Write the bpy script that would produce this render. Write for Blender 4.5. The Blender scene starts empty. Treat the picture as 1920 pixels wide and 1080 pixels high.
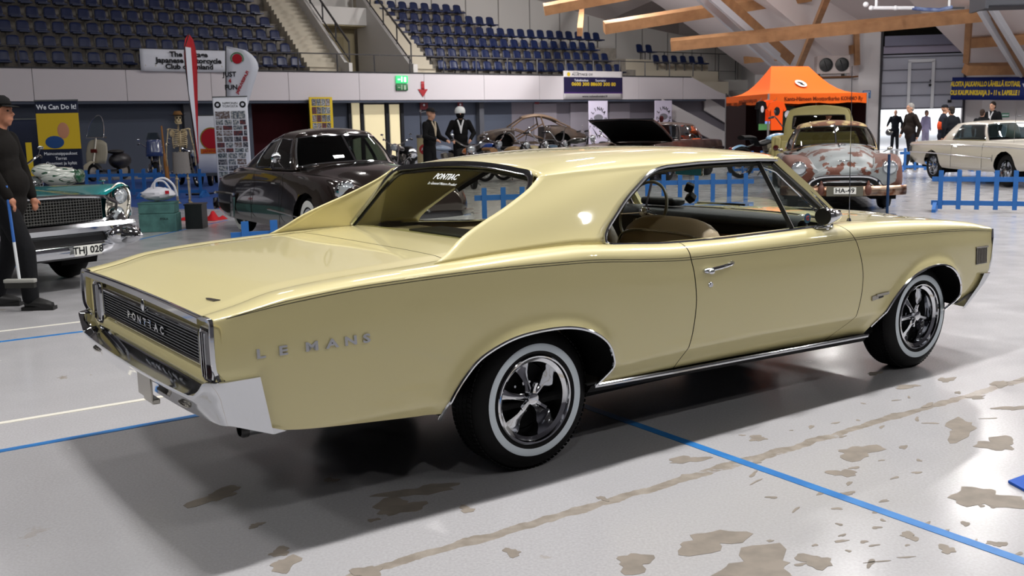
import bpy, bmesh, math, random
import numpy as np
from mathutils import Vector, Matrix, Quaternion
PI = math.pi
SC = bpy.context.scene
COL = SC.collection
random.seed(7)

# ------------------------------------------------------------------ camera
H_CAM = 1.514
F_PX = 1898.0
PITCH = math.radians(-9.12)
ROLL = math.radians(-1.2)
cam_data = bpy.data.cameras.new('camera')
cam = bpy.data.objects.new('camera', cam_data)
COL.objects.link(cam)
cam_data.sensor_width = 36.0
cam_data.lens = F_PX / 1920.0 * 36.0
cam_data.clip_end = 400
_fw = Vector((0, math.cos(PITCH), math.sin(PITCH)))
_r0 = Vector((1, 0, 0)); _u0 = _r0.cross(_fw)
_r = math.cos(ROLL) * _r0 + math.sin(ROLL) * _u0
_u = -math.sin(ROLL) * _r0 + math.cos(ROLL) * _u0
cam.matrix_world = Matrix(((_r.x, _u.x, -_fw.x, 0), (_r.y, _u.y, -_fw.y, 0), (_r.z, _u.z, -_fw.z, H_CAM), (0, 0, 0, 1)))
cam_data.dof.use_dof = True
cam_data.dof.focus_distance = 5.6
cam_data.dof.aperture_fstop = 6.3
SC.camera = cam

# ------------------------------------------------------------------ view
SC.view_settings.view_transform = 'Standard'
SC.view_settings.look = 'None'
SC.view_settings.gamma = 1.0
SC.view_settings.use_curve_mapping = False
SC.view_settings.exposure = -0.62

# ------------------------------------------------------------------ world: bright overcast daylight outside the hall
w = bpy.data.worlds.new('daylight'); SC.world = w
w.use_nodes = True
bgn = w.node_tree.nodes['Background']
bgn.inputs[0].default_value = (0.93, 0.96, 1.0, 1)
bgn.inputs[1].default_value = 3.2

# ------------------------------------------------------------------ hall lamps and added fill lamps, rows along the hall axis
HALL = math.radians(35.4)
E1 = Vector((math.cos(HALL), math.sin(HALL), 0)); E2 = Vector((-math.sin(HALL), math.cos(HALL), 0))
def lamp(px, py, z, sx, sy, power, color=(1.0, 0.975, 0.95), tilt=0.0):
    ld = bpy.data.lights.new('hall_and_fill_lamp', 'AREA'); ld.shape = 'RECTANGLE'
    ld.size = sx; ld.size_y = sy; ld.energy = power; ld.color = color
    o = bpy.data.objects.new('hall_and_fill_lamp', ld); COL.objects.link(o)
    o.location = (px, py, z); o.rotation_euler = (tilt, 0, HALL)
    return o
CARC = Vector((-0.4046, 5.0, 0)) + E1 * 1.1          # middle of the floor where the yellow car stands
LAMPS = []
for row, off in enumerate((-9.0, -0.1, 8.5, 17.0, 28.0)):
    for k in range(-3, 9):
        p = CARC + E1 * (k * 5.2 - 1.2) + E2 * off
        if p.x > 21: continue
        z = 9.4 if p.x < 10 else 7.8
        if row == 4: z = 9.4 if p.x < 0 else 8.3  # last row is an added unseen fill, tilted to brighten the stands
        lamp(p.x, p.y, z, 1.2 if row else .55, 0.3 if row else .14, (170, 880, 210, 210, 640)[row] * (1.6 if row == 4 and p.x > 3 else 1) * (1.0 if p.x > -2 else (.42 if row < 4 else .10)) * (1.5 if p.x > 9 else 1), tilt=math.radians(38) if row == 4 else 0)

for q in range(5):                      # added fill lamps, out of view, that brighten the end wall and roof
    p = Vector((3.0, 40.0, 0)) - E2 * (q * 6.5 - 4.0)
    o = lamp(p.x, p.y, 8.2, 1.2, .4, 520); o.rotation_euler = (0, math.radians(-48), HALL - math.radians(12))
# ------------------------------------------------------------------ materials
MATS = {}
def srgb(c):
    if isinstance(c, str):
        c = tuple(int(c[i:i + 2], 16) / 255 for i in (0, 2, 4))
    return tuple(((x / 12.92) if x <= 0.04045 else ((x + 0.055) / 1.055) ** 2.4) for x in c) + (1,)
def mat(name, color='808080', rough=0.5, metal=0.0, coat=0.0, bump=None, flake=None, emit=None, sheen=0, var=None, spec=0.5):
    if name in MATS: return MATS[name]
    m = bpy.data.materials.new(name); m.use_nodes = True
    nt = m.node_tree; b = nt.nodes['Principled BSDF']
    b.inputs['Base Color'].default_value = srgb(color)
    b.inputs['Roughness'].default_value = rough
    b.inputs['Metallic'].default_value = metal
    b.inputs['Coat Weight'].default_value = coat
    b.inputs['Coat Roughness'].default_value = 0.03
    b.inputs['Specular IOR Level'].default_value = spec if rough < .6 else spec * .35
    if sheen: b.inputs['Sheen Weight'].default_value = sheen
    if emit:
        b.inputs['Emission Color'].default_value = srgb(emit[0]); b.inputs['Emission Strength'].default_value = emit[1]
    tc = nt.nodes.new('ShaderNodeTexCoord')
    if var:      # (colour2, scale, threshold low, threshold high)
        nz = nt.nodes.new('ShaderNodeTexNoise'); nz.inputs['Scale'].default_value = var[1]; nz.inputs['Detail'].default_value = 6
        nt.links.new(tc.outputs['Object'], nz.inputs['Vector'])
        cr = nt.nodes.new('ShaderNodeValToRGB'); e = cr.color_ramp.elements
        e[0].position = var[2]; e[0].color = srgb(color); e[1].position = var[3]; e[1].color = srgb(var[0])
        nt.links.new(nz.outputs['Fac'], cr.inputs['Fac']); nt.links.new(cr.outputs['Color'], b.inputs['Base Color'])
    if bump:     # (scale, strength)
        nz = nt.nodes.new('ShaderNodeTexNoise'); nz.inputs['Scale'].default_value = bump[0]; nz.inputs['Detail'].default_value = 4
        nt.links.new(tc.outputs['Object'], nz.inputs['Vector'])
        bp = nt.nodes.new('ShaderNodeBump'); bp.inputs['Strength'].default_value = bump[1]; bp.inputs['Distance'].default_value = 0.01
        nt.links.new(nz.outputs['Fac'], bp.inputs['Height']); nt.links.new(bp.outputs['Normal'], b.inputs['Normal'])
    MATS[name] = m
    return m
def glass(name, tint=(0.8, 0.86, 0.84), refl=1.0):
    if name in MATS: return MATS[name]
    m = bpy.data.materials.new(name); m.use_nodes = True; nt = m.node_tree
    for n in list(nt.nodes): nt.nodes.remove(n)
    out = nt.nodes.new('ShaderNodeOutputMaterial'); mix = nt.nodes.new('ShaderNodeMixShader')
    tr = nt.nodes.new('ShaderNodeBsdfTransparent'); gl = nt.nodes.new('ShaderNodeBsdfGlossy'); lw = nt.nodes.new('ShaderNodeLayerWeight'); pw_ = nt.nodes.new('ShaderNodeMath'); fr = nt.nodes.new('ShaderNodeMath')
    tr.inputs[0].default_value = (*tint, 1); gl.inputs['Roughness'].default_value = 0.01; lw.inputs['Blend'].default_value = .5; pw_.operation = 'POWER'; pw_.inputs[1].default_value = 5; fr.operation = 'MULTIPLY_ADD'; fr.inputs[1].default_value = .90; fr.inputs[2].default_value = .05; nt.links.new(lw.outputs['Facing'], pw_.inputs[0]); nt.links.new(pw_.outputs[0], fr.inputs[0])
    gl.inputs['Color'].default_value = (refl, refl, refl, 1)
    nt.links.new(fr.outputs[0], mix.inputs[0]); nt.links.new(tr.outputs[0], mix.inputs[1]); nt.links.new(gl.outputs[0], mix.inputs[2])
    nt.links.new(mix.outputs[0], out.inputs[0])
    MATS[name] = m
    return m
M_CHROME = mat('chrome', 'd4d6da', 0.06, 1.0)
M_CHROME_D = mat('worn_chrome', 'a8a49c', 0.22, 1.0)
M_BLACK = mat('black_trim', '0a0a0b', 0.35)
M_MATTE = mat('matte_black', '0b0b0c', 0.85)
M_RUBBER = mat('rubber', '101011', 0.62, bump=(60, 0.15))
M_WHITEWALL = mat('whitewall', 'd3dde4', 0.55)
M_GLASS = glass('clear_glass')
M_GLASS_D = glass('dark_glass', (0.30, 0.36, 0.36))
M_STEEL = mat('steel', '6e7072', 0.35, 0.9)
M_BLUEWOOD = mat('blue_painted_wood', '195a9e', 0.5, bump=(8, 0.1))

# ------------------------------------------------------------------ mesh building
class MB:
    def __init__(s): s.v = []; s.f = []; s.mi = []; s.mats = []; s.M = None
    def mx(s, m):
        if m is None: return 0 if s.mats else 0
        if m not in s.mats: s.mats.append(m)
        return s.mats.index(m)
    def add(s, vs, fs, m=None):
        o = len(s.v); k = s.mx(m)
        for p in vs:
            p = Vector(p)
            s.v.append(s.M @ p if s.M else p)
        for f in fs: s.f.append([i + o for i in f]); s.mi.append(k)
        return s
    def box(s, c, d, m=None, rot=None, taper=1.0):
        hx, hy, hz = d[0] / 2, d[1] / 2, d[2] / 2; vs = []
        R = rot.to_matrix() if isinstance(rot, Quaternion) else (Matrix.Rotation(rot, 3, 'Z') if isinstance(rot, (int, float)) else rot)
        for z in (-1, 1):
            t = taper if z > 0 else 1
            for x, y in ((-1, -1), (1, -1), (1, 1), (-1, 1)):
                p = Vector((x * hx * t, y * hy * t, z * hz))
                if R: p = R @ p
                vs.append(p + Vector(c))
        return s.add(vs, [(3, 2, 1, 0), (4, 5, 6, 7), (0, 1, 5, 4), (1, 2, 6, 5), (2, 3, 7, 6), (3, 0, 4, 7)], m)
    def bar(s, a, b, w, h, m=None, up=(0, 0, 1)):
        a = Vector(a); b = Vector(b); d = (b - a); L = d.length; x = d.normalized(); upv = Vector(up)
        if abs(x.dot(upv)) > 0.99: upv = Vector((0, 1, 0))
        y = upv.cross(x).normalized(); z = x.cross(y)
        R = Matrix((x, y, z)).transposed()
        return s.box((a + b) / 2, (L, w, h), m, R)
    def tube(s, pts, r, n=8, m=None, closed=False, cap=True):
        pts = [Vector(p) for p in pts]; N = len(pts)
        rs = r if isinstance(r, (list, tuple)) else [r] * N
        vs = []; fs = []; prev = None
        for i, p in enumerate(pts):
            if closed: t = (pts[(i + 1) % N] - pts[i - 1])
            else: t = pts[min(i + 1, N - 1)] - pts[max(i - 1, 0)]
            if t.length < 1e-9: t = Vector((0, 0, 1))
            t.normalize()
            if prev is None:
                a = Vector((0, 0, 1)) if abs(t.z) < 0.9 else Vector((1, 0, 0))
                u = t.cross(a).normalized()
            else:
                u = (prev - t * prev.dot(t))
                u = u.normalized() if u.length > 1e-6 else t.orthogonal().normalized()
            prev = u; v = t.cross(u)
            for k in range(n):
                a = 2 * PI * k / n
                vs.append(p + (u * math.cos(a) + v * math.sin(a)) * rs[i])
        R = N if closed else N - 1
        for i in range(R):
            for k in range(n):
                a = i * n + k; b = i * n + (k + 1) % n; j = ((i + 1) % N) * n
                fs.append((a, b, j + (k + 1) % n, j + k))
        if cap and not closed:
            fs.append(tuple(range(n))[::-1]); fs.append(tuple((N - 1) * n + k for k in range(n)))
        return s.add(vs, fs, m)
    def cyl(s, a, b, r, r2=None, n=16, m=None):
        return s.tube([a, b], [r, r if r2 is None else r2], n, m)
    def lathe(s, prof, c=(0, 0, 0), axis='Z', n=32, m=None, closed=False):
        """prof: (radius, offset along the axis)"""
        vs = []; fs = []; c = Vector(c)
        for (r, h) in prof:
            for k in range(n):
                a = 2 * PI * k / n; x, y = r * math.cos(a), r * math.sin(a)
                if axis == 'Z': p = (x, y, h)
                elif axis == 'Y': p = (x, h, y)
                else: p = (h, x, y)
                vs.append(Vector(p) + c)
        P = len(prof)
        for i in range(P if closed else P - 1):
            for k in range(n):
                a = i * n + k; b = i * n + (k + 1) % n; j = ((i + 1) % P) * n
                fs.append((a, b, j + (k + 1) % n, j + k))
        return s.add(vs, fs, m)
    def ball(s, c, r, m=None, nu=16, nv=10, rot=None):
        if not isinstance(r, (tuple, list)): r = (r, r, r)
        c = Vector(c); vs = []; fs = []
        for j in range(nv + 1):
            t = PI * j / nv
            for i in range(nu):
                a = 2 * PI * i / nu
                p = Vector((r[0] * math.sin(t) * math.cos(a), r[1] * math.sin(t) * math.sin(a), r[2] * math.cos(t)))
                if rot is not None: p = rot @ p
                vs.append(p + c)
        for j in range(nv):
            for i in range(nu):
                a = j * nu + i; b = j * nu + (i + 1) % nu
                fs.append((a, a + nu, b + nu, b))
        return s.add(vs, fs, m)
    def grid(s, P, m=None, flip=False, close_u=False, close_v=False):
        n = len(P); k = len(P[0]); vs = [p for r in P for p in r]; fs = []
        for i in range(n if close_u else n - 1):
            for j in range(k if close_v else k - 1):
                a, b, c, d = i * k + j, i * k + (j + 1) % k, ((i + 1) % n) * k + (j + 1) % k, ((i + 1) % n) * k + j
                fs.append((a, d, c, b) if not flip else (a, b, c, d))
        return s.add(vs, fs, m)
    def prism(s, out, a, b, m=None):
        """outline of 3d points translated by vectors a and b, closed with caps"""
        a = Vector(a); b = Vector(b); n = len(out)
        vs = [Vector(p) + a for p in out] + [Vector(p) + b for p in out]
        fs = [tuple(range(n))[::-1], tuple(range(n, 2 * n))] + [(i, (i + 1) % n, n + (i + 1) % n, n + i) for i in range(n)]
        return s.add(vs, fs, m)
    def sweep(s, path, prof, m=None, up=(0, 0, 1), closed=False, cap=True):
        """prof: 2d points (side, up) carried along the path"""
        path = [Vector(p) for p in path]; N = len(path); vs = []; fs = []; k = len(prof)
        for i, p in enumerate(path):
            upv = Vector(up[i]) if isinstance(up, list) else Vector(up)
            t = (path[(i + 1) % N] - path[i - 1]) if closed else (path[min(i + 1, N - 1)] - path[max(i - 1, 0)])
            t.normalize(); sd = t.cross(upv)
            if sd.length < 1e-4: sd = t.orthogonal()
            sd.normalize(); u = sd.cross(t)
            for (a, b) in prof: vs.append(p + sd * a + u * b)
        for i in range(N if closed else N - 1):
            for j in range(k):
                a, b = i * k + j, i * k + (j + 1) % k; c = ((i + 1) % N) * k
                fs.append((a, b, c + (j + 1) % k, c + j))
        if cap and not closed: fs.append(tuple(range(k))[::-1]); fs.append(tuple((N - 1) * k + j for j in range(k)))
        return s.add(vs, fs, m)
    def build(s, name, m=None, parent=None, smooth=True, angle=38, bevel=0, loc=None, rot=None, fix=True):
        me = bpy.data.meshes.new(name)
        me.from_pydata([tuple(p) for p in s.v], [], s.f)
        if s.mats:
            for q in s.mats: me.materials.append(q)
            me.polygons.foreach_set('material_index', s.mi)
        elif m: me.materials.append(m)
        if fix:
            bm = bmesh.new(); bm.from_mesh(me); bmesh.ops.remove_doubles(bm, verts=bm.verts, dist=1e-5)
            bmesh.ops.recalc_face_normals(bm, faces=bm.faces); bm.to_mesh(me); bm.free()
        me.update()
        if smooth:
            me.polygons.foreach_set('use_smooth', [True] * len(me.polygons))
            me.set_sharp_from_angle(angle=math.radians(angle))
        o = bpy.data.objects.new(name, me); COL.objects.link(o)
        if parent: o.parent = parent
        if loc: o.location = loc
        if rot: o.rotation_euler = rot
        if bevel:
            bv = o.modifiers.new('bevel', 'BEVEL'); bv.width = bevel; bv.segments = 2; bv.limit_method = 'ANGLE'
        return o
def thing(name, label, cat, loc=(0, 0, 0), rz=0, group=None, scale=None):
    o = bpy.data.objects.new(name, None); COL.objects.link(o)
    o.empty_display_size = 0.2
    o.location = loc; o.rotation_euler = (0, 0, rz)
    if scale: o.scale = (scale, scale, scale) if not isinstance(scale, tuple) else scale
    return tag(o, label, cat, group)
def tag(o, label=None, cat=None, group=None, kind=None):
    if label: o['label'] = label
    if cat: o['category'] = cat
    if group: o['group'] = group
    if kind: o['kind'] = kind
    return o
def struct(o): o['kind'] = 'structure'; return o
KIDS = {}
def copy_tree(o, parent=None):
    if not KIDS.get('ok'):
        KIDS.clear(); KIDS['ok'] = True
    c = o.copy(); COL.objects.link(c); c.parent = parent
    for ch in list(o.children): copy_tree(ch, c)
    return c
def interp(x, tab):
    return float(np.interp(x, [t[0] for t in tab], [t[1] for t in tab]))
def sm(x, tab):
    """smooth (cubic hermite) interpolation through a table"""
    xs = [t[0] for t in tab]; ys = [t[1] for t in tab]; n = len(xs)
    if x <= xs[0]: return ys[0]
    if x >= xs[-1]: return ys[-1]
    i = 0
    while xs[i + 1] < x: i += 1
    h = xs[i + 1] - xs[i]; d = (ys[i + 1] - ys[i]) / h
    def slope(k):
        if k <= 0 or k >= n - 1: return (ys[min(k + 1, n - 1)] - ys[max(k - 1, 0)]) / (xs[min(k + 1, n - 1)] - xs[max(k - 1, 0)])
        a = (ys[k] - ys[k - 1]) / (xs[k] - xs[k - 1]); b = (ys[k + 1] - ys[k]) / (xs[k + 1] - xs[k])
        if a * b <= 0: return 0.0
        return 2 * a * b / (a + b)
    m0, m1 = slope(i), slope(i + 1); t = (x - xs[i]) / h
    return (2*t**3 - 3*t*t + 1) * ys[i] + (t**3 - 2*t*t + t) * h * m0 + (-2*t**3 + 3*t*t) * ys[i+1] + (t**3 - t*t) * h * m1
def catmull(pts, n=6, closed=False):
    pts = [Vector(p) for p in pts]; N = len(pts); out = []
    R = N if closed else N - 1
    for i in range(R):
        if closed: p0, p1, p2, p3 = pts[i - 1], pts[i], pts[(i + 1) % N], pts[(i + 2) % N]
        else: p0, p1, p2, p3 = pts[max(i - 1, 0)], pts[i], pts[i + 1], pts[min(i + 2, N - 1)]
        for k in range(n):
            t = k / n
            out.append(0.5 * ((2 * p1) + (p2 - p0) * t + (2 * p0 - 5 * p1 + 4 * p2 - p3) * t * t + (3 * p1 - p0 - 3 * p2 + p3) * t ** 3))
    if not closed: out.append(pts[-1])
    return out
def text_obj(name, s, size, m, parent=None, loc=(0, 0, 0), R=None, extrude=0.002, spacing=1.0, align='CENTER', shear=0.0, sx=1.0, bold=0.0):
    """lettering as a mesh; R: 3x3 columns = (reading direction, up direction, outward normal)"""
    cu = bpy.data.curves.new(name, 'FONT'); cu.body = s; cu.size = size; cu.extrude = extrude
    cu.align_x = align; cu.align_y = 'CENTER'; cu.space_character = spacing; cu.shear = shear; cu.offset = bold; cu.resolution_u = 2
    t = bpy.data.objects.new(name + '_tmp', cu); COL.objects.link(t)
    dg = bpy.context.evaluated_depsgraph_get(); dg.update()
    me = bpy.data.meshes.new_from_object(t.evaluated_get(dg)); bpy.data.objects.remove(t); bpy.data.curves.remove(cu)
    if sx != 1.0:
        for v in me.vertices: v.co.x *= sx
    me.name = name; me.materials.clear(); me.materials.append(m)
    o = bpy.data.objects.new(name, me); COL.objects.link(o)
    if parent: o.parent = parent
    M4 = (R.to_4x4() if R is not None else Matrix.Identity(4)); M4.translation = Vector(loc)
    o.matrix_local = M4
    return o
def frame(xd, up):
    """3x3 whose columns are reading direction, up, normal"""
    x = Vector(xd).normalized(); u = Vector(up); u = (u - x * u.dot(x)).normalized(); n = x.cross(u)
    return Matrix((x, u, n)).transposed()
# a photograph pixel back to the place it shows: on the ground, or at a given depth
def ray(px, py): return _fw * F_PX + _r * (px - 960) - _u * (py - 540)
def gpt(px, py, z=0.0):
    d = ray(px, py); t = (z - H_CAM) / d.z; return Vector((0, 0, H_CAM)) + d * t
def dpt(px, py, Y):
    d = ray(px, py); return Vector((0, 0, H_CAM)) + d * (Y / d.y)
def lpt(px, py, A, B):
    """on the vertical plane through the plan points A and B"""
    d = ray(px, py); nx, ny = -(B[1] - A[1]), (B[0] - A[0]); t = (nx * A[0] + ny * A[1]) / (nx * d.x + ny * d.y)
    return Vector((0, 0, H_CAM)) + d * t
# ================================================================== the hall
SA = Vector((-17.8, 36.0, 0))
def hp(s, n, z=0.0): return SA + E1 * s + E2 * n + Vector((0, 0, z))
def floor_mat():
    m = bpy.data.materials.new('painted_concrete_floor'); m.use_nodes = True; nt = m.node_tree; b = nt.nodes['Principled BSDF']; L = nt.links
    tc = nt.nodes.new('ShaderNodeTexCoord')
    def noise(sc, det, rough=.5):
        n = nt.nodes.new('ShaderNodeTexNoise'); n.inputs['Scale'].default_value = sc; n.inputs['Detail'].default_value = det; n.inputs['Roughness'].default_value = rough
        L.new(tc.outputs['Object'], n.inputs['Vector']); return n.outputs['Fac']
    def ramp(src, p0, p1, c0=(0, 0, 0, 1), c1=(1, 1, 1, 1)):
        r = nt.nodes.new('ShaderNodeValToRGB'); r.color_ramp.elements[0].position = p0; r.color_ramp.elements[1].position = p1
        r.color_ramp.elements[0].color = c0; r.color_ramp.elements[1].color = c1; L.new(src, r.inputs[0]); return r.outputs[0]
    def mth(op, a, c):
        n = nt.nodes.new('ShaderNodeMath'); n.operation = op
        for k, v in enumerate((a, c)):
            if isinstance(v, (int, float)): n.inputs[k].default_value = v
            else: L.new(v, n.inputs[k])
        return n.outputs[0]
    def mixc(f, a, c):
        n = nt.nodes.new('ShaderNodeMix'); n.data_type = 'RGBA'; L.new(f, n.inputs[0])
        for k, v in ((6, a), (7, c)):
            if isinstance(v, tuple): n.inputs[k].default_value = v
            else: L.new(v, n.inputs[k])
        return n.outputs[2]
    base = mixc(ramp(noise(.5, 4), .35, .7), srgb('a6a6a9'), srgb('b0afb2'))
    base = mixc(ramp(noise(90, 2), .3, .75), base, srgb('9e9d9f'))
    worn = srgb('857d74')
    # peeled patches
    peel = ramp(noise(2.3, 7, .62), .675, .69)
    # more of them on the strip of floor to the right of the car
    big = ramp(noise(.35, 2), .47, .56)
    peel = mth('MULTIPLY', peel, big)
    # joint filler line: distance from the line through (-.57,3.27) along the hall
    sep = nt.nodes.new('ShaderNodeSeparateXYZ'); L.new(tc.outputs['Object'], sep.inputs[0])
    def linedist(px, py, ang):
        nx, ny = -math.sin(ang), math.cos(ang)
        d = mth('ADD', mth('MULTIPLY', sep.outputs[0], nx), mth('MULTIPLY', sep.outputs[1], ny))
        return mth('SUBTRACT', d, px * nx + py * ny)
    d = linedist(-.57, 3.27, math.radians(34.6))
    d = mth('ADD', d, mth('MULTIPLY', mth('SUBTRACT', noise(6, 5), .5), .10))
    w_ = mth('ABSOLUTE', d, 0)
    joint = mth('LESS_THAN', w_, .030)
    edge = mth('LESS_THAN', w_, .033)
    keep = ramp(noise(1.1, 6, .7), .40, .43)
    joint = mth('MULTIPLY', joint, keep); 
    col = mixc(mth('MAXIMUM', peel, joint), base, mixc(ramp(noise(14, 4), .35, .65), worn, srgb('9a938a')))
    scr = nt.nodes.new('ShaderNodeTexWave'); 
    L.new(col, b.inputs['Base Color'])
    L.new(ramp(noise(3, 5), .3, .8, (.13, .13, .13, 1), (.30, .30, .30, 1)), b.inputs['Roughness'])
    bp = nt.nodes.new('ShaderNodeBump'); bp.inputs['Strength'].default_value = .08; bp.inputs['Distance'].default_value = .004
    L.new(noise(140, 2), bp.inputs['Height']); L.new(bp.outputs[0], b.inputs['Normal'])
    b.inputs['Specular IOR Level'].default_value = .45
    nt.nodes.remove(scr)
    return m
M_WALLD = mat('slate_wall', '4a505e', .75, bump=(3, .05))
M_WALLW = mat('white_panel_wall', 'cfcdca', .7)
M_FASC = mat('balcony_panel', 'c4bfc4', .6, bump=(200, .02))
M_CONC = mat('concrete_step', '8f8a82', .8, bump=(20, .15), var=('7a756e', 4, .4, .7))
M_CEIL = mat('perforated_ceiling', 'd6cccb', .85, bump=(40, .2))
M_WOOD = mat('glulam_wood', 'a07650', .55, var=('8a6342', 3, .35, .7))
M_RAIL = mat('grey_rail', '4b4a4c', .5, .4)
# floor
mb = MB(); mb.box((10, 10, -.1), (150, 150, .2)); struct(mb.build('floor', floor_mat(), smooth=False))
def strip(name, a, b, w, m, z=.002):
    a = Vector(a); b = Vector(b); d = (b - a).normalized(); n = Vector((-d.y, d.x, 0)) * (w / 2)
    mb = MB(); mb.prism([a - n, b - n, b + n, a + n], (0, 0, -.002), (0, 0, z)); return struct(mb.build(name, m, smooth=False))
M_LBLUE = mat('blue_floor_line', '2069ac', .4, var=('2b76b8', 9, .4, .7)); M_LWHITE = mat('pale_floor_line', 'd6d3c8', .4)
strip('trim_1', (-.55, 6.73, 0), (4.2, -.44, 0), .052, M_LBLUE)
strip('trim_2', (-6.5, 1.95, 0), (2.6, 8.33, 0), .05, M_LBLUE)
strip('trim_3', (-6.0, 2.99, 0), (-1.2, 6.30, 0), .045, M_LWHITE, .0025)
strip('trim_4', (-6.5, 5.55, 0), (-.8, 9.50, 0), .05, M_LBLUE)
strip('trim_5', (-6.5, 6.10, 0), (-.8, 10.05, 0), .04, M_LWHITE)
strip('trim_6', (-5.9, 11.2, 0), (-4.9, 17.5, 0), .05, M_LBLUE)
strip('trim_7', (8.0, 14.6, 0), (14.0, 18.2, 0), .05, M_LWHITE)
# peeled spots of the floor paint
M_STAIN = mat('bare_concrete_spot', '857d74', .6, var=('79726a', 12, .4, .65))
rs = random.Random(4)
STN = [(1335, 1015, .13, .05), (1420, 1062, .15, .07), (1528, 1052, .06, .03), (1610, 848, .12, .045), (1580, 887, .05, .03), (1850, 935, .14, .06), (1800, 805, .17, .04), (1870, 832, .10, .05), (1290, 862, .09, .025), (405, 930, .11, .035), (745, 950, .11, .045), (535, 1058, .05, .035), (525, 1035, .04, .02), (790, 920, .14, .035),
       (1420, 822, .05, .02), (1775, 712, .07, .02), (1640, 700, .05, .02), (1700, 725, .08, .02), (1130, 935, .02, .015), (960, 1036, .03, .02), (690, 1075, .06, .03), (1705, 1005, .03, .02), (1775, 1030, .04, .015), (1190, 1055, .07, .04), (1870, 1020, .03, .015), (1590, 925, .03, .01), (1875, 720, .09, .02), (1830, 745, .06, .015), (1740, 760, .05, .012), (620, 900, .03, .015), (700, 975, .02, .01), (480, 985, .03, .012), (875, 955, .03, .02), (1900, 765, .10, .02)]
for (px, py, lx, ly) in STN:
    c = gpt(px, py); n = 26; pts = []; ang = math.radians(35) + rs.uniform(-.5, .5); k1, k2, k3 = rs.uniform(0, 6), rs.uniform(0, 6), rs.uniform(0, 6)
    for i in range(n):
        a = 2 * PI * i / n; r = 1 + .28 * math.sin(2 * a + k1) + .22 * math.sin(3 * a + k2) + .13 * math.sin(7 * a + k3) + rs.uniform(-.08, .08)
        x, y = lx * r * math.cos(a), ly * 1.7 * r * math.sin(a)
        pts.append(c + Vector((x * math.cos(ang) - y * math.sin(ang), x * math.sin(ang) + y * math.cos(ang), 0)))
    mb = MB(); mb.prism(pts, (0, 0, -.001), (0, 0, .0012)); struct(mb.build('floor_stain', M_STAIN, smooth=False))
for q in range(58):
    px, py = rs.uniform(1380, 1915), rs.uniform(690, 1060)
    if px < 1560 and py < 800: continue
    c = gpt(px, py); lx, ly = rs.uniform(.008, .045), rs.uniform(.005, .014); ang = math.radians(35) + rs.uniform(-.6, .6); k1 = rs.uniform(0, 6); pts = []
    for i in range(14):
        a = 2 * PI * i / 14; r = 1 + .3 * math.sin(2 * a + k1) + .2 * math.sin(3 * a + k1 * 2); x, y = lx * r * math.cos(a), ly * r * math.sin(a)
        pts.append(c + Vector((x * math.cos(ang) - y * math.sin(ang), x * math.sin(ang) + y * math.cos(ang), 0)))
    mb = MB(); mb.prism(pts, (0, 0, -.001), (0, 0, .0010)); struct(mb.build('floor_stain', M_STAIN, smooth=False))
# outside ground
mb = MB(); mb.box((40, 90, .01), (60, 80, .02), rot=.2); struct(mb.build('ground_outside', mat('wet_asphalt', 'c8ccd4', .5), smooth=False))

# ---- long side: lower wall, balcony fascia, back wall
def wallq(name, s0, s1, n, z0, z1, m, th=.15):
    mb = MB(); a, b = hp(s0, n), hp(s1, n); mb.prism([a + Vector((0, 0, z0)), b + Vector((0, 0, z0)), b + E2 * th + Vector((0, 0, z0)), a + E2 * th + Vector((0, 0, z0))], (0, 0, 0), (0, 0, z1 - z0))
    return struct(mb.build(name, m, smooth=False))
wallq('wall_under_balcony', -32, 9.5, .8, 0, 2.9, M_WALLD)
mb = MB(); struct(wallq('wall_recess', 9.5, 12.6, 2.2, 0, 2.9, mat('maroon_wall', '3a0d15', .8)))
wallq('wall_under_balcony', 12.6, 22.6, .8, 0, 2.9, M_WALLD)
wallq('wall_under_balcony', 22.6, 45.2, .8, 0, 2.9, mat('grey_lilac_wall', '77737d', .7))
for s0 in (0, 9.5, 12.45, 14.5):
    mb = MB()
for i, (s0, s1) in enumerate(((23.9, 25.3), (26.2, 27.8), (28.8, 30.2))):
    o = wallq('door_%d' % (i + 4), s0, s1, .72, 0, 2.55, mat('pale_metal_door', '8d8892', .5), .06)
    mb = MB(); mb.box(hp(s1 - .12, .69, 1.1), (.05, .04, .14), rot=HALL); mb.build('door_handle', M_BLACK, o)
# lit doorway windows
M_LITG = mat('lit_doorway', 'd9cda6', .9, emit=('fff0c8', .45))
for i, (s0, s1, z1) in enumerate(((14.02, 14.38, 2.62), (14.62, 15.60, 2.55), (15.88, 16.36, 2.55))):
    wallq('window_%d' % (i + 1), s0, s1, .72, .1, z1, M_LITG, .07)
for s0 in (13.9, 14.5, 15.74, 16.5): wallq('trim_%d' % (20 + int(s0 * 10)), s0 - .09, s0 + .05, .66, 0, 2.75, mat('dark_frame', '1e2026', .6), .1)
for s0, w in ((6.6, .35), (20.5, .25)): wallq('pillar', s0, s0 + w, .45, 0, 2.75, mat('grey_pillar', '4d4f56', .7), .3)
wallq('balcony_floor', -32, 35.2, .05, 2.62, 2.74, M_WALLD, 1.2)
for i in range(-9, 12):
    s0 = i * 3.22 + 4.4 - 3.22; s1 = s0 + 3.2
    if s1 > 34: s1 = 33.4
    if s0 > 33: break
    wallq('balcony_panel', s0, s1, 0, 2.72, 3.86, M_FASC, .12)
mb = MB(); out = [hp(33.42, 0, 2.72), hp(37.6, 0, 2.72), hp(36.0, 0, 3.15), hp(34.1, 0, 3.86), hp(33.42, 0, 3.86)]
mb.prism(out, (0, 0, 0), E2 * .12); struct(mb.build('balcony_panel', M_FASC, smooth=False))
wallq('ledge', -32, 34, -.02, 3.86, 3.92, mat('dark_ledge', '3a393c', .6), .18)
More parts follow.
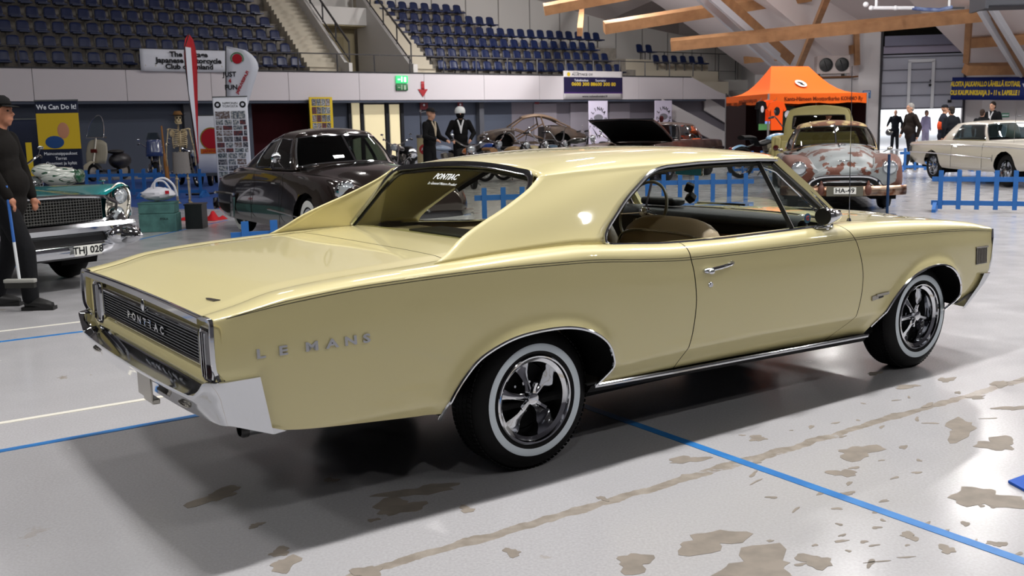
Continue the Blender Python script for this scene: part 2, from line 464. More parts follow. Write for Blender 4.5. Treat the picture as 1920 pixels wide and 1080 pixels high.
M_STEPS = mat('pale_steps', 'bdb6a6', .75, bump=(15, .1))
# tiers of steps
def tread(k): return 3.72 + .62 * k
NST = 9
def block(name, s0, s1, k0, k1, m=M_CONC):
    mb = MB(); out = [hp(s0, 1.0 + .8 * k0, 3.0)]
    for k in range(k0, k1 + 1):
        n = 1.0 + .8 * k; out += [hp(s0, n, tread(k)), hp(s0, n + .8, tread(k))]
    out.append(hp(s0, 1.8 + .8 * k1, 3.0)); mb.prism(out, (0, 0, 0), E1 * (s1 - s0)); return struct(mb.build(name, m, smooth=False))
def stairs(name, s0, s1, kmax, m=M_CONC):
    mb = MB(); out = [hp(s0, .4, 3.0)]; z = 3.55; n = .6
    while n < 1.0 + .8 * kmax + .8:
        out += [hp(s0, n, z + .207), hp(s0, n + .267, z + .207)]; n += .267; z += .207
    out.append(hp(s0, n, 3.0)); mb.prism(out, (0, 0, 0), E1 * (s1 - s0)); return struct(mb.build(name, m, smooth=False))
block('seating_tier', -32, 12.3, 0, 8); block('seating_tier', 18.6, 31.6, 0, 3); block('seating_tier', 18.6, 24.9, 4, 4); block('seating_tier', 18.6, 23.3, 5, 6); block('seating_tier', 31.6, 38.0, 0, 2, M_STEPS)
stairs('steps', 12.32, 13.78, 8, M_STEPS); stairs('steps', 17.25, 18.58, 8, M_STEPS)
block('seating_tier', 13.8, 17.25, 7, 9)
wallq('balcony_deck', -32, 34.5, .12, 3.5, 3.6, M_CONC, .95)
# entrance tunnel: two sloping walls, lintel, inner door
for (s0, w_) in ((13.78, .16), (16.95, .22)):
    mb = MB(); sl = .62 / .8
    out = [hp(s0, .35, 3.4), hp(s0, .35, 4.30), hp(s0, .75, 4.35), hp(s0, 5.6, 4.35 + 4.85 * sl), hp(s0, 5.6, 3.4)]
    mb.prism(out, (0, 0, 0), E1 * w_); struct(mb.build('tunnel_wall', mat('white_plaster', 'cdcbc8', .6), smooth=False))
wallq('tunnel_lintel', 13.9, 17.0, 4.6, 6.35, 7.15, mat('white_plaster', 'cdcbc8', .6), .2)
wallq('tunnel_back_wall', 13.9, 17.0, 6.0, 3.4, 6.5, mat('beige_plaster', 'a59a7e', .7), .1)
wallq('tunnel_ceiling', 13.9, 17.0, 4.7, 6.3, 6.38, mat('beige_plaster', 'a59a7e', .7), 1.4)
wallq('door_1', 15.4, 16.35, 5.92, 3.6, 5.9, mat('tan_door', '8f8260', .5), .08)
wallq('tunnel_floor', 13.9, 17.0, .4, 3.45, 3.55, M_CONC, 5.6)
# back wall of the stands with panel joints, its top following the roof
TOPZ = [(-32, 13), (0, 12.6), (15, 10.8), (27.9, 8.45), (33.7, 7.45), (39.5, 6.85), (45.4, 6.1)]
mb = MB(); out = [hp(s, 6.5, z) for s, z in TOPZ] + [hp(45.4, 6.5, 0), hp(-32, 6.5, 0)]
mb.prism(out[::-1], (0, 0, 0), E2 * .2); struct(mb.build('wall_back', M_WALLW, smooth=False))
for i in range(14):
    s0 = 17.5 + i * 2.1; wallq('trim_%d' % (40 + i), s0, s0 + .05, 6.47, 4.2, sm(s0, TOPZ) - .05, mat('panel_joint', '8e8b88', .8), .04)
# end wall (polyline), with the door bay
WB = Vector((13.9, 58.0, 0)); WC = Vector((15.75, 46.3, 0)); WD0 = Vector((16.62, 46.0, 0)); WD1 = Vector((20.1, 45.4, 0)); WE = Vector((20.85, 45.2, 0)); WF = Vector((22.3, 43.2, 0)); WG = Vector((28.5, 34, 0))
def pw(name, a, b, z0, z1, m, th=.25, z1b=None):
    z1b = z1 if z1b is None else z1b
    d = (b - a).normalized(); n = Vector((d.y, -d.x, 0)) * -th
    mb = MB(); o = [a + Vector((0, 0, z0)), b + Vector((0, 0, z0)), b + Vector((0, 0, z1b)), a + Vector((0, 0, z1))]
    mb.prism(o, (0, 0, 0), n); return struct(mb.build(name, m, smooth=False))
M_WALLE = mat('white_block_wall', 'c9c6c8', .65, bump=(4, .1))
pw('wall_end', hp(45.2, 6.5), WB, 0, 6.1, M_WALLE, z1b=4.05)
pw('wall_end', WB, WC, 0, 4.05, M_WALLE, z1b=3.36)
pw('wall_end', WC, WD0, 0, 5.45, M_WALLE, .5, z1b=5.25)
pw('wall_end', WD1, WE, 0, 5.25, M_WALLE, .5, z1b=5.4)
pw('wall_end', WE, WF, 0, 3.3, M_WALLE, z1b=3.2)
pw('wall_end', WF, WG, 0, 3.2, M_WALLE, z1b=3.4)
pw('wall_end', WG, hp(38, -50), 0, 13.3, M_WALLW, z1b=13.3)
for a, b in ((hp(38, -50), hp(-32, -50)), (hp(-32, -50), hp(-32, 6.5))): pw('wall_far', a, b, 0, 14, mat('hall_wall', '55545a', .8))
for a, b in ((WC, WC + Vector((.3, 2.2, 0))), (WE, WE + Vector((.6, 2.2, 0)))): pw('wall_bay', a, b, 3.3, 5.6, M_WALLE)
# roof
Lc = [hp(s, 6.5, z) for s, z in TOPZ] + [WB + Vector((0, 0, 4.05)), WC + Vector((0, 0, 3.36)), WC + Vector((.05, 0, 5.75)), WE + Vector((-.05, 0, 5.65)), WE + Vector((0, 0, 3.3)), WF + Vector((0, 0, 3.2)), WG + Vector((0, 0, 3.4)), hp(38, -50, 13)]
Uc = []
for i, p in enumerate(Lc):
    if i <= 4: q = p - E2 * 16 + Vector((0, 0, 2.5))
    elif i <= 6: q = p - E2 * 10 - E1 * 10 + Vector((0, 0, 5.2))
    elif i <= 13:
        q = p - E1 * 15 + Vector((-.0, -2.0, 6.0))
        if 9 <= i <= 10: q.z -= 2.35
    else: q = p
    q.z = min(q.z, 13.2) if i < 14 else 13.2
    Uc.append(q)
mb = MB(); G = []
for a, b in zip(Lc, Uc): G.append([a, a.lerp(b, .5) + Vector((0, 0, .25)), b])
mb.grid(G)
cm = mb.build('ceiling', M_CEIL, angle=5); struct(cm)
from mathutils.bvhtree import BVHTree
BV = BVHTree.FromPolygons([v.co for v in cm.data.vertices], [list(p.vertices) for p in cm.data.polygons])
mb = MB(); mb.box((2, 18, 13.4), (130, 130, .3)); struct(mb.build('ceiling_main', mat('dark_high_ceiling', '6e6a6a', .9), smooth=False))
def cpt(px, py, dz=0.0):
    d = ray(px, py).normalized(); h = BV.ray_cast(Vector((0, 0, H_CAM)), d)
    if h[0] is None: return dpt(px, py, 42)
    return h[0] - d * (.5 + dz * .7)
def beam(name, p0, p1, wpx, m=M_WOOD, off=0.0, depth=.35):
    a = cpt(*p0, off); b = cpt(*p1, off); w_ = wpx * (a.y + b.y) / 2 / F_PX
    mb = MB(); mb.bar(a, b, depth, w_, m, up=(0, -.5, 1)); return struct(mb.build(name, None, smooth=False))
for i, (p0, p1, w_) in enumerate((((1020, 18), (1330, -40), 18), ((1133, 52), (1520, -10), 20), ((1258, 84), (1850, 27), 20), ((1400, 112), (1603, 92), 14), ((1818, 80), (1935, 72), 18), ((1810, 130), (1925, 128), 18), ((1160, 55), (1162, -12), 0))):
    if w_: beam('roof_beam', p0, p1, w_)
for p0, p1, w_, m, of in (((1095, -20), (1087, 60), 13, M_WOOD, .4), ((1557, -20), (1497, 128), 14, M_WOOD, 5.0), ((1340, -15), (1482, 112), 20, M_WOOD, 6.5), ((1300, -15), (1462, 132), 11, mat('pale_steel', 'bfc1c8', .5), 8.5), ((1322, -15), (1489, 132), 11, mat('pale_steel', 'bfc1c8', .5), 8.5),
                        ((1834, 10), (1913, 140), 10, mat('pale_steel', 'bfc1c8', .5), 3.0), ((1857, 10), (1935, 138), 10, mat('pale_steel', 'bfc1c8', .5), 3.0), ((1845, 10), (1925, 140), 12, M_WOOD, 2.2), ((1605, 48), (1607, 122), 8, M_WOOD, .2), ((1817, 40), (1812, 116), 8, M_WOOD, .2)):
    beam('roof_strut', p0, p1, w_, m, of, .22)
# rolled door
DD = (WD1 - WD0).normalized(); DN = Vector((DD.y, -DD.x, 0)); FRD = frame(DD, (0, 0, 1))
def dz(t, z, o=0): return WD0 + DD * t + DN * o + Vector((0, 0, z))
DW = (WD1 - WD0).length
rd = pw('door_2', WD0 + DN * -.05, WD1 + DN * -.05, 1.86, 4.25, mat('shutter_panel', 'a3a6b4', .5), .06)
for k in range(5):
    z = 1.9 + k * .56; mb = MB(); mb.prism([dz(.05, z, .02), dz(DW - .05, z, .02), dz(DW - .05, z + .03, .02), dz(.05, z + .03, .02)], (0, 0, 0), DN * .03); mb.build('panel_seam', mat('seam_grey', '5c5e68', .6), rd)
mb = MB()
for (t0, t1, z0, z1) in ((1.15, 1.28, 1.9, 3.95), (2.15, 2.28, 1.9, 3.95), (1.15, 2.28, 3.9, 4.03)): mb.prism([dz(t0, z0, .03), dz(t1, z0, .03), dz(t1, z1, .03), dz(t0, z1, .03)], (0, 0, 0), DN * .03)
mb.build('wicket_frame', mat('off_white_metal', 'c9ccd2', .5), rd)
mb = MB(); mb.ball(dz(2.1, 2.9, .08), .06); mb.ball(dz(2.1, 3.1, .08), .035); mb.build('handle', M_BLACK, rd)
mb = MB(); mb.box(dz(2.95, 2.17, .06), (.16, .04, .12), rot=0.1); mb.build('small_pane', M_BLACK, rd)
for (z0, z1, c, o) in ((4.62, 5.05, '6f7082', .25), (4.30, 4.62, '8f8a9c', .05)):
    mb = MB(); mb.prism([dz(.08, z0, o), dz(DW - .08, z0, o), dz(DW - .08, z1, o), dz(.08, z1, o)], (0, 0, 0), DN * .08); struct(mb.build('shutter_box', mat('shutter_' + c, c, .6), smooth=False))
pw('wall_bay', WD0 - DN * .5, WD1 - DN * .5, 4.2, 6.2, mat('dark_recess', '14130f', .9), .1)
for a in (WD0, WD1):
    mb = MB(); mb.bar(a + DN * .12, a + DN * .12 + Vector((0, 0, 6.3)), .09, .07); struct(mb.build('door_track', mat('dark_track', '2c2c32', .5), smooth=False))
# ---- railing along the balcony
def railing(a, b, h, posts, label, name='railing', r=.028, bars=()):
    t = thing(name, label, 'railing', tuple(a)); a0 = Vector((0, 0, 0)); d = b - a
    mb = MB(); mb.tube([a0 + Vector((0, 0, h)), d + Vector((0, 0, h))], r, 6); mb.build('handrail', M_RAIL, t)
    for zz in bars: mb = MB(); mb.tube([a0 + Vector((0, 0, zz)), d + Vector((0, 0, zz))], r * .6, 6); mb.build('lower_rail', M_RAIL, t)
    for k in range(posts):
        p = d * (k / (posts - 1)); mb = MB(); mb.bar(p, p + Vector((0, 0, h)), .05, .07); mb.build('post', M_RAIL, t, smooth=False)
    return t
railing(hp(-8, .08, 3.92), hp(34.2, .08, 3.92), .72, 25, 'long dark metal railing along the front edge of the balcony')
for s0, nm in ((14.0, 'left'), (17.06, 'right')):
    sl = .62 / .8
    t = thing('stair_railing', 'sloping dark railing on the %s wall of the entrance tunnel in the stands' % nm, 'railing', tuple(hp(s0, .7, 4.35)))
    D = E2 * 4.9 + Vector((0, 0, 4.9 * sl)); mb = MB(); mb.tube([Vector((0, 0, .85)), D + Vector((0, 0, .85))], .05, 6); mb.tube([Vector((0, 0, .08)), D + Vector((0, 0, .08))], .035, 6); mb.build('handrail', M_RAIL, t)
    for k in range(5):
        p = D * (k / 4); mb = MB(); mb.bar(p, p + Vector((0, 0, .85)), .06, .06); mb.build('post', M_RAIL, t, smooth=False)
railing(hp(33.6, 3.2, 3.95), hp(41.0, 3.2, 3.95), 1.5, 6, 'dark railing on the landing at the far end of the stands', bars=(.5,))
# landing and steps at the far end
wallq('landing', 33.5, 42, 3.0, 3.3, 3.95, M_WALLW, 3.3)
wallq('landing', 36.5, 43.5, 2.2, 2.9, 3.25, M_WALLW, .6)
def stringer(name, s0, s1, z0, z1, n, m):
    mb = MB(); mb.prism([hp(s0, n, z0), hp(s1, n, z1), hp(s1, n, z1 - .8), hp(s0, n, z0 - .8)], (0, 0, 0), E2 * .1)
    return struct(mb.build(name, m, smooth=False))
stringer('stair_side', 31.6, 37.2, 2.72, .6, -.3, M_WALLE)
stringer('stair_side', 35.6, 39.6, 2.9, 1.2, .5, M_WALLE)
for i, (s0, s1) in enumerate(((36.2, 39.5),)):
    t = thing('stair_railing', 'slanting railing of the steps beside the orange tent', 'railing', tuple(hp(s0, -.5, 2.3)))
    D = hp(s1, -.5, .7) - hp(s0, -.5, 2.3)
    mb = MB(); mb.tube([Vector((0, 0, .6)), D + Vector((0, 0, .6))], .045, 6); mb.tube([Vector((0, 0, .1)), D + Vector((0, 0, .1))], .03, 6); mb.build('handrail', M_RAIL, t)
    for k in range(3): mb = MB(); p = D * (k / 2); mb.bar(p, p + Vector((0, 0, .7)), .07, .07); mb.build('post', M_RAIL, t, smooth=False)
# ---- stadium seats
M_SEAT = mat('navy_seat_plastic', '15234a', .38, bump=(5, .05))
def make_seat():
    t = thing('stadium_seat', 'seat', 'seat')
    mb = MB(); G = []
    for i in range(7):
        x = -.235 + .47 * i / 6; e = abs(i - 3) / 3
        G.append([(x * (1 - .12 * max(0, v)), .17 + .10 * v + .03 * math.cos(e * 1.3), .47 + .40 * v - (.06 * e ** 4 if v == 1 else 0)) for v in (0, .2, .5, .8, 1)])
    mb.grid(G); o = mb.build('backrest', M_SEAT, t); sd = o.modifiers.new('thickness', 'SOLIDIFY'); sd.thickness = .03
    mb = MB(); mb.box((0, -.03, .44), (.44, .42, .05)); mb.box((0, -.24, .43), (.44, .05, .07)); mb.build('seat_pan', M_SEAT, t, bevel=.015)
    mb = MB(); mb.box((0, .10, .22), (.05, .06, .44)); mb.box((0, 0, .40), (.3, .3, .03)); mb.build('bracket', mat('grey_bracket', '5c5b5a', .6), t)
    return t
proto = make_seat(); first = True
ORD = ['first', 'second', 'third', 'fourth', 'fifth', 'sixth', 'seventh', 'eighth', 'ninth', 'tenth', 'eleventh', 'twelfth', 'thirteenth', 'fourteenth', 'fifteenth', 'sixteenth', 'seventeenth', 'eighteenth', 'nineteenth', 'twentieth', 'twenty-first']
def put_seat(s, k, label, group):
    global first
    o = proto if first else copy_tree(proto); first = False
    o.location = hp(s, 1.32 + .8 * k, tread(k)); o.rotation_euler = (0, 0, HALL); o['label'] = label; o['group'] = group
ROWN = ['front row', 'second row up', 'third row up', 'fourth row up', 'fifth row up', 'sixth row up', 'seventh row up']
for k in range(6):
    for i in range(21):
        s = 12.2 - .10 * k - .33 - .63 * i
        if s < -1.2: break
        put_seat(s, k, 'navy plastic seat, left stand, %s, %s from the pale steps' % (ROWN[k], ORD[i]), 'navy seats in the left stand')
for k, (s0, cnt) in enumerate(((18.85, 18), (18.65, 18), (18.42, 18), (18.15, 20), (18.05, 10), (17.85, 8))):
    for i in range(cnt):
        put_seat(s0 + .33 + .64 * i, k, 'navy plastic seat, middle stand, %s, %s from the tunnel side' % (ROWN[k], ORD[i]), 'navy seats in the middle stand')
for k, s0, cnt in ((1, 33.6, 6), (2, 33.1, 2)):
    for i in range(cnt): put_seat(s0 + .7 * i, k, 'navy plastic seat, small far right group, %s row, %s from the left' % ('lower' if k == 1 else 'upper', ORD[i]), 'navy seats at the far end')
# ================================================================== the yellow hardtop
M_YEL = mat('butter_yellow_paint', 'd4c994', 0.38, coat=1.0)
M_SEAM = mat('panel_gap_dark', '0c0b08', 0.8)
M_PIN = mat('dark_pinstripe', '1a1712', 0.5)
M_VINYL = mat('parchment_vinyl', '9a8a6c', 0.5, bump=(90, 0.1))
M_VINYL_D = mat('brown_vinyl', '6b5238', 0.5)
M_WOODV = mat('wood_veneer', '5c2f14', 0.35, var=('3a1c0c', 14, 0.4, 0.7))
M_DASH = mat('black_dash', '101113', 0.45, bump=(70, 0.1))
def pip(x, z, poly):
    c = False; n = len(poly); j = n - 1
    for i in range(n):
        xi, zi = poly[i]; xj, zj = poly[j]
        if (zi > z) != (zj > z) and x < (xj - xi) * (z - zi) / (zj - zi) + xi: c = not c
        j = i
    return c
def near_poly(x, z, poly):
    best = None; n = len(poly)
    for i in range(n):
        ax, az = poly[i]; bx, bz = poly[(i + 1) % n]; dx, dz = bx - ax, bz - az; L = dx * dx + dz * dz
        t = 0 if L == 0 else max(0, min(1, ((x - ax) * dx + (z - az) * dz) / L)); qx, qz = ax + dx * t, az + dz * t
        d = (qx - x) ** 2 + (qz - z) ** 2
        if best is None or d < best[0]: best = (d, qx, qz)
    return math.sqrt(best[0]), best[1], best[2]
W_T = [(-1.42, .905), (-1.2, .918), (-.8, .932), (-.2, .945), (.5, .942), (1.3, .938), (2.2, .942), (2.9, .94), (3.3, .925), (3.62, .905)]
PIN_T = [(-1.42, .868), (-1.37, .875), (-1.14, .907), (-.81, .930), (-.33, .938), (.23, .925), (.60, .895), (.86, .878), (1.27, .872), (2.13, .868), (2.90, .848), (3.3, .828), (3.62, .80)]
RID_T = [(-1.42, .872), (-1.30, .893), (-1.14, .93), (-.8, .957), (-.5, .968), (-.1, .982), (.2, .985), (.5, .968), (.86, .945), (1.3, .938), (2.1, .94), (2.5, .93), (3.0, .902), (3.4, .862), (3.62, .822)]
DCK_T = [(-1.42, .858), (-1.30, .889), (-1.12, .932), (-.9, .952), (-.6, .968), (-.38, .985), (-.1, 1.0), (.2, 1.0)]
HOD_T = [(2.1, .965), (2.3, .958), (2.7, .948), (3.1, .920), (3.4, .885), (3.62, .845)]
BOT_T = [(-1.42, .45), (-1.25, .435), (-.9, .40), (-.51, .368), (.30, .345), (.85, .335), (2.37, .295), (3.10, .335), (3.62, .335)]
REARC = [(-.515, .30), (-.515, .37), (-.49, .44), (-.42, .53), (-.34, .592), (-.20, .640), (-.05, .655), (.11, .648), (.24, .610), (.33, .545), (.368, .465), (.362, .42), (.32, .355), (.29, .30)]
FRARC = [(2.35, .25), (2.375, .34), (2.43, .425), (2.51, .505), (2.61, .575), (2.75, .628), (2.91, .647), (3.05, .625), (3.15, .563), (3.20, .48), (3.19, .41), (3.135, .36), (3.07, .30)]
def smooth2(poly, n=5): return [(p.x, p.z) for p in catmull([(x, 0, z) for x, z in poly], n)]
REARC_S = smooth2(REARC) ; FRARC_S = smooth2(FRARC)
def side_y(x, z):
    W = sm(x, W_T); zp = sm(x, PIN_T)
    y = W
    if z > .64: t = (z - .64) / (zp - .64); y -= .018 * t * t
    elif z < .60:
        t = (.60 - z) / .30; y -= .030 * t * t
    c0 = .425 + .02 * math.exp(-((x - 1.2) / .8) ** 2)
    if z < c0: y -= (c0 - z) * .55
    for poly, cx in ((REARC_S, -.07), (FRARC_S, 2.84)):
        if abs(x - cx) < .75:
            d, _, _ = near_poly(x, z, poly); y += .016 * math.exp(-(d / .035) ** 2)
    return y
def bell(x, c, w):
    t = abs(x - c) / w
    return 0 if t >= 1 else (1 - t * t) ** 2
G_REAR = [(.30, .835), (.36, .842), (.52, .887), (.68, .908), (.80, .90), (.86, .888), (.95, .872), (1.0, .865)]
G_FRONT = [(.30, 2.03), (.33, 2.06), (.44, 2.18), (.64, 2.213), (.83, 2.17), (.90, 2.12), (.94, 2.08), (1.0, 2.05)]
def warp_x(x, z, top=False):
    r = x
    r += (sm(z, G_REAR) - .88) * bell(x, .88, .42)
    r += (sm(z, G_FRONT) - 2.14) * bell(x, 2.14, .24 if x > 2.14 else .5)
    if x < -1.0:
        xr = sm(z, [(.40, -1.24), (.50, -1.30), (.62, -1.37), (.70, -1.425), (.87, -1.42)])
        r += (xr + 1.42) * ((x + 1.0) / -.42) ** 2
    if x > 3.2:
        xf = sm(z, [(.30, 3.28), (.34, 3.30), (.42, 3.41), (.52, 3.565), (.62, 3.60), (.80, 3.62)])
        r += (xf - 3.62) * ((x - 3.2) / .42)
    return r
def top_z(x, y, W, zp):
    """upper surfaces: shoulder, deck, belt, hood"""
    ysh = W - .012 - .085
    zr = sm(x, RID_T)
    if y >= ysh:
        c = (y - ysh) / (W - .012 - ysh); return zp + (zr - zp) * math.sqrt(max(0, 1 - c ** 2.2))
    t = y / ysh
    if x < .3:
        zc = sm(x, DCK_T); g = .006 * math.exp(-((y - .74) / .03) ** 2)
        return zc + (zr - zc) * t ** 4 - g
    zc = sm(x, HOD_T)
    hump = .012 * (1 - min(1, abs(t) / .45) ** 4) * (1 if t < .45 else 0)
    return zc - .012 + (zr - zc + .012) * t ** 3 + hump
def xs_list():
    xs = []
    def seg(a, b, d):
        n = max(1, round((b - a) / d))
        for i in range(n): xs.append(a + (b - a) * i / n)
    seg(-1.42, -.6, .03); seg(-.6, -.385, .02); seg(-.385, -.38, .005); seg(-.38, .5, .02); seg(.5, .877, .03); seg(.877, .883, .006)
    seg(.883, 2.137, .035); seg(2.137, 2.143, .006); seg(2.143, 2.3, .03); seg(2.3, 3.3, .02); seg(3.3, 3.62, .03); xs.append(3.62)
    return xs
XS = xs_list()
NS, NT, ND = 40, 9, 22           # rows on the side, the shoulder, the deck
def body_point(x0, j):
    zb = sm(x0, BOT_T); zp = sm(x0, PIN_T)
    if j < NS:
        z = zb + (zp - zb) * j / (NS - 1)
        x = warp_x(x0, z); return (x, side_y(x0, z), z)
    W = sm(x0, W_T); ymax = W - .018; ysh = W - .097
    k = j - NS
    if k < NT:
        a = (k + 1) / NT * PI / 2
        y = ysh + (ymax - ysh) * math.cos(a)
        zr = sm(x0, RID_T); z = zp + (zr - zp) * math.sin(a)
        return (warp_x(x0, z), y, z)
    k -= NT
    ys = [1 - (i + 1) / ND for i in range(ND)]
    edge = .755 / ysh
    # keep a thin gap row for the lid and hood edge at y = .755
    if k == 1: t = .765 / ysh
    elif k == 2: t = .759 / ysh
    elif k == 0: t = .79 / ysh
    else: t = .759 / ysh * (1 - (k - 2) / (ND - 3))
    y = ysh * t
    zr = sm(x0, RID_T)
    return (warp_x(x0, zr), y, top_z(x0, y, W, zp))
def build_pontiac():
    T = thing('hardtop_car', 'butter yellow two-door hardtop coupe with whitewall tyres, in the foreground', 'car', (-.4046, 5.0, 0), math.radians(35.74))
    NJ = NS + NT + ND
    P = [[list(body_point(x, j)) for j in range(NJ)] for x in XS]
    NI = len(XS)
    lab = {}
    for i in range(NI - 1):
        xm0 = (XS[i] + XS[i + 1]) / 2
        for j in range(NJ - 1):
            c = [sum(P[a][b][k] for a in (i, i + 1) for b in (j, j + 1)) / 4 for k in range(3)]
            side = j < NS - 1
            if side and (pip(c[0], c[2], REARC_S) or pip(c[0], c[2], FRARC_S)): lab[i, j] = None; continue
            sd = j < NS + NT - 1
            k = j - NS - NT
            gap_i = (.876 < xm0 < .884) or (2.136 < xm0 < 2.144)
            if sd:
                if gap_i: lab[i, j] = 'gap'
                elif xm0 < .88: lab[i, j] = 'quarter'
                elif xm0 < 2.14: lab[i, j] = 'door'
                else: lab[i, j] = 'fender'
            else:
                if xm0 < -.385: lab[i, j] = 'quarter' if k < 1 else ('gap' if k == 1 else 'lid')
                elif xm0 < -.38: lab[i, j] = 'gap' if k >= 1 else 'quarter'
                elif xm0 < -.02: lab[i, j] = 'quarter'
                elif xm0 < 2.14: lab[i, j] = None if k >= 0 or xm0 > -0.02 and k >= 0 else 'quarter'
                elif xm0 < 2.144: lab[i, j] = 'gap' if k > 1 else 'fender'
                elif xm0 < 2.28: lab[i, j] = 'fender'
                else: lab[i, j] = 'fender' if k < 1 else ('gap' if k == 1 else 'hood')
            if not side and sd and -.02 < xm0 < .0: pass
    # snap the arch edges
    use = {}
    for (i, j), l in lab.items():
        for a in (i, i + 1):
            for b in (j, j + 1): use.setdefault((a, b), set()).add(l is None)
    for (a, b), s in use.items():
        if len(s) == 2 and b < NS:
            x, y, z = P[a][b]
            for poly in (REARC_S, FRARC_S):
                d, qx, qz = near_poly(x, z, poly)
                if d < .06: P[a][b] = [qx, side_y(qx, qz) + .0, qz]
    parts = {}
    for sgn in (-1, 1):
        for name, key in (('quarter_panel', 'quarter'), ('door', 'door'), ('front_fender', 'fender'), ('seam_liner', 'gap')):
            idx = {}; vs = []; fs = []
            for (i, j), l in lab.items():
                if l != key and not (key == 'gap' and l is not None and 'gap' in (lab.get((i - 1, j)), lab.get((i + 1, j)), lab.get((i, j - 1)) if j > NS + NT else None, lab.get((i, j + 1)) if j > NS + NT else None)): continue
                q = []
                for (a, b) in ((i, j), (i + 1, j), (i + 1, j + 1), (i, j + 1)):
                    if (a, b) not in idx:
                        idx[a, b] = len(vs); p = P[a][b]
                        off = .006 if key == 'gap' else 0
                        vs.append((p[0], sgn * (p[1] - (off if b < NS + NT - 2 else 0)), p[2] - (off if b >= NS else 0)))
                    q.append(idx[a, b])
                fs.append(q if sgn < 0 else q[::-1])
            groups_ = [fs]
            if key == 'gap':
                par = list(range(len(vs)))
                def root_(a):
                    while par[a] != a: a = par[a]
                    return a
                for f in fs:
                    for q in f[1:]: par[root_(q)] = root_(f[0])
                gd = {}
                for f in fs: gd.setdefault(root_(f[0]), []).append(f)
                groups_ = list(gd.values())
            for gf in groups_:
                used = sorted({q for f in gf for q in f}); mp_ = {q: i_ for i_, q in enumerate(used)}
                mb = MB(); mb.add([vs[q] for q in used], [[mp_[q] for q in f] for f in gf])
                parts[key, sgn] = mb.build(name, M_SEAM if key == 'gap' else M_YEL, T, angle=50, fix=False)
    for name, key in (('trunk_lid', 'lid'), ('hood', 'hood')):
        mb = MB()
        for sgn in (-1, 1):
            idx = {}; vs = []; fs = []
            for (i, j), l in lab.items():
                if l != key: continue
                q = []
                for (a, b) in ((i, j), (i + 1, j), (i + 1, j + 1), (i, j + 1)):
                    if (a, b) not in idx:
                        idx[a, b] = len(vs); p = P[a][b]; vs.append((p[0], sgn * p[1], p[2]))
                    q.append(idx[a, b])
                fs.append(q if sgn < 0 else q[::-1])
            mb.add(vs, fs)
        parts[key] = mb.build(name, M_YEL, T, angle=50)
    # ---------------- greenhouse skin: buttress, rails, roof
    B = [(-.50, .972), (-.42, 1.005), (-.32, 1.062), (-.20, 1.113), (-.07, 1.163), (.09, 1.235), (.17, 1.285)]
    Fw = [(.425, .985), (.435, 1.02), (.465, 1.05), (.53, 1.095), (.63, 1.162), (.74, 1.222), (.83, 1.268), (.90, 1.29), (.97, 1.299)]
    def along(c, t):
        q = catmull([(x, 0, z) for x, z in c], 8); d = [0]
        for a, b in zip(q, q[1:]): d.append(d[-1] + (b - a).length)
        s = t * d[-1]; k = 0
        while k < len(d) - 2 and d[k + 1] < s: k += 1
        f = (s - d[k]) / max(1e-9, d[k + 1] - d[k]); p = q[k].lerp(q[k + 1], f); return p.x, p.z
    NV, NU1, NU2, NR = 18, 16, 22, 20
    def tilt(z, x):
        y = .842 - .50 * (z - .955)
        y += .004 * math.exp(-((z - .97) / .04) ** 2)
        return y
    ZC = [(.18, 1.318), (.25, 1.333), (.35, 1.352), (.5, 1.369), (.8, 1.386), (1.15, 1.391), (1.45, 1.384), (1.7, 1.367), (1.93, 1.337), (2.0, 1.32)]
    rows = []
    for u in range(NU1 + NU2 + 1):
        col = []
        if u <= NU1:
            f = u / NU1
            for v in range(NV + 1):
                t = v / NV; bx, bz = along(B, t); fx, fz = along(Fw, t)
                x = bx + (fx - bx) * f; z = bz + (fz - bz) * f
                z += (sm(x, RID_T) - .002 - (B[0][1] + (Fw[0][1] - B[0][1]) * f)) * (1 - t) ** 3
                y = tilt(z, x) + .012 * math.sin(PI * f) * math.sin(PI * t)
                col.append((x, y, z))
        else:
            f = (u - NU1) / NU2; x = .97 + (1.80 - .97) * f
            z = interp(x, [(.97, 1.299), (1.2, 1.307), (1.5, 1.308), (1.7, 1.304), (1.80, 1.298)])
            col = [(x, tilt(z, x), z)] * (NV + 1)
        xr, yr, zr = col[-1]; bow = (.055 + (.13 - .055) * (u / (NU1 + NU2)))
        for k in range(1, NR + 1):
            a = k / NR * PI / 2
            if k < 6: a = PI / 2 * (k / NR) 
            cy = math.cos(a) ** (2 / 2.5); sz = math.sin(a) ** (2 / 2.0)
            y = yr * cy; x = xr + bow * (1 - (y / yr) ** 2); z = zr + (sm(x, ZC) - zr) * sz
            col.append((x, y, z))
        rows.append(col)
    vs = []; fs = []; nv = NV + NR + 1
    for col in rows: vs += col
    for i in range(len(rows) - 1):
        for j in range(nv - 1):
            if i >= NU1 and j < NV: continue
            fs.append((i * nv + j, (i + 1) * nv + j, (i + 1) * nv + j + 1, i * nv + j + 1))
    mb = MB(); mb.add([(x, -y, z) for x, y, z in vs], fs); mb.add(vs, [f[::-1] for f in fs])
    roof = mb.build('roof', M_YEL, T, angle=60)
    sld = roof.modifiers.new('thickness', 'SOLIDIFY'); sld.thickness = .012; sld.offset = -1
    # headliner
    mb = MB()
    L = [[(x, s * y * .97, z - .03) for (x, y, z) in col[NV:]] for col in rows for s in (1,)]
    mb.grid([[(p[0], -p[1], p[2]) for p in c] for c in L]); mb.grid(L)
    mb.build('headliner', mat('cream_headliner', 'b9ad8e', .8), T)
    rail = [rows[u][NV] for u in range(NU1, NU1 + NU2 + 1)]
    wout = [rows[NU1][v] for v in range(NV + 1)]
    # ---------------- tail panel
    mb = MB(); yy = [i / 20 * .90 for i in range(-20, 21)]
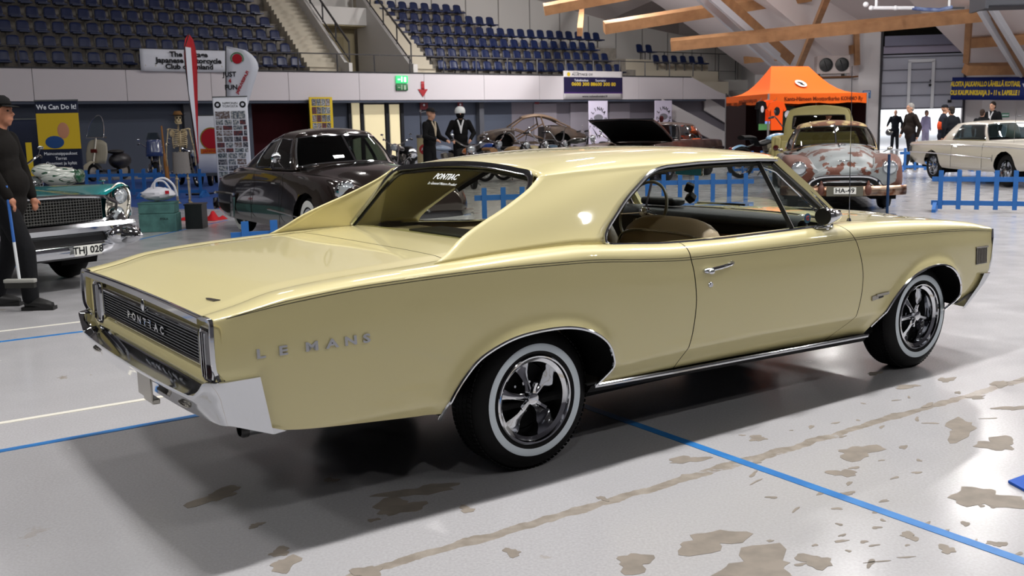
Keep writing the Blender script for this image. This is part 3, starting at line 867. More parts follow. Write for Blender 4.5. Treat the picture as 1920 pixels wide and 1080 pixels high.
    prof = [(-1.425, .852), (-1.405, .842), (-1.375, .832), (-1.372, .80), (-1.378, .775), (-1.378, .655), (-1.40, .64), (-1.405, .60), (-1.36, .56), (-1.30, .52), (-1.2, .45)]
    G = []
    for y in yy:
        e = max(0, (abs(y) - .80) / .10)
        G.append([(x + (min(-1.40, x) - x) * min(1, e) * (1 if z > .62 else 0), y * (1.0), z) for x, z in prof])
    mb.grid(G); mb.build('tail_panel', M_YEL, T, angle=50)
    # chrome bar across the tail edge, then down each corner
    mb = MB()
    pt = [(-1.428 + .0 * y, y, .857 + .008 * (1 - (y / .8) ** 2)) for y in [i / 12 * .80 for i in range(-12, 13)]]
    mb.sweep(pt, [(-.020, .010), (.004, .013), (.016, .004), (.016, -.012), (-.002, -.018), (-.020, -.012)])
    mb.build('trunk_edge_molding', M_CHROME, T, angle=50)
    for s in (-1, 1):
        mb = MB(); W = .905
        pts = [(-1.427, s * .80, .862), (-1.43, s * .86, .866), (-1.432, s * .895, .858), (-1.436, s * .905, .83), (-1.438, s * .908, .78), (-1.435, s * .906, .70), (-1.42, s * .90, .662), (-1.405, s * .88, .645)]
        mb.sweep(catmull(pts, 5), [(-.007, .006), (.007, .006), (.007, -.007), (-.007, -.007)], up=(-1, 0, .01)); mb.build('corner_molding', M_CHROME, T, angle=50)
    # lamps
    for s in (-1, 1):
        mb = MB(); y0, y1 = s * .70, s * .815
        if s < 0: y0, y1 = y1, y0
        out = [(-1.40, (y0 + y1) / 2 + (abs(y1 - y0) / 2) * max(-1, min(1, math.cos(a) * 1.25)), .722 + .092 * max(-1, min(1, math.sin(a) * 1.2))) for a in [2 * PI * k / 32 for k in range(32)]]
        mb.tube(out, .011, 8, closed=True)
        lf = mb.build('tail_light', M_CHROME, T)
        mb = MB(); inn = [(-1.41, (y0 + y1) / 2 + (p[1] - (y0 + y1) / 2) * .88, .722 + (p[2] - .722) * .95) for p in out]
        mb.prism(inn, (0, 0, 0), (.06, 0, 0)); mb.build('lens', mat('dark_red_lens', '1c0508', .08, coat=1), lf)
        mb = MB()
        for k in range(3): mb.box((-1.415, (y0 + y1) / 2 + (k - 1) * .022, .722), (.01, .004, .165))
        mb.build('rib', M_CHROME, lf)
    # grille
    mb = MB(); a = .665
    zt, zb = .792, .672
    mb.tube([(-1.395, -a, zt), (-1.395, a, zt), (-1.395, a, zb), (-1.395, -a, zb)], .009, 6, closed=True)
    gr = mb.build('tail_grille', M_CHROME, T)
    mb = MB(); mb.box((-1.385, 0, (zt + zb) / 2), (.012, 2 * a, zt - zb)); mb.build('backing', M_BLACK, gr)
    mb = MB()
    for k in range(9): mb.box((-1.394, 0, zb + .012 + k * (zt - zb - .024) / 8), (.008, 2 * a - .01, .004))
    mb.build('fins', mat('gunmetal_fins', '55595e', .25, 1.0), gr)
    RB = frame((0, -1, 0), (0, 0, 1))
    t = 'PONTIAC'
    for k, ch in enumerate(t):
        text_obj('letter', ch, .043, M_CHROME, gr, (-1.403, .235 - k * .0783, .730), RB, .003, sx=1.6, bold=.001)
    mb = MB(); mb.ball((-1.405, 0, .805), (.010, .014, .030)); mb.cyl((-1.40, 0, .775), (-1.40, 0, .83), .004, n=6); mb.build('crest', M_CHROME, T)
    mb = MB(); mb.prism([(x_, y_, top_z(x_, -y_, sm(x_, W_T), sm(x_, PIN_T))) for x_, y_ in ((-1.298, -.63), (-1.303, -.60), (-1.308, -.55), (-1.316, -.52), (-1.322, -.55), (-1.318, -.61))], (0, 0, -.004), (0, 0, .004)); mb.build('trunk_emblem', M_CHROME_D, T)
    # ---------------- rear bumper
    mb = MB(); G = []
    cols = []
    for k in range(-30, 31):
        q = abs(k) / 30; s = 1 if k >= 0 else -1
        if q <= .62: cols.append((s, 'r', q / .62))
        elif q <= .78: cols.append((s, 'c', (q - .62) / .16))
        else: cols.append((s, 's', (q - .78) / .22))
    vv = (0, .04, .10, .22, .38, .55, .72, .86, .95, 1.0)
    for (s, kd, t) in cols:
        yb = t * .87 if kd == 'r' else .87 + .075 * (math.sin(t * PI / 2) if kd == 'c' else 1)
        zt = interp(yb, [(0, .580), (.78, .583), (.83, .605), (.87, .645), (.90, .655), (.95, .656)]); zb = interp(yb, [(0, .485), (.6, .485), (.88, .492), (.95, .494)]) - (.062 * t if kd == 's' else 0)
        col = []
        for v in vv:
            lean = .05 * v; x0 = -1.50 + .028 * (min(yb, .87) / .87) ** 3 + lean; xe = -1.285 + .045 * v; ys = .948 - .022 * v; rad = .06
            if kd == 'r': p = (x0, yb, 0)
            elif kd == 'c': a = t * PI / 2; p = (x0 + rad * (1 - math.cos(a)) * (1 - .6 * v), .87 + (ys - .87) * math.sin(a), 0)
            else: xc = x0 + rad * (1 - .6 * v); p = (xc + (xe - xc) * t, ys, 0)
            bul = .006 * math.sin(PI * min(1, v * 3)) if v < .34 else 0
            col.append((p[0] - (bul if kd != 's' else 0), s * p[1], zt + (zb - zt) * v ))
        p0 = Vector(col[0]); inn = Vector((.012, 0, .003)) if kd == 'r' else Vector((.010 * (1 - t) if kd == 'c' else 0, -s * .010 * (t if kd == 'c' else 1), .003))
        inn2 = Vector((.095, 0, .030 - .040 * max(0, min(1, (yb - .76) / .1)))) if kd == 'r' else Vector((.11 * (1 - t) if kd == 'c' else 0, -s * .04 * (t if kd == 'c' else 1), -.010))
        pl = Vector(col[-1]); G.append([tuple(p0 + inn2), tuple(p0 + inn)] + col + [tuple(pl + Vector((.05, 0, .004)))])
    mb.grid(G); rb = mb.build('rear_bumper', M_CHROME, T, angle=40)
    for y in (.55, -.55):
        mb = MB(); mb.ball((-1.468 + .02 * abs(y), y * 1.13, .520), (.016, .06, .013)); mb.build('bumper_slot_light', M_CHROME_D, rb)
    mb = MB(); mb.box((-1.492, -.25, .525), (.008, .18, .10)); mb.box((-1.475, -.27, .468), (.03, .12, .02)); mb.build('plate_bracket', M_CHROME_D, T, bevel=.003)
    mb = MB(); mb.cyl((-1.27, -.70, .405), (-.9, -.68, .40), .030, n=14, m=M_STEEL); mb.lathe([(.026, 0), (.034, .01), (.034, .03)], (-1.285, -.70, .405), 'X', 14, M_BLACK); mb.build('exhaust_tip', None, T)
    # ---------------- front bumper and nose
    mb = MB(); G = []
    for k in range(-26, 27):
        q = abs(k) / 26; s = 1 if k >= 0 else -1; col = []
        for v in (0, .05, .15, .35, .6, .8, .95, 1):
            zt = interp(q, [(0, .50), (.5, .50), (.65, .53), (1, .538)]); zb = interp(q, [(0, .34), (1, .332)])
            if q < .62: y = q / .62 * .86; x = 3.72 - .13 * (y / .86) ** 2.2 - .24 * v ** 1.3
            else:
                w = (q - .62) / .38; a = min(1, w * 2.5) * PI / 2; x0 = 3.59 - .24 * v ** 1.3; xe = interp(v, [(0, 3.475), (.3, 3.44), (1, 3.275)])
                y = .86 + (.075 - .02 * v) * math.sin(a); xc = x0 - .05 * (1 - math.cos(a)); t = max(0, w - .4) / .6; x = xc + (xe - xc) * t
            col.append((x, s * y, zt + (zb - zt) * v))
        p0 = Vector(col[0]); G.append([tuple(p0 + Vector((-.05 if q < .62 else 0, 0 if q < .62 else -s * .04, -.008)))] + col)
    mb.grid(G); mb.build('front_bumper', M_CHROME, T, angle=40)
    mb = MB(); mb.grid([[(3.575 + .09 * (1 - abs(y) / .90), y * .985, z) for z in (.78, .74, .70, .60, .54)] for y in [i / 10 * .90 for i in range(-10, 11)]]); mb.build('front_grille', M_BLACK, T)
    for s in (-1, 1):
        mb = MB(); mb.sweep([(3.614, s * .893, .805), (3.612, s * .900, .75), (3.602, s * .903, .62), (3.58, s * .898, .54)], [(-.006, .006), (.006, .006), (.006, -.006), (-.006, -.006)]); mb.build('fender_edge_molding', M_CHROME, T)
    # ---------------- louvred marker on the fender, badges
    for s in (-1, 1):
        def sp(x, z, o=.003): return (x, s * (side_y(x, z) + o), z)
        mb = MB()
        for k in range(8):
            x = 3.40 + k * .018; mb.bar(sp(x, .70 - .0), sp(x + .004, .605), .006, .006)
        mb.bar(sp(3.39, .706, .004), sp(3.545, .700, .004), .008, .008)
        mb.bar(sp(3.40, .60), sp(3.54, .598), .004, .004); mk = mb.build('marker_louvre', M_CHROME_D, T)
        mb = MB(); mb.add([sp(3.39, .71, .0015), sp(3.545, .705, .0015), sp(3.54, .60, .0015), sp(3.395, .60, .0015)], [(0, 1, 2, 3)]); mb.build('backing', M_BLACK, mk)
        mb = MB()
        mb.bar(sp(2.30, .515, .004), sp(2.36, .520, .004), .006, .024, M_CHROME_D); mb.bar(sp(2.34, .528, .005), sp(2.455, .532, .005), .006, .014, M_CHROME_D)
        mb.bar(sp(2.36, .515, .006), sp(2.40, .518, .006), .006, .010, M_BLACK); mb.build('fender_badge', None, T)
    RS = frame((1, 0, 0), (0, 0, 1))       # right-hand side, read from outside
    xs_ = [-1.275, -1.155, -1.02, -.915, -.80, -.69][:6]
    word = 'LEMANS'; px = [487, 521, 569, 611, 646, 678]; xw = [-1.268, -1.185, -1.075, -.995, -.92, -.855]
    for k, ch in enumerate(word):
        x = xw[k]; text_obj('letter', ch, .046, M_CHROME, T, (x, -(side_y(x, .735) + .003), .731), frame((1, 0, 0), (0, .06, 1)), .006, sx=1.5, bold=.0016)
    # pinstripe: two thin dark lines
    for s in (-1, 1):
        mb = MB()
        for dz in (-.004, .006):
            pts = []
            for k in range(90):
                x = -1.375 + k / 89 * (3.60 + 1.375); z = sm(x, PIN_T) - .006 + dz * min(1, k / 4)
                pts.append((warp_x(x, z) if x > 3.2 or x < -1 else x, s * (side_y(x, z) + .0012), z))
            mb.sweep(pts, [(-.0006, .0011), (.0006, .0011), (.0006, -.0011), (-.0006, -.0011)])
        mb.build('pinstripe', M_PIN, T)
    # ---------------- chrome: arch lips, rocker, window frame, belt
    for s in (-1, 1):
        for poly in (REARC_S, FRARC_S):
            mb = MB(); q = [p for p in poly if p[1] > .335]
            mb.tube([(x, s * (side_y(x, z) + .003), z) for x, z in q], .0075, 6)
            mb.build('wheel_arch_trim', M_CHROME, T)
            lin = [(x, z) for x, z in poly]
            lin = [p for p in lin if p[1] > .345]; wc = (0.0, .323) if lin[0][0] < 1 else (2.921, .323); mb = MB(); LG = []
            for x, z in lin:
                d = math.hypot(x - wc[0], z - wc[1]); f = max(1.0, .375 / d); xi, zi = wc[0] + (x - wc[0]) * f, wc[1] + (z - wc[1]) * f
                LG.append([(x, s * (side_y(x, max(z, .34)) - .004), z), (xi, s * .875, zi), (xi, s * .56, zi)])
            mb.grid(LG); nL = len(LG); mb.add([g[-1] for g in LG] + [(wc[0], s * .56, .30)], [(i, i + 1, nL) for i in range(nL - 1)])
            mb.build('wheel_well', M_MATTE, T)
        mb = MB(); pts = [(x, s * (sm(x, W_T) - .062), interp(x, [(.32, .335), (.85, .318), (2.37, .283)])) for x in [.32 + i / 12 * 2.05 for i in range(13)]]
        mb.sweep(pts, [(s * .006, .010), (-s * .0, .010), (s * -.0, -.006), (s * .006, -.010)]); mb.tube([(p[0], p[1], p[2] + .008) for p in pts], .0065, 6); mb.build('rocker_molding', M_CHROME, T)
        mb = MB(); mb.grid([[(x, s * (sm(x, W_T) - .066), interp(x, [(.32, .33), (2.37, .278)]) + .01), (x, s * (sm(x, W_T) - .10), interp(x, [(.32, .30), (2.37, .245)])), (x, s * .6, .24)] for x in [.30 + i / 6 * 2.08 for i in range(7)]]); mb.build('rocker_panel', M_BLACK, T)
        # window frame: belt line, quarter corner, rail
        o = .006
        loop = [(x, s * (y + o), z) for x, y, z in wout]
        railp = [(x, s * (y + o), z) for x, y, z in rail]
        cor = catmull([(.47, s * .838, .968), (.432, s * .845, .974), (.420, s * .842, .99)], 3)
        mb = MB(); mb.tube([Vector(c) for c in cor] + loop[1:] + railp[1:], .0085, 6); mb.build('window_rail_trim', M_CHROME, T)
        belt = [(x, s * (.846), sm(x, [(.45, .968), (.6, .958), (.88, .942), (1.3, .935), (2.05, .943)])) for x in [.45 + i / 24 * 1.6 for i in range(25)]]
        mb = MB(); mb.sweep(belt, [(-.010, .008), (.010, .008), (.012, -.006), (-.010, -.008)]); mb.build('belt_trim', M_CHROME, T)
        # inner dark seal under the rail
        mb = MB(); mb.tube([(x, s * (y - .016), z - .018) for x, y, z in wout[8:] + rail[1:]], .014, 6); mb.build('window_seal', M_BLACK, T)
        # A pillar
        a0 = Vector((1.80, s * .660, 1.298)); a1 = Vector((2.13, s * .800, .965))
        mb = MB()
        mb.sweep([a0 + Vector((-.01, 0, .006)), a0.lerp(a1, .5) + Vector((.012, s * .004, .008)), a1 + Vector((.03, 0, 0))], [(-.022, .018), (.022, .018), (.022, -.016), (-.022, -.016)], up=(.6, s * .3, .7)); mb.build('windshield_pillar', M_YEL, T)
        mb = MB(); mb.tube([a0 + Vector((0, s * .012, .008)), a0.lerp(a1, .5) + Vector((.012, s * .018, .0)), a1 + Vector((.01, s * .016, 0))], .009, 6)
        mb.build('pillar_trim', M_CHROME, T)
        mb = MB(); mb.tube([a0 + Vector((-.03, s * .0, -.016)), a0.lerp(a1, .5) + Vector((-.022, s * .006, -.012)), a1 + Vector((-.03, s * .012, 0))], .014, 6)
        mb.build('pillar_seal', M_BLACK, T)
        # vent window: divider bar, frame, pane
        d0 = Vector((1.655, s * .668, 1.288)); d1 = Vector((1.735, s * .832, .945))
        f0 = a0 + Vector((-.05, s * -.0, -.03)); f1 = a1 + Vector((-.07, s * .015, -.015))
        mb = MB(); mb.bar(d0, d1, .014, .022, M_BLACK); mb.tube([d0 + Vector((.0, s * .008, 0)), d1 + Vector((0, s * .008, 0))], .003, 5, M_CHROME)
        mb.tube([d0 + Vector((.03, 0, -.02)), f0.lerp(f1, .1), f1], .006, 6, M_CHROME); vw = mb.build('vent_window', None, T)
        mb = MB(); mb.add([d0, f0, f1, d1], [(0, 1, 2, 3)]); mb.build('pane', M_GLASS, vw)
        # handle and lock
        mb = MB(); hx = .985; hz = .812
        yy_ = side_y(.98, .81)
        pts = [(1.0, s * (yy_ + .028), .812), (1.06, s * (yy_ + .032), .818), (1.13, s * (yy_ + .022), .824), (1.165, s * (yy_ + .006), .826)]
        mb.tube(catmull(pts, 4), [.010] * 12 + [.008], 8); mb.ball((.985, s * (yy_ + .012), .806), (.034, .022, .016)); mb.ball((.985, s * (yy_ + .035), .803), (.020, .01, .013))
        mb.ball((1.165, s * yy_, .826), (.016, .008, .010)); mb.build('door_handle', M_CHROME, parts['door', s])
        mb = MB(); mb.lathe([(0, s * .010), (.010, s * .010), (.014, s * .006), (.015, 0)], (1.005, s * side_y(1.0, .735), .735), 'Y', 16); mb.build('door_lock', M_CHROME, parts['door', s])
    # ---------------- glass: windshield and backlight with surrounds
    def arcg(bot, top, n, m, bow_b, bow_t, crown=.02):
        G = []
        for i in range(n + 1):
            t = -1 + 2 * i / n; row = []
            for j in range(m + 1):
                v = j / m; hb = bot[1] + (top[1] - bot[1]) * v
                x = bot[0] + (top[0] - bot[0]) * v + (bow_b + (bow_t - bow_b) * v) * (1 - t * t)
                z = bot[2] + (top[2] - bot[2]) * v + crown * v * (1 - t * t)
                row.append((x, t * hb, z))
            G.append(row)
        return G
    WS = arcg((2.13, .78, .962), (1.815, .635, 1.300), 16, 6, .20, .115)
    mb = MB(); mb.grid(WS); mb.build('windshield', M_GLASS, T)
    mb = MB(); mb.tube([r[-1] for r in WS], .010, 6); mb.tube([(p[0] + .01, p[1], p[2] - .005) for p in [r[0] for r in WS]], .009, 6); mb.build('windshield_trim', M_CHROME, T)
    BL = arcg((-.045, .745, .992), (.182, .640, 1.282), 16, 6, -.03, .055, .040)
    mb = MB(); mb.grid(BL); bl = mb.build('rear_window', glass('tinted_rear_glass', (.82, .84, .72)), T)
    loop = [BL[0][j] for j in range(7)] + [r[-1] for r in BL[1:]] + [BL[-1][j] for j in range(5, -1, -1)]
    rr = catmull([BL[0][0], BL[0][3], BL[0][5], Vector(BL[0][6]).lerp(Vector(BL[1][6]), .5)] + [r[-1] for r in BL[2:-2]] + [Vector(BL[-1][6]).lerp(Vector(BL[-2][6]), .5), BL[-1][5], BL[-1][3], BL[-1][0]], 3)
    mb = MB(); mb.sweep([p + Vector((-.010, 0, .004)) for p in rr], [(-.016, .004), (.0, .009), (.016, .006), (.016, -.006), (-.016, -.006)], up=(-.75, 0, .65)); mb.build('rear_window_trim', M_CHROME, T)
    mb = MB(); mb.sweep([Vector((p.x + .002, p.y * .975, p.z - .016 * (1 if p.z > 1.2 else .4))) for p in rr], [(-.016, .003), (.016, .003), (.016, -.003), (-.016, -.003)], up=(-.75, 0, .65)); mb.build('rear_window_seal', M_BLACK, T)
    RG = frame((0, -1, 0), Vector((.26, 0, .30)))
    o = text_obj('sticker_title', 'PONTIAC', .050, mat('sticker_white', 'e8ecf0', .5), bl, (.172, .105, 1.262), RG, .0005, shear=.3, bold=.0012)
    text_obj('sticker_line', 'La General Motors Product', .024, mat('sticker_white', 'e8ecf0', .5), bl, (.148, .105, 1.228), RG, .0005, shear=.3)
    # sail inner walls beside the backlight
    for s in (-1, 1):
        mb = MB(); G = []
        for v in range(NV + 1):
            x, y, z = rows[0][v]; t = v / NV
            gx = -.045 + .26 * t; gy = .745 - .105 * t; gz = .992 + .30 * t
            G.append([(x + (gx - x) * q * 1.0, s * (y + (gy - y) * q), z + (min(gz, z) - z) * q - .01 * math.sin(PI * q) * 0) for q in (0, .06, .35, .7, 1)])
        mb.grid(G, flip=(s > 0)); mb.build('buttress_wall', M_YEL, T, angle=50)
    # deck behind the glass under the buttresses
    mb = MB(); G = []
    for i in range(9):
        t = i / 8; G.append([(-.05 - .0 + 0 * y + (-.35) * (1 - t), y, .985 + .012 * t) for y in (-.80, -.4, 0, .4, .80)])
    # ---------------- floor pan, interior
    mb = MB(); mb.box((1.45, 0, .27), (2.3, 1.5, .04)); mb.box((-.75, 0, .50), (1.2, 1.5, .04)); mb.box((-.80, .0, .43), (.6, 1.1, .14)); mb.cyl((0, -.72, .322), (0, .72, .322), .045); mb.ball((0, 0, .322), .13)
    mb.cyl((2.921, -.72, .322), (2.921, .72, .322), .03); mb.box((3.3, 0, .44), (.35, 1.3, .1)); mb.build('underbody', M_MATTE, T)
    mb = MB(); mb.box((1.0, 0, .30), (2.3, 1.62, .02)); mb.box((2.2, 0, .6), (.03, 1.6, .6)); mb.build('cabin_floor', M_MATTE, T)
    for s in (-1, 1):
        mb = MB(); G = [[(x, s * y, z) for (y, z) in ((.835, sm(x, [(.0, .98), (.5, .962), (.9, .938), (2.1, .938)])), (.80, .935), (.78, .88), (.77, .6), (.77, .32))] for x in (.42, .6, .9, 1.3, 1.7, 2.1)]
        mb.grid(G); mb.build('door_trim', M_VINYL, T)
    def seat(x, yc, w, zb, zt, name, m1):
        mb = MB(); n = 14; G = []
        for i in range(n + 1):
            t = -1 + 2 * i / n; e = (1 - abs(t) ** 5); top = zb + (zt - zb) * (.80 + .20 * e)
            G.append([(x + a, yc + t * w * (1 if b < .9 else .985), zb + (top - zb) * b) for a, b in ((.10, 0), (.07, .5), (.03, .85), (.0, .97), (-.05, 1.0), (-.10, .97), (-.13, .85), (-.12, .5), (-.10, 0))])
        mb.grid(G); mb.add(G[0], [tuple(range(9))]); mb.add(G[-1], [tuple(range(9))[::-1]])
        o = mb.build(name, m1, T, angle=60)
        return o
    b1 = seat(1.30, .40, .33, .45, 1.02, 'front_seat', M_VINYL); b2 = seat(1.30, -.42, .34, .45, 1.02, 'front_seat', M_VINYL)
    for s_ in (b1, b2):
        yc = .40 if s_ is b1 else -.42
        mb = MB(); mb.tube(catmull([(1.165, yc - .33, .60), (1.165, yc - .325, .85), (1.168, yc - .25, .93), (1.17, yc, .945), (1.168, yc + .25, .93), (1.165, yc + .325, .85), (1.165, yc + .33, .60)], 5), .007, 6); mb.build('piping', M_CHROME, s_)
        mb = MB(); mb.box((1.55, yc, .52), (.50, .62, .16)); mb.build('cushion', M_VINYL, s_, bevel=.04)
    seat(.42, 0, .62, .45, .93, 'rear_seat', M_VINYL)
    mb = MB(); mb.box((.12, 0, .955), (.46, 1.40, .02)); mb.build('parcel_shelf', mat('cream_shelf', 'a89c80', .7), T)
    mb = MB(); mb.box((.07, -.10, .985), (.20, .50, .05)); mb.build('shelf_speaker', M_BLACK, T, bevel=.006)
    mb = MB(); G = []
    for i in range(13):
        y = -.78 + 1.56 * i / 12; cr = .14 * (1 - (y / .78) ** 2)
        G.append([(2.14 + cr, y, .955), (1.98 + cr * .5, y, .985), (1.90, y, .985), (1.85, y, .965), (1.84, y, .93), (1.88, y, .90), (1.90, y, .80), (1.93, y, .76), (1.98, y, .6)])
    mb.grid(G); da = mb.build('dashboard', M_DASH, T, angle=60)
    mb = MB(); mb.box((1.885, -.18, .835), (.012, 1.1, .05)); mb.build('veneer_strip', M_WOODV, da)
    mb = MB()
    for k in range(4): mb.lathe([(.0, 0), (.035, 0), (.04, -.008), (.045, 0)], (1.872, .50 - k * .1, .885), 'X', 18)
    mb.build('gauge_rings', M_CHROME_D, da)
    mb = MB(); mb.box((1.5, -.02, .50), (.8, .16, .22)); mb.build('console', M_WOODV, T, bevel=.02)
    mb = MB(); mb.cyl((1.55, -.02, .6), (1.53, -.02, .72), .006, m=M_CHROME); mb.ball((1.53, -.02, .73), .018, M_CHROME); mb.build('shifter', None, T)
    # steering wheel on the left
    ax = Vector((-.86, 0, .36)).normalized(); c = Vector((1.80, .38, .965)); u = Vector((0, 1, 0)); v = ax.cross(u).normalized()
    mb = MB(); mb.tube([c + (u * math.cos(a) + v * math.sin(a)) * .195 for a in [2 * PI * k / 40 for k in range(40)]], .010, 8, closed=True); sw = mb.build('steering_wheel', mat('olive_rim', '5f5a46', .3), T)
    mb = MB()
    for a in (.15, PI - .15, PI * 1.5): mb.bar(c - ax * .02, c + (u * math.cos(a) + v * math.sin(a)) * .19, .02, .006)
    mb.ball(c - ax * .01, (.035, .035, .035)); mb.cyl(c - ax * .02, c - ax * .22, .025); mb.build('spokes', M_CHROME, sw)
    mb = MB(); mb.box((1.97, .38, 1.02), (.12, .30, .05)); mb.build('instrument_hood', M_DASH, T, bevel=.02)
    # interior mirror, dice, visors, wipers
    mb = MB(); mb.box((1.84, .02, 1.225), (.02, .22, .055)); im = mb.build('rear_view_mirror', M_CHROME_D, T, bevel=.008)
    mb = MB(); mb.box((1.828, .02, 1.225), (.004, .21, .048)); mb.build('mirror_glass', mat('mirror_teal', '5fb5b8', .05, .9), im)
    mb = MB(); mb.cyl((1.84, .02, 1.24), (1.89, .02, 1.30), .006); mb.build('stem', M_CHROME_D, im)
    T2 = thing('fuzzy_dice', 'pair of black fuzzy dice hanging from the mirror inside the yellow car', 'fuzzy dice', tuple(T.matrix_basis @ Vector((1.83, .0, 1.2))) if False else (-.4046 + math.cos(math.radians(35.74)) * 1.83 - math.sin(math.radians(35.74)) * .01, 5.0 + math.sin(math.radians(35.74)) * 1.83 + math.cos(math.radians(35.74)) * .01, 0), math.radians(35.74))
    for (zz, an, dy) in ((1.125, .5, 0.0), (1.065, 1.1, -.012)):
        mb = MB(); mb.box((0, dy, zz), (.052, .052, .052), rot=Matrix.Rotation(an, 3, 'X') @ Matrix.Rotation(.7, 3, 'Z')); dd = mb.build('dice', mat('black_plush', '09090b', .95, sheen=.5), T2, bevel=.010)
    mb = MB(); mb.tube([(0, 0, 1.21), (0, 0, 1.15)], .0015, 4); mb.tube([(0, -.012, 1.21), (0, -.012, 1.09)], .0015, 4); mb.build('string', M_BLACK, T2)
    for s in (-1, 1):
        mb = MB(); mb.box((1.72, s * .34, 1.293), (.16, .42, .015)); mb.build('sun_visor', mat('cream_headliner', 'b9ad8e', .8), T, bevel=.006)
    for y0 in (.45, -.25):
        mb = MB(); mb.tube([(2.36 - .05 * abs(y0), y0, .972), (2.315, y0 - .20, .99), (2.27, y0 - .44, .99)], .006, 6, M_CHROME_D); mb.bar((2.335, y0 - .02, .985), (2.255, y0 - .5, .998), .006, .012, M_BLACK); mb.build('wiper', None, T)
    mb = MB(); mb.grid([[(2.10 + .20 * (1 - (y / .8) ** 2) + q, y, .958 + .004 * 0) for q in (0, .06, .09)] for y in [i / 10 * .8 for i in range(-10, 11)]]); 
    # round sticker in the vent pane
    mb = MB(); c = Vector((1.90, -.800, .985)); mb.lathe([(0, -.001), (.028, -.001), (.028, .0)], c, 'Y', 24, mat('sticker_blue', '28547e', .5)); st = mb.build('round_sticker', None, T)
    text_obj('letter', 'G', .035, mat('sticker_red', 'c03a34', .5), st, c + Vector((0, -.0022, 0)), frame((1, 0, 0), (0, .0, 1)), .0005, bold=.001)
    # side mirrors
    for s in (-1,):
        mb = MB(); p = Vector((2.02, s * .885, .0))
        mb.ball((1.945, s * .872, .938), (.082, .03, .008)); mb.cyl((1.96, s * .875, .93), (1.955, s * .89, .98), .02, .022, 10)
        G = []
        cx, cy, cz = 1.93, s * .905, 1.000
        prof = [(-.035, .052, .043), (-.03, .057, .048), (.0, .056, .046), (.05, .046, .037), (.09, .030, .024), (.115, .012, .010), (.12, 0, 0)]
        for (dx, ry, rz) in prof: G.append([(cx + dx, cy + ry * math.cos(a), cz + rz * math.sin(a)) for a in [2 * PI * k / 20 for k in range(20)]])
        mb.grid(G, close_v=True); sm_ = mb.build('side_mirror', M_CHROME, T, angle=50)
        mb = MB(); mb.add([(cx - .036, cy + .053 * math.cos(a), cz + .044 * math.sin(a)) for a in [2 * PI * k / 20 for k in range(20)]], [tuple(range(20))]); mb.build('mirror_face', M_BLACK, sm_)
    mb = MB(); mb.cyl((2.315, -.765, .925), (2.315, -.765, .955), .018, .009, 12, M_CHROME); mb.cyl((2.315, -.765, .955), (2.315, -.765, .985), .006, .004, 8, M_CHROME); mb.cyl((2.315, -.765, .98), (2.30, -.765, 1.80), .0028, .0018, 6, M_CHROME); mb.build('antenna', None, T)
    # ---------------- wheels
    def wheel(x, s):
        ty = .85; wd = .215                                        # outer face, width
        R = .323
        prof = [(.197, ty - .005), (.212, ty + .000), (.232, ty + .004), (.250, ty + .004), (.275, ty - .004), (.297, ty - .016), (.311, ty - .032), (.318, ty - .05), (.3205, ty - .09), (.321, ty - wd / 2), (.3205, ty - wd + .07), (.312, ty - wd + .02), (.27, ty - wd), (.2, ty - wd)]
        mb = MB(); mb.lathe([(r, s * h) for r, h in prof], (x, 0, R), 'Y', 96); w = mb.build('tyre', M_RUBBER, T, angle=60)
        mb = MB(); mb.lathe([(r, s * (h + .0018)) for r, h in ((.219, ty + .0018), (.232, ty + .004), (.241, ty + .0044), (.250, ty + .004), (.2515, ty + .003))], (x, 0, R), 'Y', 96); mb.build('whitewall', M_WHITEWALL, w)
        mb = MB()
        for k in range(90):
            a = 2 * PI * k / 90
            for (h, sh) in ((.045, .0), (.075, .03), (.105, 0), (.135, .03), (.165, 0)):
                aa = a + sh; p = Vector((x + .3205 * math.cos(aa), s * (ty - h), R + .3205 * math.sin(aa)))
                mb.box(p, (.004, .024, .014), rot=Matrix.Rotation(-aa, 3, 'Y'))
        mb.build('tread_blocks', M_RUBBER, w, smooth=False, fix=False)
        mb = MB(); mb.lathe([(r, s * h) for r, h in ((.199, ty - .012), (.201, ty + .002), (.196, ty + .006), (.190, ty + .004), (.186, ty - .008), (.176, ty - .014), (.168, ty - .018), (.166, ty - .04), (.160, ty - .055), (.157, ty - .10), (.152, ty - .125))], (x, 0, R), 'Y', 72)
        rim = mb.build('rim', M_CHROME, T, angle=30)
        mb = MB(); mb.lathe([(0, s * (ty - .108)), (.153, s * (ty - .108)), (.154, s * (ty - .12))], (x, 0, R), 'Y', 40, M_MATTE); mb.build('brake_drum', None, rim)
        # five flared spokes
        mb = MB()
        for k in range(5):
            a0 = 2 * PI * k / 5 + (PI / 2 + .12 if x < 1 else PI / 2 + .45); G = []
            for (r, hw, h) in ((.030, .020, ty - .045), (.055, .015, ty - .048), (.085, .017, ty - .060), (.110, .026, ty - .072), (.135, .042, ty - .080), (.150, .047, ty - .080), (.158, .048, ty - .082)):
                row = []
                for t in (-1, -.9, -.5, 0, .5, .9, 1):
                    dd = .012 if abs(t) == 1 else (.0 + .010 * (1 - t * t))
                    hh = h - (.03 if abs(t) == 1 else 0) + .008 * (1 - t * t)
                    an = a0; px_ = r * math.cos(an) - t * hw * math.sin(an); pz_ = r * math.sin(an) + t * hw * math.cos(an)
                    row.append((x + px_, s * hh, R + pz_))
                G.append(row)
            mb.grid(G)
        mb.build('spokes', M_CHROME, rim, angle=35)
        mb = MB()
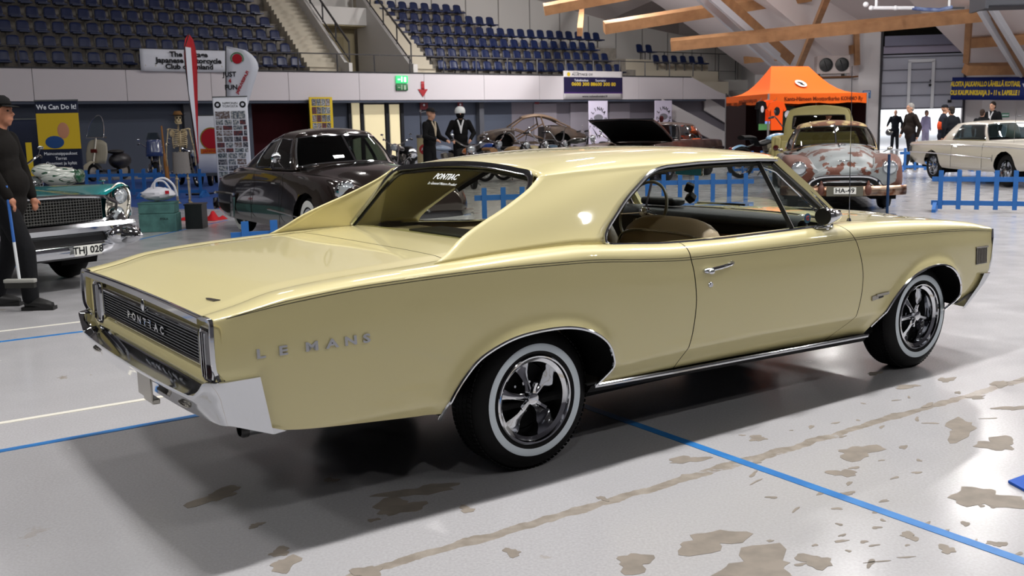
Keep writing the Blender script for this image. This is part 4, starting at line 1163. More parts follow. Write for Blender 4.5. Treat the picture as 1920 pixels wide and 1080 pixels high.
        for k in range(5):
            a0 = 2 * PI * (k + .5) / 5 + (PI / 2 + .12 if x < 1 else PI / 2 + .45); mb.lathe([(.0, s * (ty - .085)), (.006, s * (ty - .085)), (.008, s * (ty - .095)), (.009, s * (ty - .12))], (x + .068 * math.cos(a0), 0, R + .068 * math.sin(a0)), 'Y', 8)
        mb.build('lug_nuts', M_CHROME, rim)
        # three-wing knock-off centre
        mb = MB(); mb.lathe([(r, s * h) for r, h in ((0, ty - .006), (.020, ty - .006), (.027, ty - .010), (.031, ty - .02), (.034, ty - .05))], (x, 0, R), 'Y', 24)
        for k in range(3):
            a = 2 * PI * k / 3 + (PI / 2 - .12 if x < 1 else PI / 2 + .25)
            d = Vector((math.cos(a), 0, math.sin(a))); pz = Vector((-math.sin(a), 0, math.cos(a))); c = Vector((x, 0, R)); n = Vector((0, s, 0))
            v_ = []
            for (r, hw, h0, h1) in ((.015, .016, ty - .03, ty - .012), (.045, .010, ty - .025, ty - .010), (.074, .011, ty - .010, ty + .002), (.078, .009, ty - .008, ty + .0)):
                for (q, h) in ((-1, h0), (1, h0), (.6, h1), (-.6, h1)): v_.append(c + d * r + pz * hw * q + n * h)
            f_ = [(0, 1, 2, 3), (12, 15, 14, 13)]
            for i in range(3):
                for q in range(4): f_.append((i * 4 + q, (i + 1) * 4 + q, (i + 1) * 4 + (q + 1) % 4, i * 4 + (q + 1) % 4))
            mb.add(v_, f_)
        mb.build('spinner', M_CHROME, rim, angle=35)
    for x in (0, 2.921):
        for s in (-1, 1): wheel(x, s)
    return T
build_pontiac()
# ================================================================== builder for the show cars behind
def cr1(a, b, c, d, t):
    return .5 * ((2 * b) + (c - a) * t + (2 * a - 5 * b + 4 * c - d) * t * t + (3 * b - a - 3 * c + d) * t ** 3)
def resample(rows, n):
    """rows: list of equal-length lists of 3-vectors, smooth subdivision between rows"""
    out = []; N = len(rows)
    for i in range(N - 1):
        r0, r1, r2, r3 = rows[max(i - 1, 0)], rows[i], rows[i + 1], rows[min(i + 2, N - 1)]
        for k in range(n):
            t = k / n; out.append([[cr1(r0[j][c], r1[j][c], r2[j][c], r3[j][c], t) for c in range(3)] for j in range(len(r1))])
    out.append([list(p) for p in rows[-1]]); return out
def loft_body(T, st, paint, arches=(), nx=5, ny=4, name='body', pick=None, front_cap=True):
    rows = [[(x, y, z) for y, z in pts] for x, pts in st]
    rows = resample(rows, nx)
    cols = [list(c) for c in zip(*rows)]; cols = resample(cols, ny)
    P = [list(c) for c in zip(*cols)]
    NI, NJ = len(P), len(P[0]); bad = set()
    for i in range(NI - 1):
        for j in range(NJ - 1):
            c = [sum(P[a][b][k] for a in (i, i + 1) for b in (j, j + 1)) / 4 for k in range(3)]
            for (wx, wz, r) in arches:
                if c[1] > .35 and (c[0] - wx) ** 2 + (c[2] - wz) ** 2 < r * r: bad.add((i, j))
    use = {}
    for i in range(NI - 1):
        for j in range(NJ - 1):
            for a in (i, i + 1):
                for b in (j, j + 1): use.setdefault((a, b), set()).add((i, j) in bad)
    for (a, b), s in use.items():
        if len(s) == 2:
            x, y, z = P[a][b]
            for (wx, wz, r) in arches:
                d = math.hypot(x - wx, z - wz)
                if y > .3 and abs(d - r) < .12 and d > 1e-4: P[a][b] = [wx + (x - wx) * r / d, y, wz + (z - wz) * r / d]
    mb = MB()
    for s in (1, -1):
        vs = [(p[0], s * p[1], p[2]) for row in P for p in row]; groups = {}
        for i in range(NI - 1):
            for j in range(NJ - 1):
                if (i, j) in bad: continue
                a, b, c, d = i * NJ + j, i * NJ + j + 1, (i + 1) * NJ + j + 1, (i + 1) * NJ + j
                m = paint
                if pick:
                    cc = [sum(q[k] for q in (P[i][j], P[i + 1][j + 1])) / 2 for k in range(3)]
                    m = pick(cc[0], cc[1], cc[2]) or paint
                groups.setdefault(m.name, (m, []))[1].append((a, b, c, d) if s > 0 else (d, c, b, a))
        for m, fs in groups.values(): mb.add(vs, fs, m)
    for e, fl in ((0, False), (NI - 1, True)):
        ring = [tuple(p) for p in P[e]] + [(p[0], -p[1], p[2]) for p in P[e][::-1]]
        mb.add(ring, [tuple(range(len(ring)))], paint)
    o = mb.build(name, None, T, angle=45)
    for (wx, wz, r) in arches:
        for s in (1, -1):
            mb = MB(); G = [[(wx + r * math.cos(a), s * y, wz + r * math.sin(a)) for y in (.90, .5)] for a in [PI * (-.15 + 1.3 * k / 20) for k in range(21)]]
            mb.grid(G); mb.add([g[1] for g in G], [tuple(range(21))]); mb.build('wheel_well', M_MATTE, T)
    return o, P
def greenhouse(T, cps, crown, paint, gl=None, trim=M_CHROME, nz=8, sub=5, t0=.06, t1=.93, bulge=.03, roofpaint=None, headliner=True):
    """cps: (bx,by,bz, rx,ry,rz, kind) from front centre (y=0) to rear centre (y=0)"""
    gl = gl or M_GLASS_D
    B = [Vector(c[:3]) for c in cps]; R = [Vector(c[3:6]) for c in cps]; kinds = [c[6] for c in cps]
    def sub_(L):
        out = []; N = len(L)
        for i in range(N - 1):
            p0 = L[i - 1] if i > 0 else Vector((L[1].x, -L[1].y, L[1].z)); p3 = L[i + 2] if i + 2 < N else Vector((L[-2].x, -L[-2].y, L[-2].z))
            for k in range(sub):
                t = k / sub; out.append(Vector([cr1(p0[c], L[i][c], L[i + 1][c], p3[c], t) for c in range(3)]))
        out.append(L[-1].copy()); return out
    b = sub_(B); r = sub_(R); n = len(b); seg = [kinds[min(i // sub, len(kinds) - 2)] for i in range(n - 1)]
    ts = [0, t0] + [t0 + (t1 - t0) * k / (nz - 2) for k in range(1, nz - 2)] + [t1, 1]
    G = [[b[i].lerp(r[i], t) + Vector((0, 1, 0)) * (bulge * math.sin(PI * t) * (b[i].y / max(.01, max(q.y for q in b)))) + Vector((1 if b[i].x > r[i].x else -1, 0, 0)) * (bulge * math.sin(PI * t) * (1 - b[i].y / max(q.y for q in b))) for t in ts] for i in range(n)]
    shell = MB(); parts = {}
    runs = []; k0 = 0
    for i in range(n - 1):
        if i == n - 2 or seg[i + 1] != seg[i]: runs.append((seg[i], k0, i + 1)); k0 = i + 1
    for s in (1, -1):
        vs = [(p.x, s * p.y, p.z) for row in G for p in row]; K = len(ts)
        fs = []
        for i in range(n - 1):
            for j in range(K - 1):
                if seg[i] in 'WSR' and 0 < j < K - 2: continue
                f = (i * K + j, (i + 1) * K + j, (i + 1) * K + j + 1, i * K + j + 1); fs.append(f if s > 0 else f[::-1])
        shell.add(vs, fs)
    # roof cap
    NR = 8
    for s in (1, -1):
        C = []
        for i in range(n):
            p = r[i]; x0 = r[0].x; x1 = r[-1].x; f = (p.x - x1) / max(1e-6, x0 - x1)
            zc = crown(p.x); row = []
            for k in range(NR + 1):
                t = k / NR; a = t * PI / 2; y = p.y * math.cos(a); z = p.z + (zc - p.z) * math.sin(a) ** 1.0
                row.append((p.x, s * y, z if p.y > .02 else p.z + (zc - p.z) * 1.0 * 0))
            C.append(row)
        shell.grid(C, flip=s < 0)
    shell.build('roof', roofpaint or paint, T, angle=55)
    for (kd, a, e) in runs:
        if kd == 'P': continue
        if kd in 'WR':
            mb = MB(); 
            rows = [[G[i][j] for j in range(1, len(ts) - 1)] for i in range(a, e + 1)]
            mir = [[Vector((p.x, -p.y, p.z)) for p in row] for row in rows]
            full = (mir[::-1][:-1] + rows) if kd == 'W' else (rows + mir[::-1][1:])
            mb.grid(full); g = mb.build('windshield' if kd == 'W' else 'rear_window', gl, T)
            loop = [row[0] for row in full] + full[-1][1:] + [row[-1] for row in full[::-1]][1:] + full[0][::-1][1:-1]
            if trim: mb = MB(); mb.tube([Vector(p) * 1.0 for p in loop], .016, 5, closed=True); mb.build('window_trim', trim, T)
        else:
            for s in (1, -1):
                rows = [[Vector((G[i][j].x, s * G[i][j].y, G[i][j].z)) for j in range(1, len(ts) - 1)] for i in range(a, e + 1)]
                mb = MB(); mb.grid(rows, flip=s < 0); mb.build('side_window', gl, T)
                loop = [row[0] for row in rows] + rows[-1][1:] + [row[-1] for row in rows[::-1]][1:] + rows[0][::-1][1:-1]
                if trim: mb = MB(); mb.tube(loop, .012, 5, closed=True); mb.build('window_trim', trim, T)
    return G
def car_wheel(T, x, y, R, w=.18, ww=None, rimr=.20, style='cap', hub=M_CHROME, name='wheel'):
    s = 1 if y > 0 else -1; ya = abs(y)
    mb = MB(); mb.lathe([(r, s * h) for r, h in ((rimr, ya - .01), (rimr + .03, ya + .006), (R - .03, ya), (R - .006, ya - .03), (R, ya - w / 2), (R - .006, ya - w + .03), (R - .04, ya - w), (.1, ya - w))], (x, 0, R), 'Y', 40)
    wh = mb.build('tyre', M_RUBBER, T, angle=60)
    if ww: mb = MB(); mb.lathe([(ww[0], s * (ya + .009)), (ww[1], s * (ya + .007))], (x, 0, R), 'Y', 40); mb.build('whitewall', mat('bright_whitewall', 'e4e4e0', .5), wh)
    mb = MB()
    if style == 'cap': mb.lathe([(r, s * h) for r, h in ((0, ya + .03), (.06, ya + .028), (.085, ya + .012), (.10, ya - .01), (rimr - .03, ya - .0), (rimr, ya + .004), (rimr + .005, ya - .02))], (x, 0, R), 'Y', 32)
    else:
        mb.lathe([(r, s * h) for r, h in ((rimr + .004, ya + .0), (rimr - .012, ya - .0), (rimr - .03, ya - .05), (0, ya - .07))], (x, 0, R), 'Y', 32)
        for k in range(5):
            a = 2 * PI * k / 5 + .3; mb.bar((x, s * (ya - .02), R), (x + (rimr - .02) * math.cos(a), s * (ya - .02), R + (rimr - .02) * math.sin(a)), .06, .03)
        mb.ball((x, s * (ya - .0), R), (.04, .02, .04))
    mb.build('hubcap' if style == 'cap' else 'rim', hub, wh, angle=35)
    return wh
def headlight(T, c, r, m=M_CHROME, dirv=(1, 0, 0), name='headlight'):
    d = Vector(dirv).normalized(); R_ = Vector((0, 0, 1)).rotation_difference(d).to_matrix(); c = Vector(c)
    mb = MB(); mb.M = Matrix.Translation(c) @ R_.to_4x4()
    mb.lathe([(r * .86, .02), (r * .95, .035), (r * 1.06, .02), (r * 1.1, -.06)], n=24); h = mb.build(name, m, T)
    mb = MB(); mb.M = Matrix.Translation(c) @ R_.to_4x4()
    mb.lathe([(0, .045), (r * .5, .04), (r * .9, .018)], n=24); mb.build('lens', mat('headlamp_glass', 'b9c0c4', .08, .55, coat=1), h)
    return h
def plate(T, c, R, s, w_=.44, h_=.12, tm=None):
    mb = MB(); mb.M = Matrix.Translation(Vector(c)) @ R.to_4x4(); mb.box((0, 0, 0), (w_, h_, .008)); p = mb.build('license_plate', mat('plate_white', 'd8d8d2', .5), T, bevel=.002)
    text_obj('plate_text', s, h_ * .95, M_BLACK, p, Vector(c) + R @ Vector((0, 0, .006)), R, .001, bold=.002)
    return p
def simple_seats(T, xs_, m=M_MATTE, zt=.95, w_=1.2):
    for x in xs_: mb = MB(); mb.box((x, 0, zt - .3), (.16, w_, .6)); mb.box((x + .3, 0, zt - .5), (.5, w_, .18)); mb.build('seat', m, T, bevel=.04)
def car_floor(T, x0, x1, z=.25, w_=1.5):
    mb = MB(); mb.box(((x0 + x1) / 2, 0, z), (x1 - x0, w_, .05)); mb.build('underbody', M_MATTE, T)
# ------------------------------------------------------------------ dark brown fastback
def build_fastback():
    T = thing('fastback_car', 'dark metallic brown rounded 1940s fastback coupe with whitewall tyres, behind the yellow car', 'car', (-2.58, 14.45, 0), math.atan2(-.848, .53))
    P_ = mat('dark_brown_metallic', '2e2522', .16, .45, coat=1)
    def S(x, zb, wb, zf, wf, zs, ws, zv, wv, zh): # bottom, fender max, fender top, valley, hood centre
        return (x, [(wb, zb), (wf - .01, (zb * .6 + zf * .4)), (wf, zf), (ws, zs), (wv + .06, (zs + zv) / 2 - .005), (wv, zv), (wv * .6, zh - (zh - zv) * .25), (0, zh)])
    st = [S(-2.62, .42, .45, .55, .62, .66, .58, .70, .42, .74), S(-2.50, .30, .70, .52, .84, .74, .76, .80, .55, .86), S(-2.2, .24, .86, .50, .95, .80, .88, .90, .66, .98), S(-1.6, .22, .90, .50, .985, .86, .90, .98, .74, 1.04),
          S(-.9, .22, .90, .50, .975, .90, .90, .98, .80, 1.02), S(-.2, .22, .89, .50, .96, .90, .90, .97, .80, 1.0), S(.5, .22, .89, .50, .96, .91, .90, .97, .78, 1.02), S(.9, .22, .89, .52, .965, .92, .89, .965, .72, 1.07),
          S(1.4, .23, .89, .54, .97, .93, .86, .94, .62, 1.08), S(1.9, .25, .88, .56, .965, .92, .84, .90, .54, 1.05), S(2.25, .28, .84, .58, .93, .88, .80, .84, .48, .98), S(2.45, .32, .76, .60, .86, .82, .72, .76, .40, .88), S(2.56, .38, .6, .60, .72, .72, .6, .66, .34, .72)]
    loft_body(T, st, P_, ((1.55, .36, .38),), nx=4)
    cps = [(1.02, 0, 1.06, .50, 0, 1.46, 'W'), (.93, .45, 1.04, .44, .36, 1.455, 'W'), (.72, .70, 1.0, .33, .54, 1.43, 'P'), (.62, .755, .985, .26, .565, 1.42, 'S'), (.0, .80, .98, -.1, .58, 1.43, 'P'), (-.08, .80, .98, -.16, .58, 1.43, 'S'), (-.78, .79, .98, -.62, .55, 1.37, 'P'),
           (-1.45, .70, 1.0, -.95, .48, 1.33, 'P'), (-1.95, .45, .99, -1.05, .36, 1.30, 'P'), (-2.10, 0, .97, -1.1, 0, 1.29, 'P')]
    greenhouse(T, cps, lambda x: sm(x, [(-1.2, 1.30), (-.6, 1.455), (0, 1.535), (.3, 1.52), (.5, 1.46)]), P_, glass('dark_glass2', (.22, .27, .27)))
    mb = MB(); mb.tube([(1.04, 0, 1.06), (.53, 0, 1.46)], .014, 6); mb.build('windshield_divider', M_CHROME, T)
    mb = MB(); mb.add([(.74, y, z) for y, z in ((-.7, 1.02), (.7, 1.02), (.6, .85), (-.6, .85))], [(0, 1, 2, 3)]); mb.box((.8, 0, 1.0), (.2, 1.3, .05)); mb.build('dashboard', M_BLACK, T)
    simple_seats(T, (-.2, -1.0), M_MATTE, 1.02)
    for s in (1, -1):
        headlight(T, (2.40, s * .74, .78), .115, M_CHROME, (1, s * .08, -.02))
        mb = MB(); mb.tube([(2.36, s * .90, .34), (-.1 + 1.1, s * .972, .44), (.2, s * .972, .46)], [.004, .012, .012], 6); mb.build('side_spear', M_CHROME, T)
        # stone guard on the rear fender, bumper end
        mb = MB(); mb.grid([[(-1.15 - .22 * u_ - (.10 * (1 - v)), s * (.972 + .022), .26 + .36 * v) for v in (0, .3, .6, 1)] for u_ in (0, .5, 1)]); mb.build('stone_guard', M_CHROME, T)
        mb = MB(); mb.tube(catmull([(-1.25, s * .995, .60), (-1.8, s * .995, .60), (-2.35, s * .95, .58), (-2.65, s * .7, .55)], 5), .022, 6); mb.build('rear_side_trim', M_CHROME, T)
        mb = MB(); mb.tube([(.62, s * .86, 1.02), (.70, s * .96, 1.12)], .009, 6); mb.ball((.72, s * .99, 1.16), (.035, .07, .07)); mb.build('spot_mirror', M_CHROME, T)
        car_wheel(T, 1.55, s * .90, .34, ww=(.22, .30), rimr=.20); car_wheel(T, -1.55, s * .82, .34, ww=(.22, .30))
        for x in (.66, -.52):
            mb = MB(); mb.tube([(x, s * .972, .28), (x, s * .974, .55), (x, s * .955, .78), (x, s * .88, .95)], .0035, 4); mb.build('door_seam', M_BLACK, T)
        mb = MB(); mb.tube([(.35, s * .945, .82), (.5, s * .945, .82)], .012, 6); mb.build('door_handle', M_CHROME, T)
    mb = MB(); G = [[(2.60 - .16 * (y / .95) ** 4 + dx, y, .40 + dz_) for dx, dz_ in ((-.03, .09), (.02, .08), (.04, 0), (.02, -.08), (-.03, -.09))] for y in [i / 10 * .95 for i in range(-10, 11)]]; mb.grid(G); mb.build('front_bumper', M_CHROME, T)
    mb = MB(); G = [[(-2.70 + .25 * (y / .95) ** 4 - dx, y, .40 + dz_) for dx, dz_ in ((-.03, .09), (.02, .08), (.04, 0), (.02, -.08), (-.03, -.09))] for y in [i / 10 * .95 for i in range(-10, 11)]]; mb.grid(G); mb.build('rear_bumper', M_CHROME, T)
    mb = MB()
    for k in range(4): mb.tube(catmull([(2.40, -.66, .50 + k * .06), (2.55, -.3, .50 + k * .06), (2.60, 0, .50 + k * .06), (2.55, .3, .50 + k * .06), (2.40, .66, .50 + k * .06)], 4), .010, 5)
    mb.build('grille', M_CHROME, T); car_floor(T, -2.4, 2.4, .3, 1.3)
build_fastback()

# ------------------------------------------------------------------ teal luxury car at the left edge
def build_teal():
    T = thing('luxury_car', 'metallic teal 1950s car with chrome mesh grille and canted headlights, left edge', 'car', (-4.44 - .8 * 2.75, 9.6 + .6 * 2.75, 0), math.atan2(-.6, .8))
    P_ = mat('teal_metalflake', '0a8a90', .18, .35, coat=1, var=('1fa3a3', 180, .4, .6))
    def S(x, zb, wb, zf, wf, zs, ws, zi, wi, zh):
        return (x, [(wb, zb), (wf, zb + .10), (wf, zf), (ws + .04, zs - .05), (ws, zs), (ws - .10, zs - .005), (wi, zi), (wi * .5, zh - .01), (0, zh)])
    st = [S(-2.7, .35, .85, .6, .95, .93, .93, .88, .6, .90), S(-1.8, .28, .92, .6, 1.0, .96, .96, .92, .6, .96), S(-.5, .26, .93, .6, 1.0, .94, .92, .92, .7, .95), S(.6, .26, .93, .6, 1.0, .94, .92, .92, .7, .98), S(1.3, .28, .93, .6, 1.0, .96, .92, .93, .62, 1.01),
          S(2.0, .32, .92, .6, 1.0, .985, .93, .93, .60, .99), S(2.4, .38, .90, .6, .99, 1.0, .95, .93, .62, .96), S(2.62, .46, .88, .62, .97, 1.0, .955, .92, .64, .94), S(2.70, .52, .84, .62, .94, .985, .94, .90, .66, .915)]
    loft_body(T, st, P_, ((1.75, .36, .40), (-1.6, .36, .36)), nx=4)
    cps = [(1.1, 0, .98, .40, 0, 1.42, 'W'), (.95, .6, .97, .36, .52, 1.41, 'W'), (.55, .80, .95, .25, .66, 1.39, 'P'), (.50, .81, .95, .2, .665, 1.39, 'S'), (-.9, .84, .95, -.8, .68, 1.39, 'P'), (-1.2, .82, .95, -1.0, .66, 1.38, 'R'), (-1.35, .5, .95, -1.1, .45, 1.38, 'R'), (-1.38, 0, .95, -1.12, 0, 1.38, 'R')]
    greenhouse(T, cps, lambda x: 1.45, P_)
    # canted stacked headlights, each side in a chrome oval
    for s in (1, -1):
        mb = MB(); c = Vector((2.70, s * .83, .80)); ax = Vector((-.04, s * .07, .19)); 
        loop = []
        for k in range(28):
            a = 2 * PI * k / 28; loop.append(c + ax * 1.12 * math.sin(a) + Vector((.02, s * .115, -.02)) * math.cos(a) + Vector((0, 0, 0)))
        mb.tube(loop, .014, 6, closed=True); mb.add([p + Vector((-.01, 0, 0)) for p in loop], [tuple(range(28))]); pod = mb.build('headlight_pod', M_CHROME_D, T)
        for q in (-.48, .48): headlight(pod, c + ax * q + Vector((.0, 0, 0)), .078, M_CHROME, (1, s * .12, -.05))
        # bumper end pod with bullet
        mb = MB(); mb.ball((2.78, s * .80, .52), (.14, .20, .11)); mb.tube([(2.76, s * .80, .55), (2.74, s * .82, .68), (2.70, s * .86, .74)], [.09, .06, .03], 10); mb.build('bumper_pod', M_CHROME, T)
        mb = MB(); mb.lathe([(.095, 0), (.085, .07), (.055, .15), (.022, .23), (0, .25)], (2.88, s * .80, .51), 'X', 18); mb.build('bumper_bullet', M_CHROME, T)
        car_wheel(T, 1.75, s * .86, .35, ww=(.22, .29), rimr=.2); car_wheel(T, -1.6, s * .86, .35, ww=(.22, .29))
        mb = MB(); mb.tube(catmull([(2.72, s * .94, .80), (2.55, s * 1.0, .66), (1.5, s * 1.01, .66), (-.5, s * 1.01, .70), (-2.5, s * .96, .72)], 4), .014, 6); mb.build('side_trim', M_CHROME, T)
        mb = MB(); mb.cyl((2.3, s * .93, .985), (2.3, s * .93, 1.03), .012, .006, 8); mb.ball((2.28, s * .93, 1.035), (.07, .012, .012)); mb.build('fender_ornament', M_CHROME, T)
    # grille
    mb = MB(); pts = [(2.74, y, z) for y, z in ((-.66, .90), (.66, .90), (.62, .66), (-.62, .66))]; mb.tube(catmull(pts, 3, True), .02, 6, closed=True); g = mb.build('grille', M_CHROME, T)
    mb = MB(); mb.box((2.70, 0, .78), (.03, 1.28, .24)); mb.build('backing', M_BLACK, g)
    mb = MB()
    for k in range(8): mb.box((2.725, 0, .68 + k * .028), (.012, 1.26, .006))
    for k in range(44): mb.box((2.722, -.63 + k * .0293, .78), (.012, .005, .22))
    mb.build('mesh', mat('grille_bright', '7c7c78', .35, 1.0), g)
    mb = MB(); mb.ball((2.52, 0, .97), (.08, .012, .035)); mb.cyl((2.55, 0, .95), (2.55, 0, 1.03), .008, .004, 6); mb.build('hood_ornament', M_CHROME, T)
    mb = MB(); mb.tube([(2.60, 0, .955), (1.3, 0, 1.015)], .008, 6); mb.build('hood_spear', M_CHROME, T)
    # bumpers: upper bar, lower bar
    mb = MB(); mb.grid([[(2.80 + .02 * (1 - (y / .95) ** 2) + dx, y, .60 + dz_) for dx, dz_ in ((-.08, .05), (.0, .055), (.04, .02), (.03, -.03), (-.03, -.07))] for y in [i / 12 * .93 for i in range(-12, 13)]]); mb.build('front_bumper', M_CHROME, T)
    mb = MB(); mb.grid([[(2.80 - .22 * abs(y / 1.0) ** 5 + dx, y, .40 + .05 * abs(y) ** 3 + dz_) for dx, dz_ in ((-.08, .07), (.01, .06), (.03, 0), (.01, -.06), (-.08, -.09))] for y in [i / 12 * 1.0 for i in range(-12, 13)]]); mb.build('lower_bumper', M_CHROME, T)
    mb = MB(); mb.box((2.76, 0, .50), (.03, 1.4, .08)); mb.build('bumper_gap', M_BLACK, T)
    plate(T, (2.862, .37, .40), frame((0, 1, 0), (0, 0, 1)), 'THJ 028', .29, .10)
    car_floor(T, -2.4, 2.5, .32, 1.5)
build_teal()

# ------------------------------------------------------------------ rusty sedan, plate HA-49
def build_rusty():
    d = Vector((-.22, -.975)); T = thing('rusty_car', 'rusty grey 1940s sedan facing the camera with brown fenders, plate HA-49', 'car', (5.37 + .22 * 2.6, 16.3 + .975 * 2.6, 0), math.atan2(d.y, d.x), scale=(1, 1, .915))
    G_ = mat('patchy_grey_rust', '868b8c', .42, .3, var=('5a3122', 4.5, .545, .565))
    B_ = mat('primer_brown', '5e3527', .55, var=('4c2a1f', 5, .35, .7))
    RR = mat('rusty_roof', '6d4a3a', .7, var=('b09c70', 3.2, .50, .56))
    def S(x, zb, wb, zf, wf, zs, ws, zv, wv, zh):
        return (x, [(wb, zb), (wf - .01, (zb * .6 + zf * .4)), (wf, zf), (ws + .05, zs - .04), (ws - .10, zs), (wv + .03, (zs + zv) / 2 - .01), (wv, zv), (wv * .62, zh - (zh - zv) * .22), (0, zh)])
    st = [S(-2.6, .40, .5, .55, .65, .70, .62, .72, .42, .76), S(-2.35, .28, .75, .55, .88, .82, .80, .86, .55, .92), S(-1.7, .26, .86, .55, .93, .92, .86, .96, .70, 1.02), S(-.8, .25, .86, .55, .92, .96, .88, 1.0, .78, 1.06), S(.0, .25, .86, .55, .92, .96, .88, 1.02, .80, 1.08),
          S(.6, .25, .86, .56, .92, .97, .88, 1.03, .74, 1.12), S(1.0, .26, .86, .58, .93, .98, .86, 1.02, .64, 1.18), S(1.5, .28, .87, .60, .95, 1.0, .86, .98, .56, 1.16), S(1.95, .30, .87, .62, .95, .99, .86, .94, .50, 1.10), S(2.25, .34, .84, .64, .93, .95, .84, .87, .47, 1.02), S(2.42, .42, .78, .66, .88, .90, .80, .80, .44, .93), S(2.52, .50, .70, .66, .80, .82, .74, .74, .40, .82)]
    loft_body(T, st, G_, ((1.5, .36, .37), (-1.5, .36, .36)), nx=4, pick=lambda x, y, z: B_ if (y > .50 + .04 * (2.4 - x) and 1.15 < x and z < 1.2) else (B_ if z < .45 else None))
    cps = [(.98, 0, 1.16, .52, 0, 1.54, 'W'), (.88, .45, 1.13, .47, .37, 1.53, 'W'), (.66, .70, 1.06, .34, .56, 1.50, 'P'), (.56, .74, 1.05, .28, .58, 1.49, 'S'), (-.1, .79, 1.04, -.1, .61, 1.50, 'P'), (-.18, .79, 1.04, -.18, .61, 1.50, 'S'), (-.85, .78, 1.04, -.75, .58, 1.46, 'P'), (-1.25, .66, 1.05, -.95, .50, 1.43, 'R'), (-1.55, .4, 1.04, -1.05, .34, 1.42, 'R'), (-1.65, 0, 1.04, -1.08, 0, 1.42, 'R')]
    greenhouse(T, cps, lambda x: sm(x, [(-1.1, 1.42), (-.5, 1.58), (0, 1.63), (.35, 1.60), (.55, 1.54)]), G_, glass('dusty_glass', (.42, .42, .34)), roofpaint=RR)
    mb = MB(); mb.tube([(1.0, 0, 1.15), (.55, 0, 1.54)], .018, 6); mb.build('windshield_divider', M_CHROME, T)
    mb = MB(); mb.box((.75, 0, 1.05), (.25, 1.3, .06)); mb.build('dashboard', M_MATTE, T)
    simple_seats(T, (-.2, -1.0), mat('dusty_cloth', '6b5c46', .9), 1.12)
    for s in (1, -1):
        headlight(T, (2.50, s * .70, .79), .115, M_CHROME, (1, s * .05, 0)); mb = MB(); mb.cyl((2.30, s * .70, .80), (2.46, s * .70, .79), .16, .125, 20); mb.build('headlight_bowl', B_, T)
        mb = MB(); mb.tube(catmull([(2.50, s * .63, .62), (2.50, s * .635, .52), (2.49, s * .70, .47), (2.48, s * .765, .52), (2.48, s * .77, .62), (2.49, s * .70, .66)], 3, True), .012, 6, closed=True); pl = mb.build('parking_light', M_CHROME_D, T)
        mb = MB(); mb.box((2.47, s * .70, .57), (.04, .10, .15)); mb.build('lens', M_BLACK, pl)
        mb = MB(); mb.ball((2.68, s * .36, .42), (.05, .055, .10)); mb.tube([(2.68, s * .36, .45), (2.68, s * .36, .58)], [.04, .012], 8); mb.build('bumper_guard', B_, T)
        car_wheel(T, 1.5, s * .84, .35, rimr=.19); car_wheel(T, -1.5, s * .84, .35)
        for x in (.68, -.5): mb = MB(); mb.tube([(x, s * .93, .3), (x, s * .925, .7), (x, s * .90, .95)], .004, 4); mb.build('door_seam', M_BLACK, T)
        mb = MB(); mb.tube([(.63, s * .83, 1.0), (.68, s * .92, 1.05)], .009, 6); mb.ball((.70, s * .93, 1.07), (.02, .045, .035)); mb.build('side_mirror', M_CHROME_D, T)
    mb = MB()
    mb.tube(catmull([(2.50, -.72, .46), (2.56, -.58, .48), (2.60, -.50, .58), (2.62, -.34, .645), (2.63, 0, .655), (2.62, .34, .645), (2.60, .50, .58), (2.56, .58, .48), (2.50, .72, .46)], 6), .032, 8)
    mb.tube(catmull([(2.60, -.46, .48), (2.63, -.34, .55), (2.65, 0, .565), (2.63, .34, .55), (2.60, .46, .48)], 6), .020, 8); g = mb.build('grille', M_CHROME, T)
    mb = MB(); mb.grid([[(2.57, y, z) for z in (.40, .52, .63 - .3 * max(0, abs(y) - .35))] for y in [i / 8 * .56 for i in range(-8, 9)]]); mb.build('opening', M_BLACK, g)
    mb = MB(); mb.grid([[(2.66 - .30 * abs(y / .98) ** 4 + dx, y, .40 + dz_) for dx, dz_ in ((-.06, .08), (.0, .085), (.04, .03), (.04, -.03), (.0, -.085), (-.06, -.08))] for y in [i / 14 * .98 for i in range(-14, 15)]]); mb.build('front_bumper', mat('rusty_chrome', '9a8472', .3, .9, var=('5e3a26', 5, .45, .6)), T)
    mb = MB(); mb.tube([(2.40, 0, .93), (1.6, 0, 1.15)], .012, 6); mb.ball((2.42, 0, .91), (.03, .11, .018)); mb.ball((1.55, 0, 1.17), (.12, .02, .03)); mb.ball((1.4, .08, 1.17), (.05, .05, .015)); mb.build('hood_ornament', M_CHROME, T)
    mb = MB(); mb.box((2.715, 0, .40), (.02, .56, .17)); mb.build('plate_holder', mat('grey_plate_holder', '5c5a50', .6), T)
    plate(T, (2.731, 0, .41), frame((0, 1, 0), (0, 0, 1)), 'HA-49', .34, .115)
    car_floor(T, -2.2, 2.3, .3, 1.4)
build_rusty()

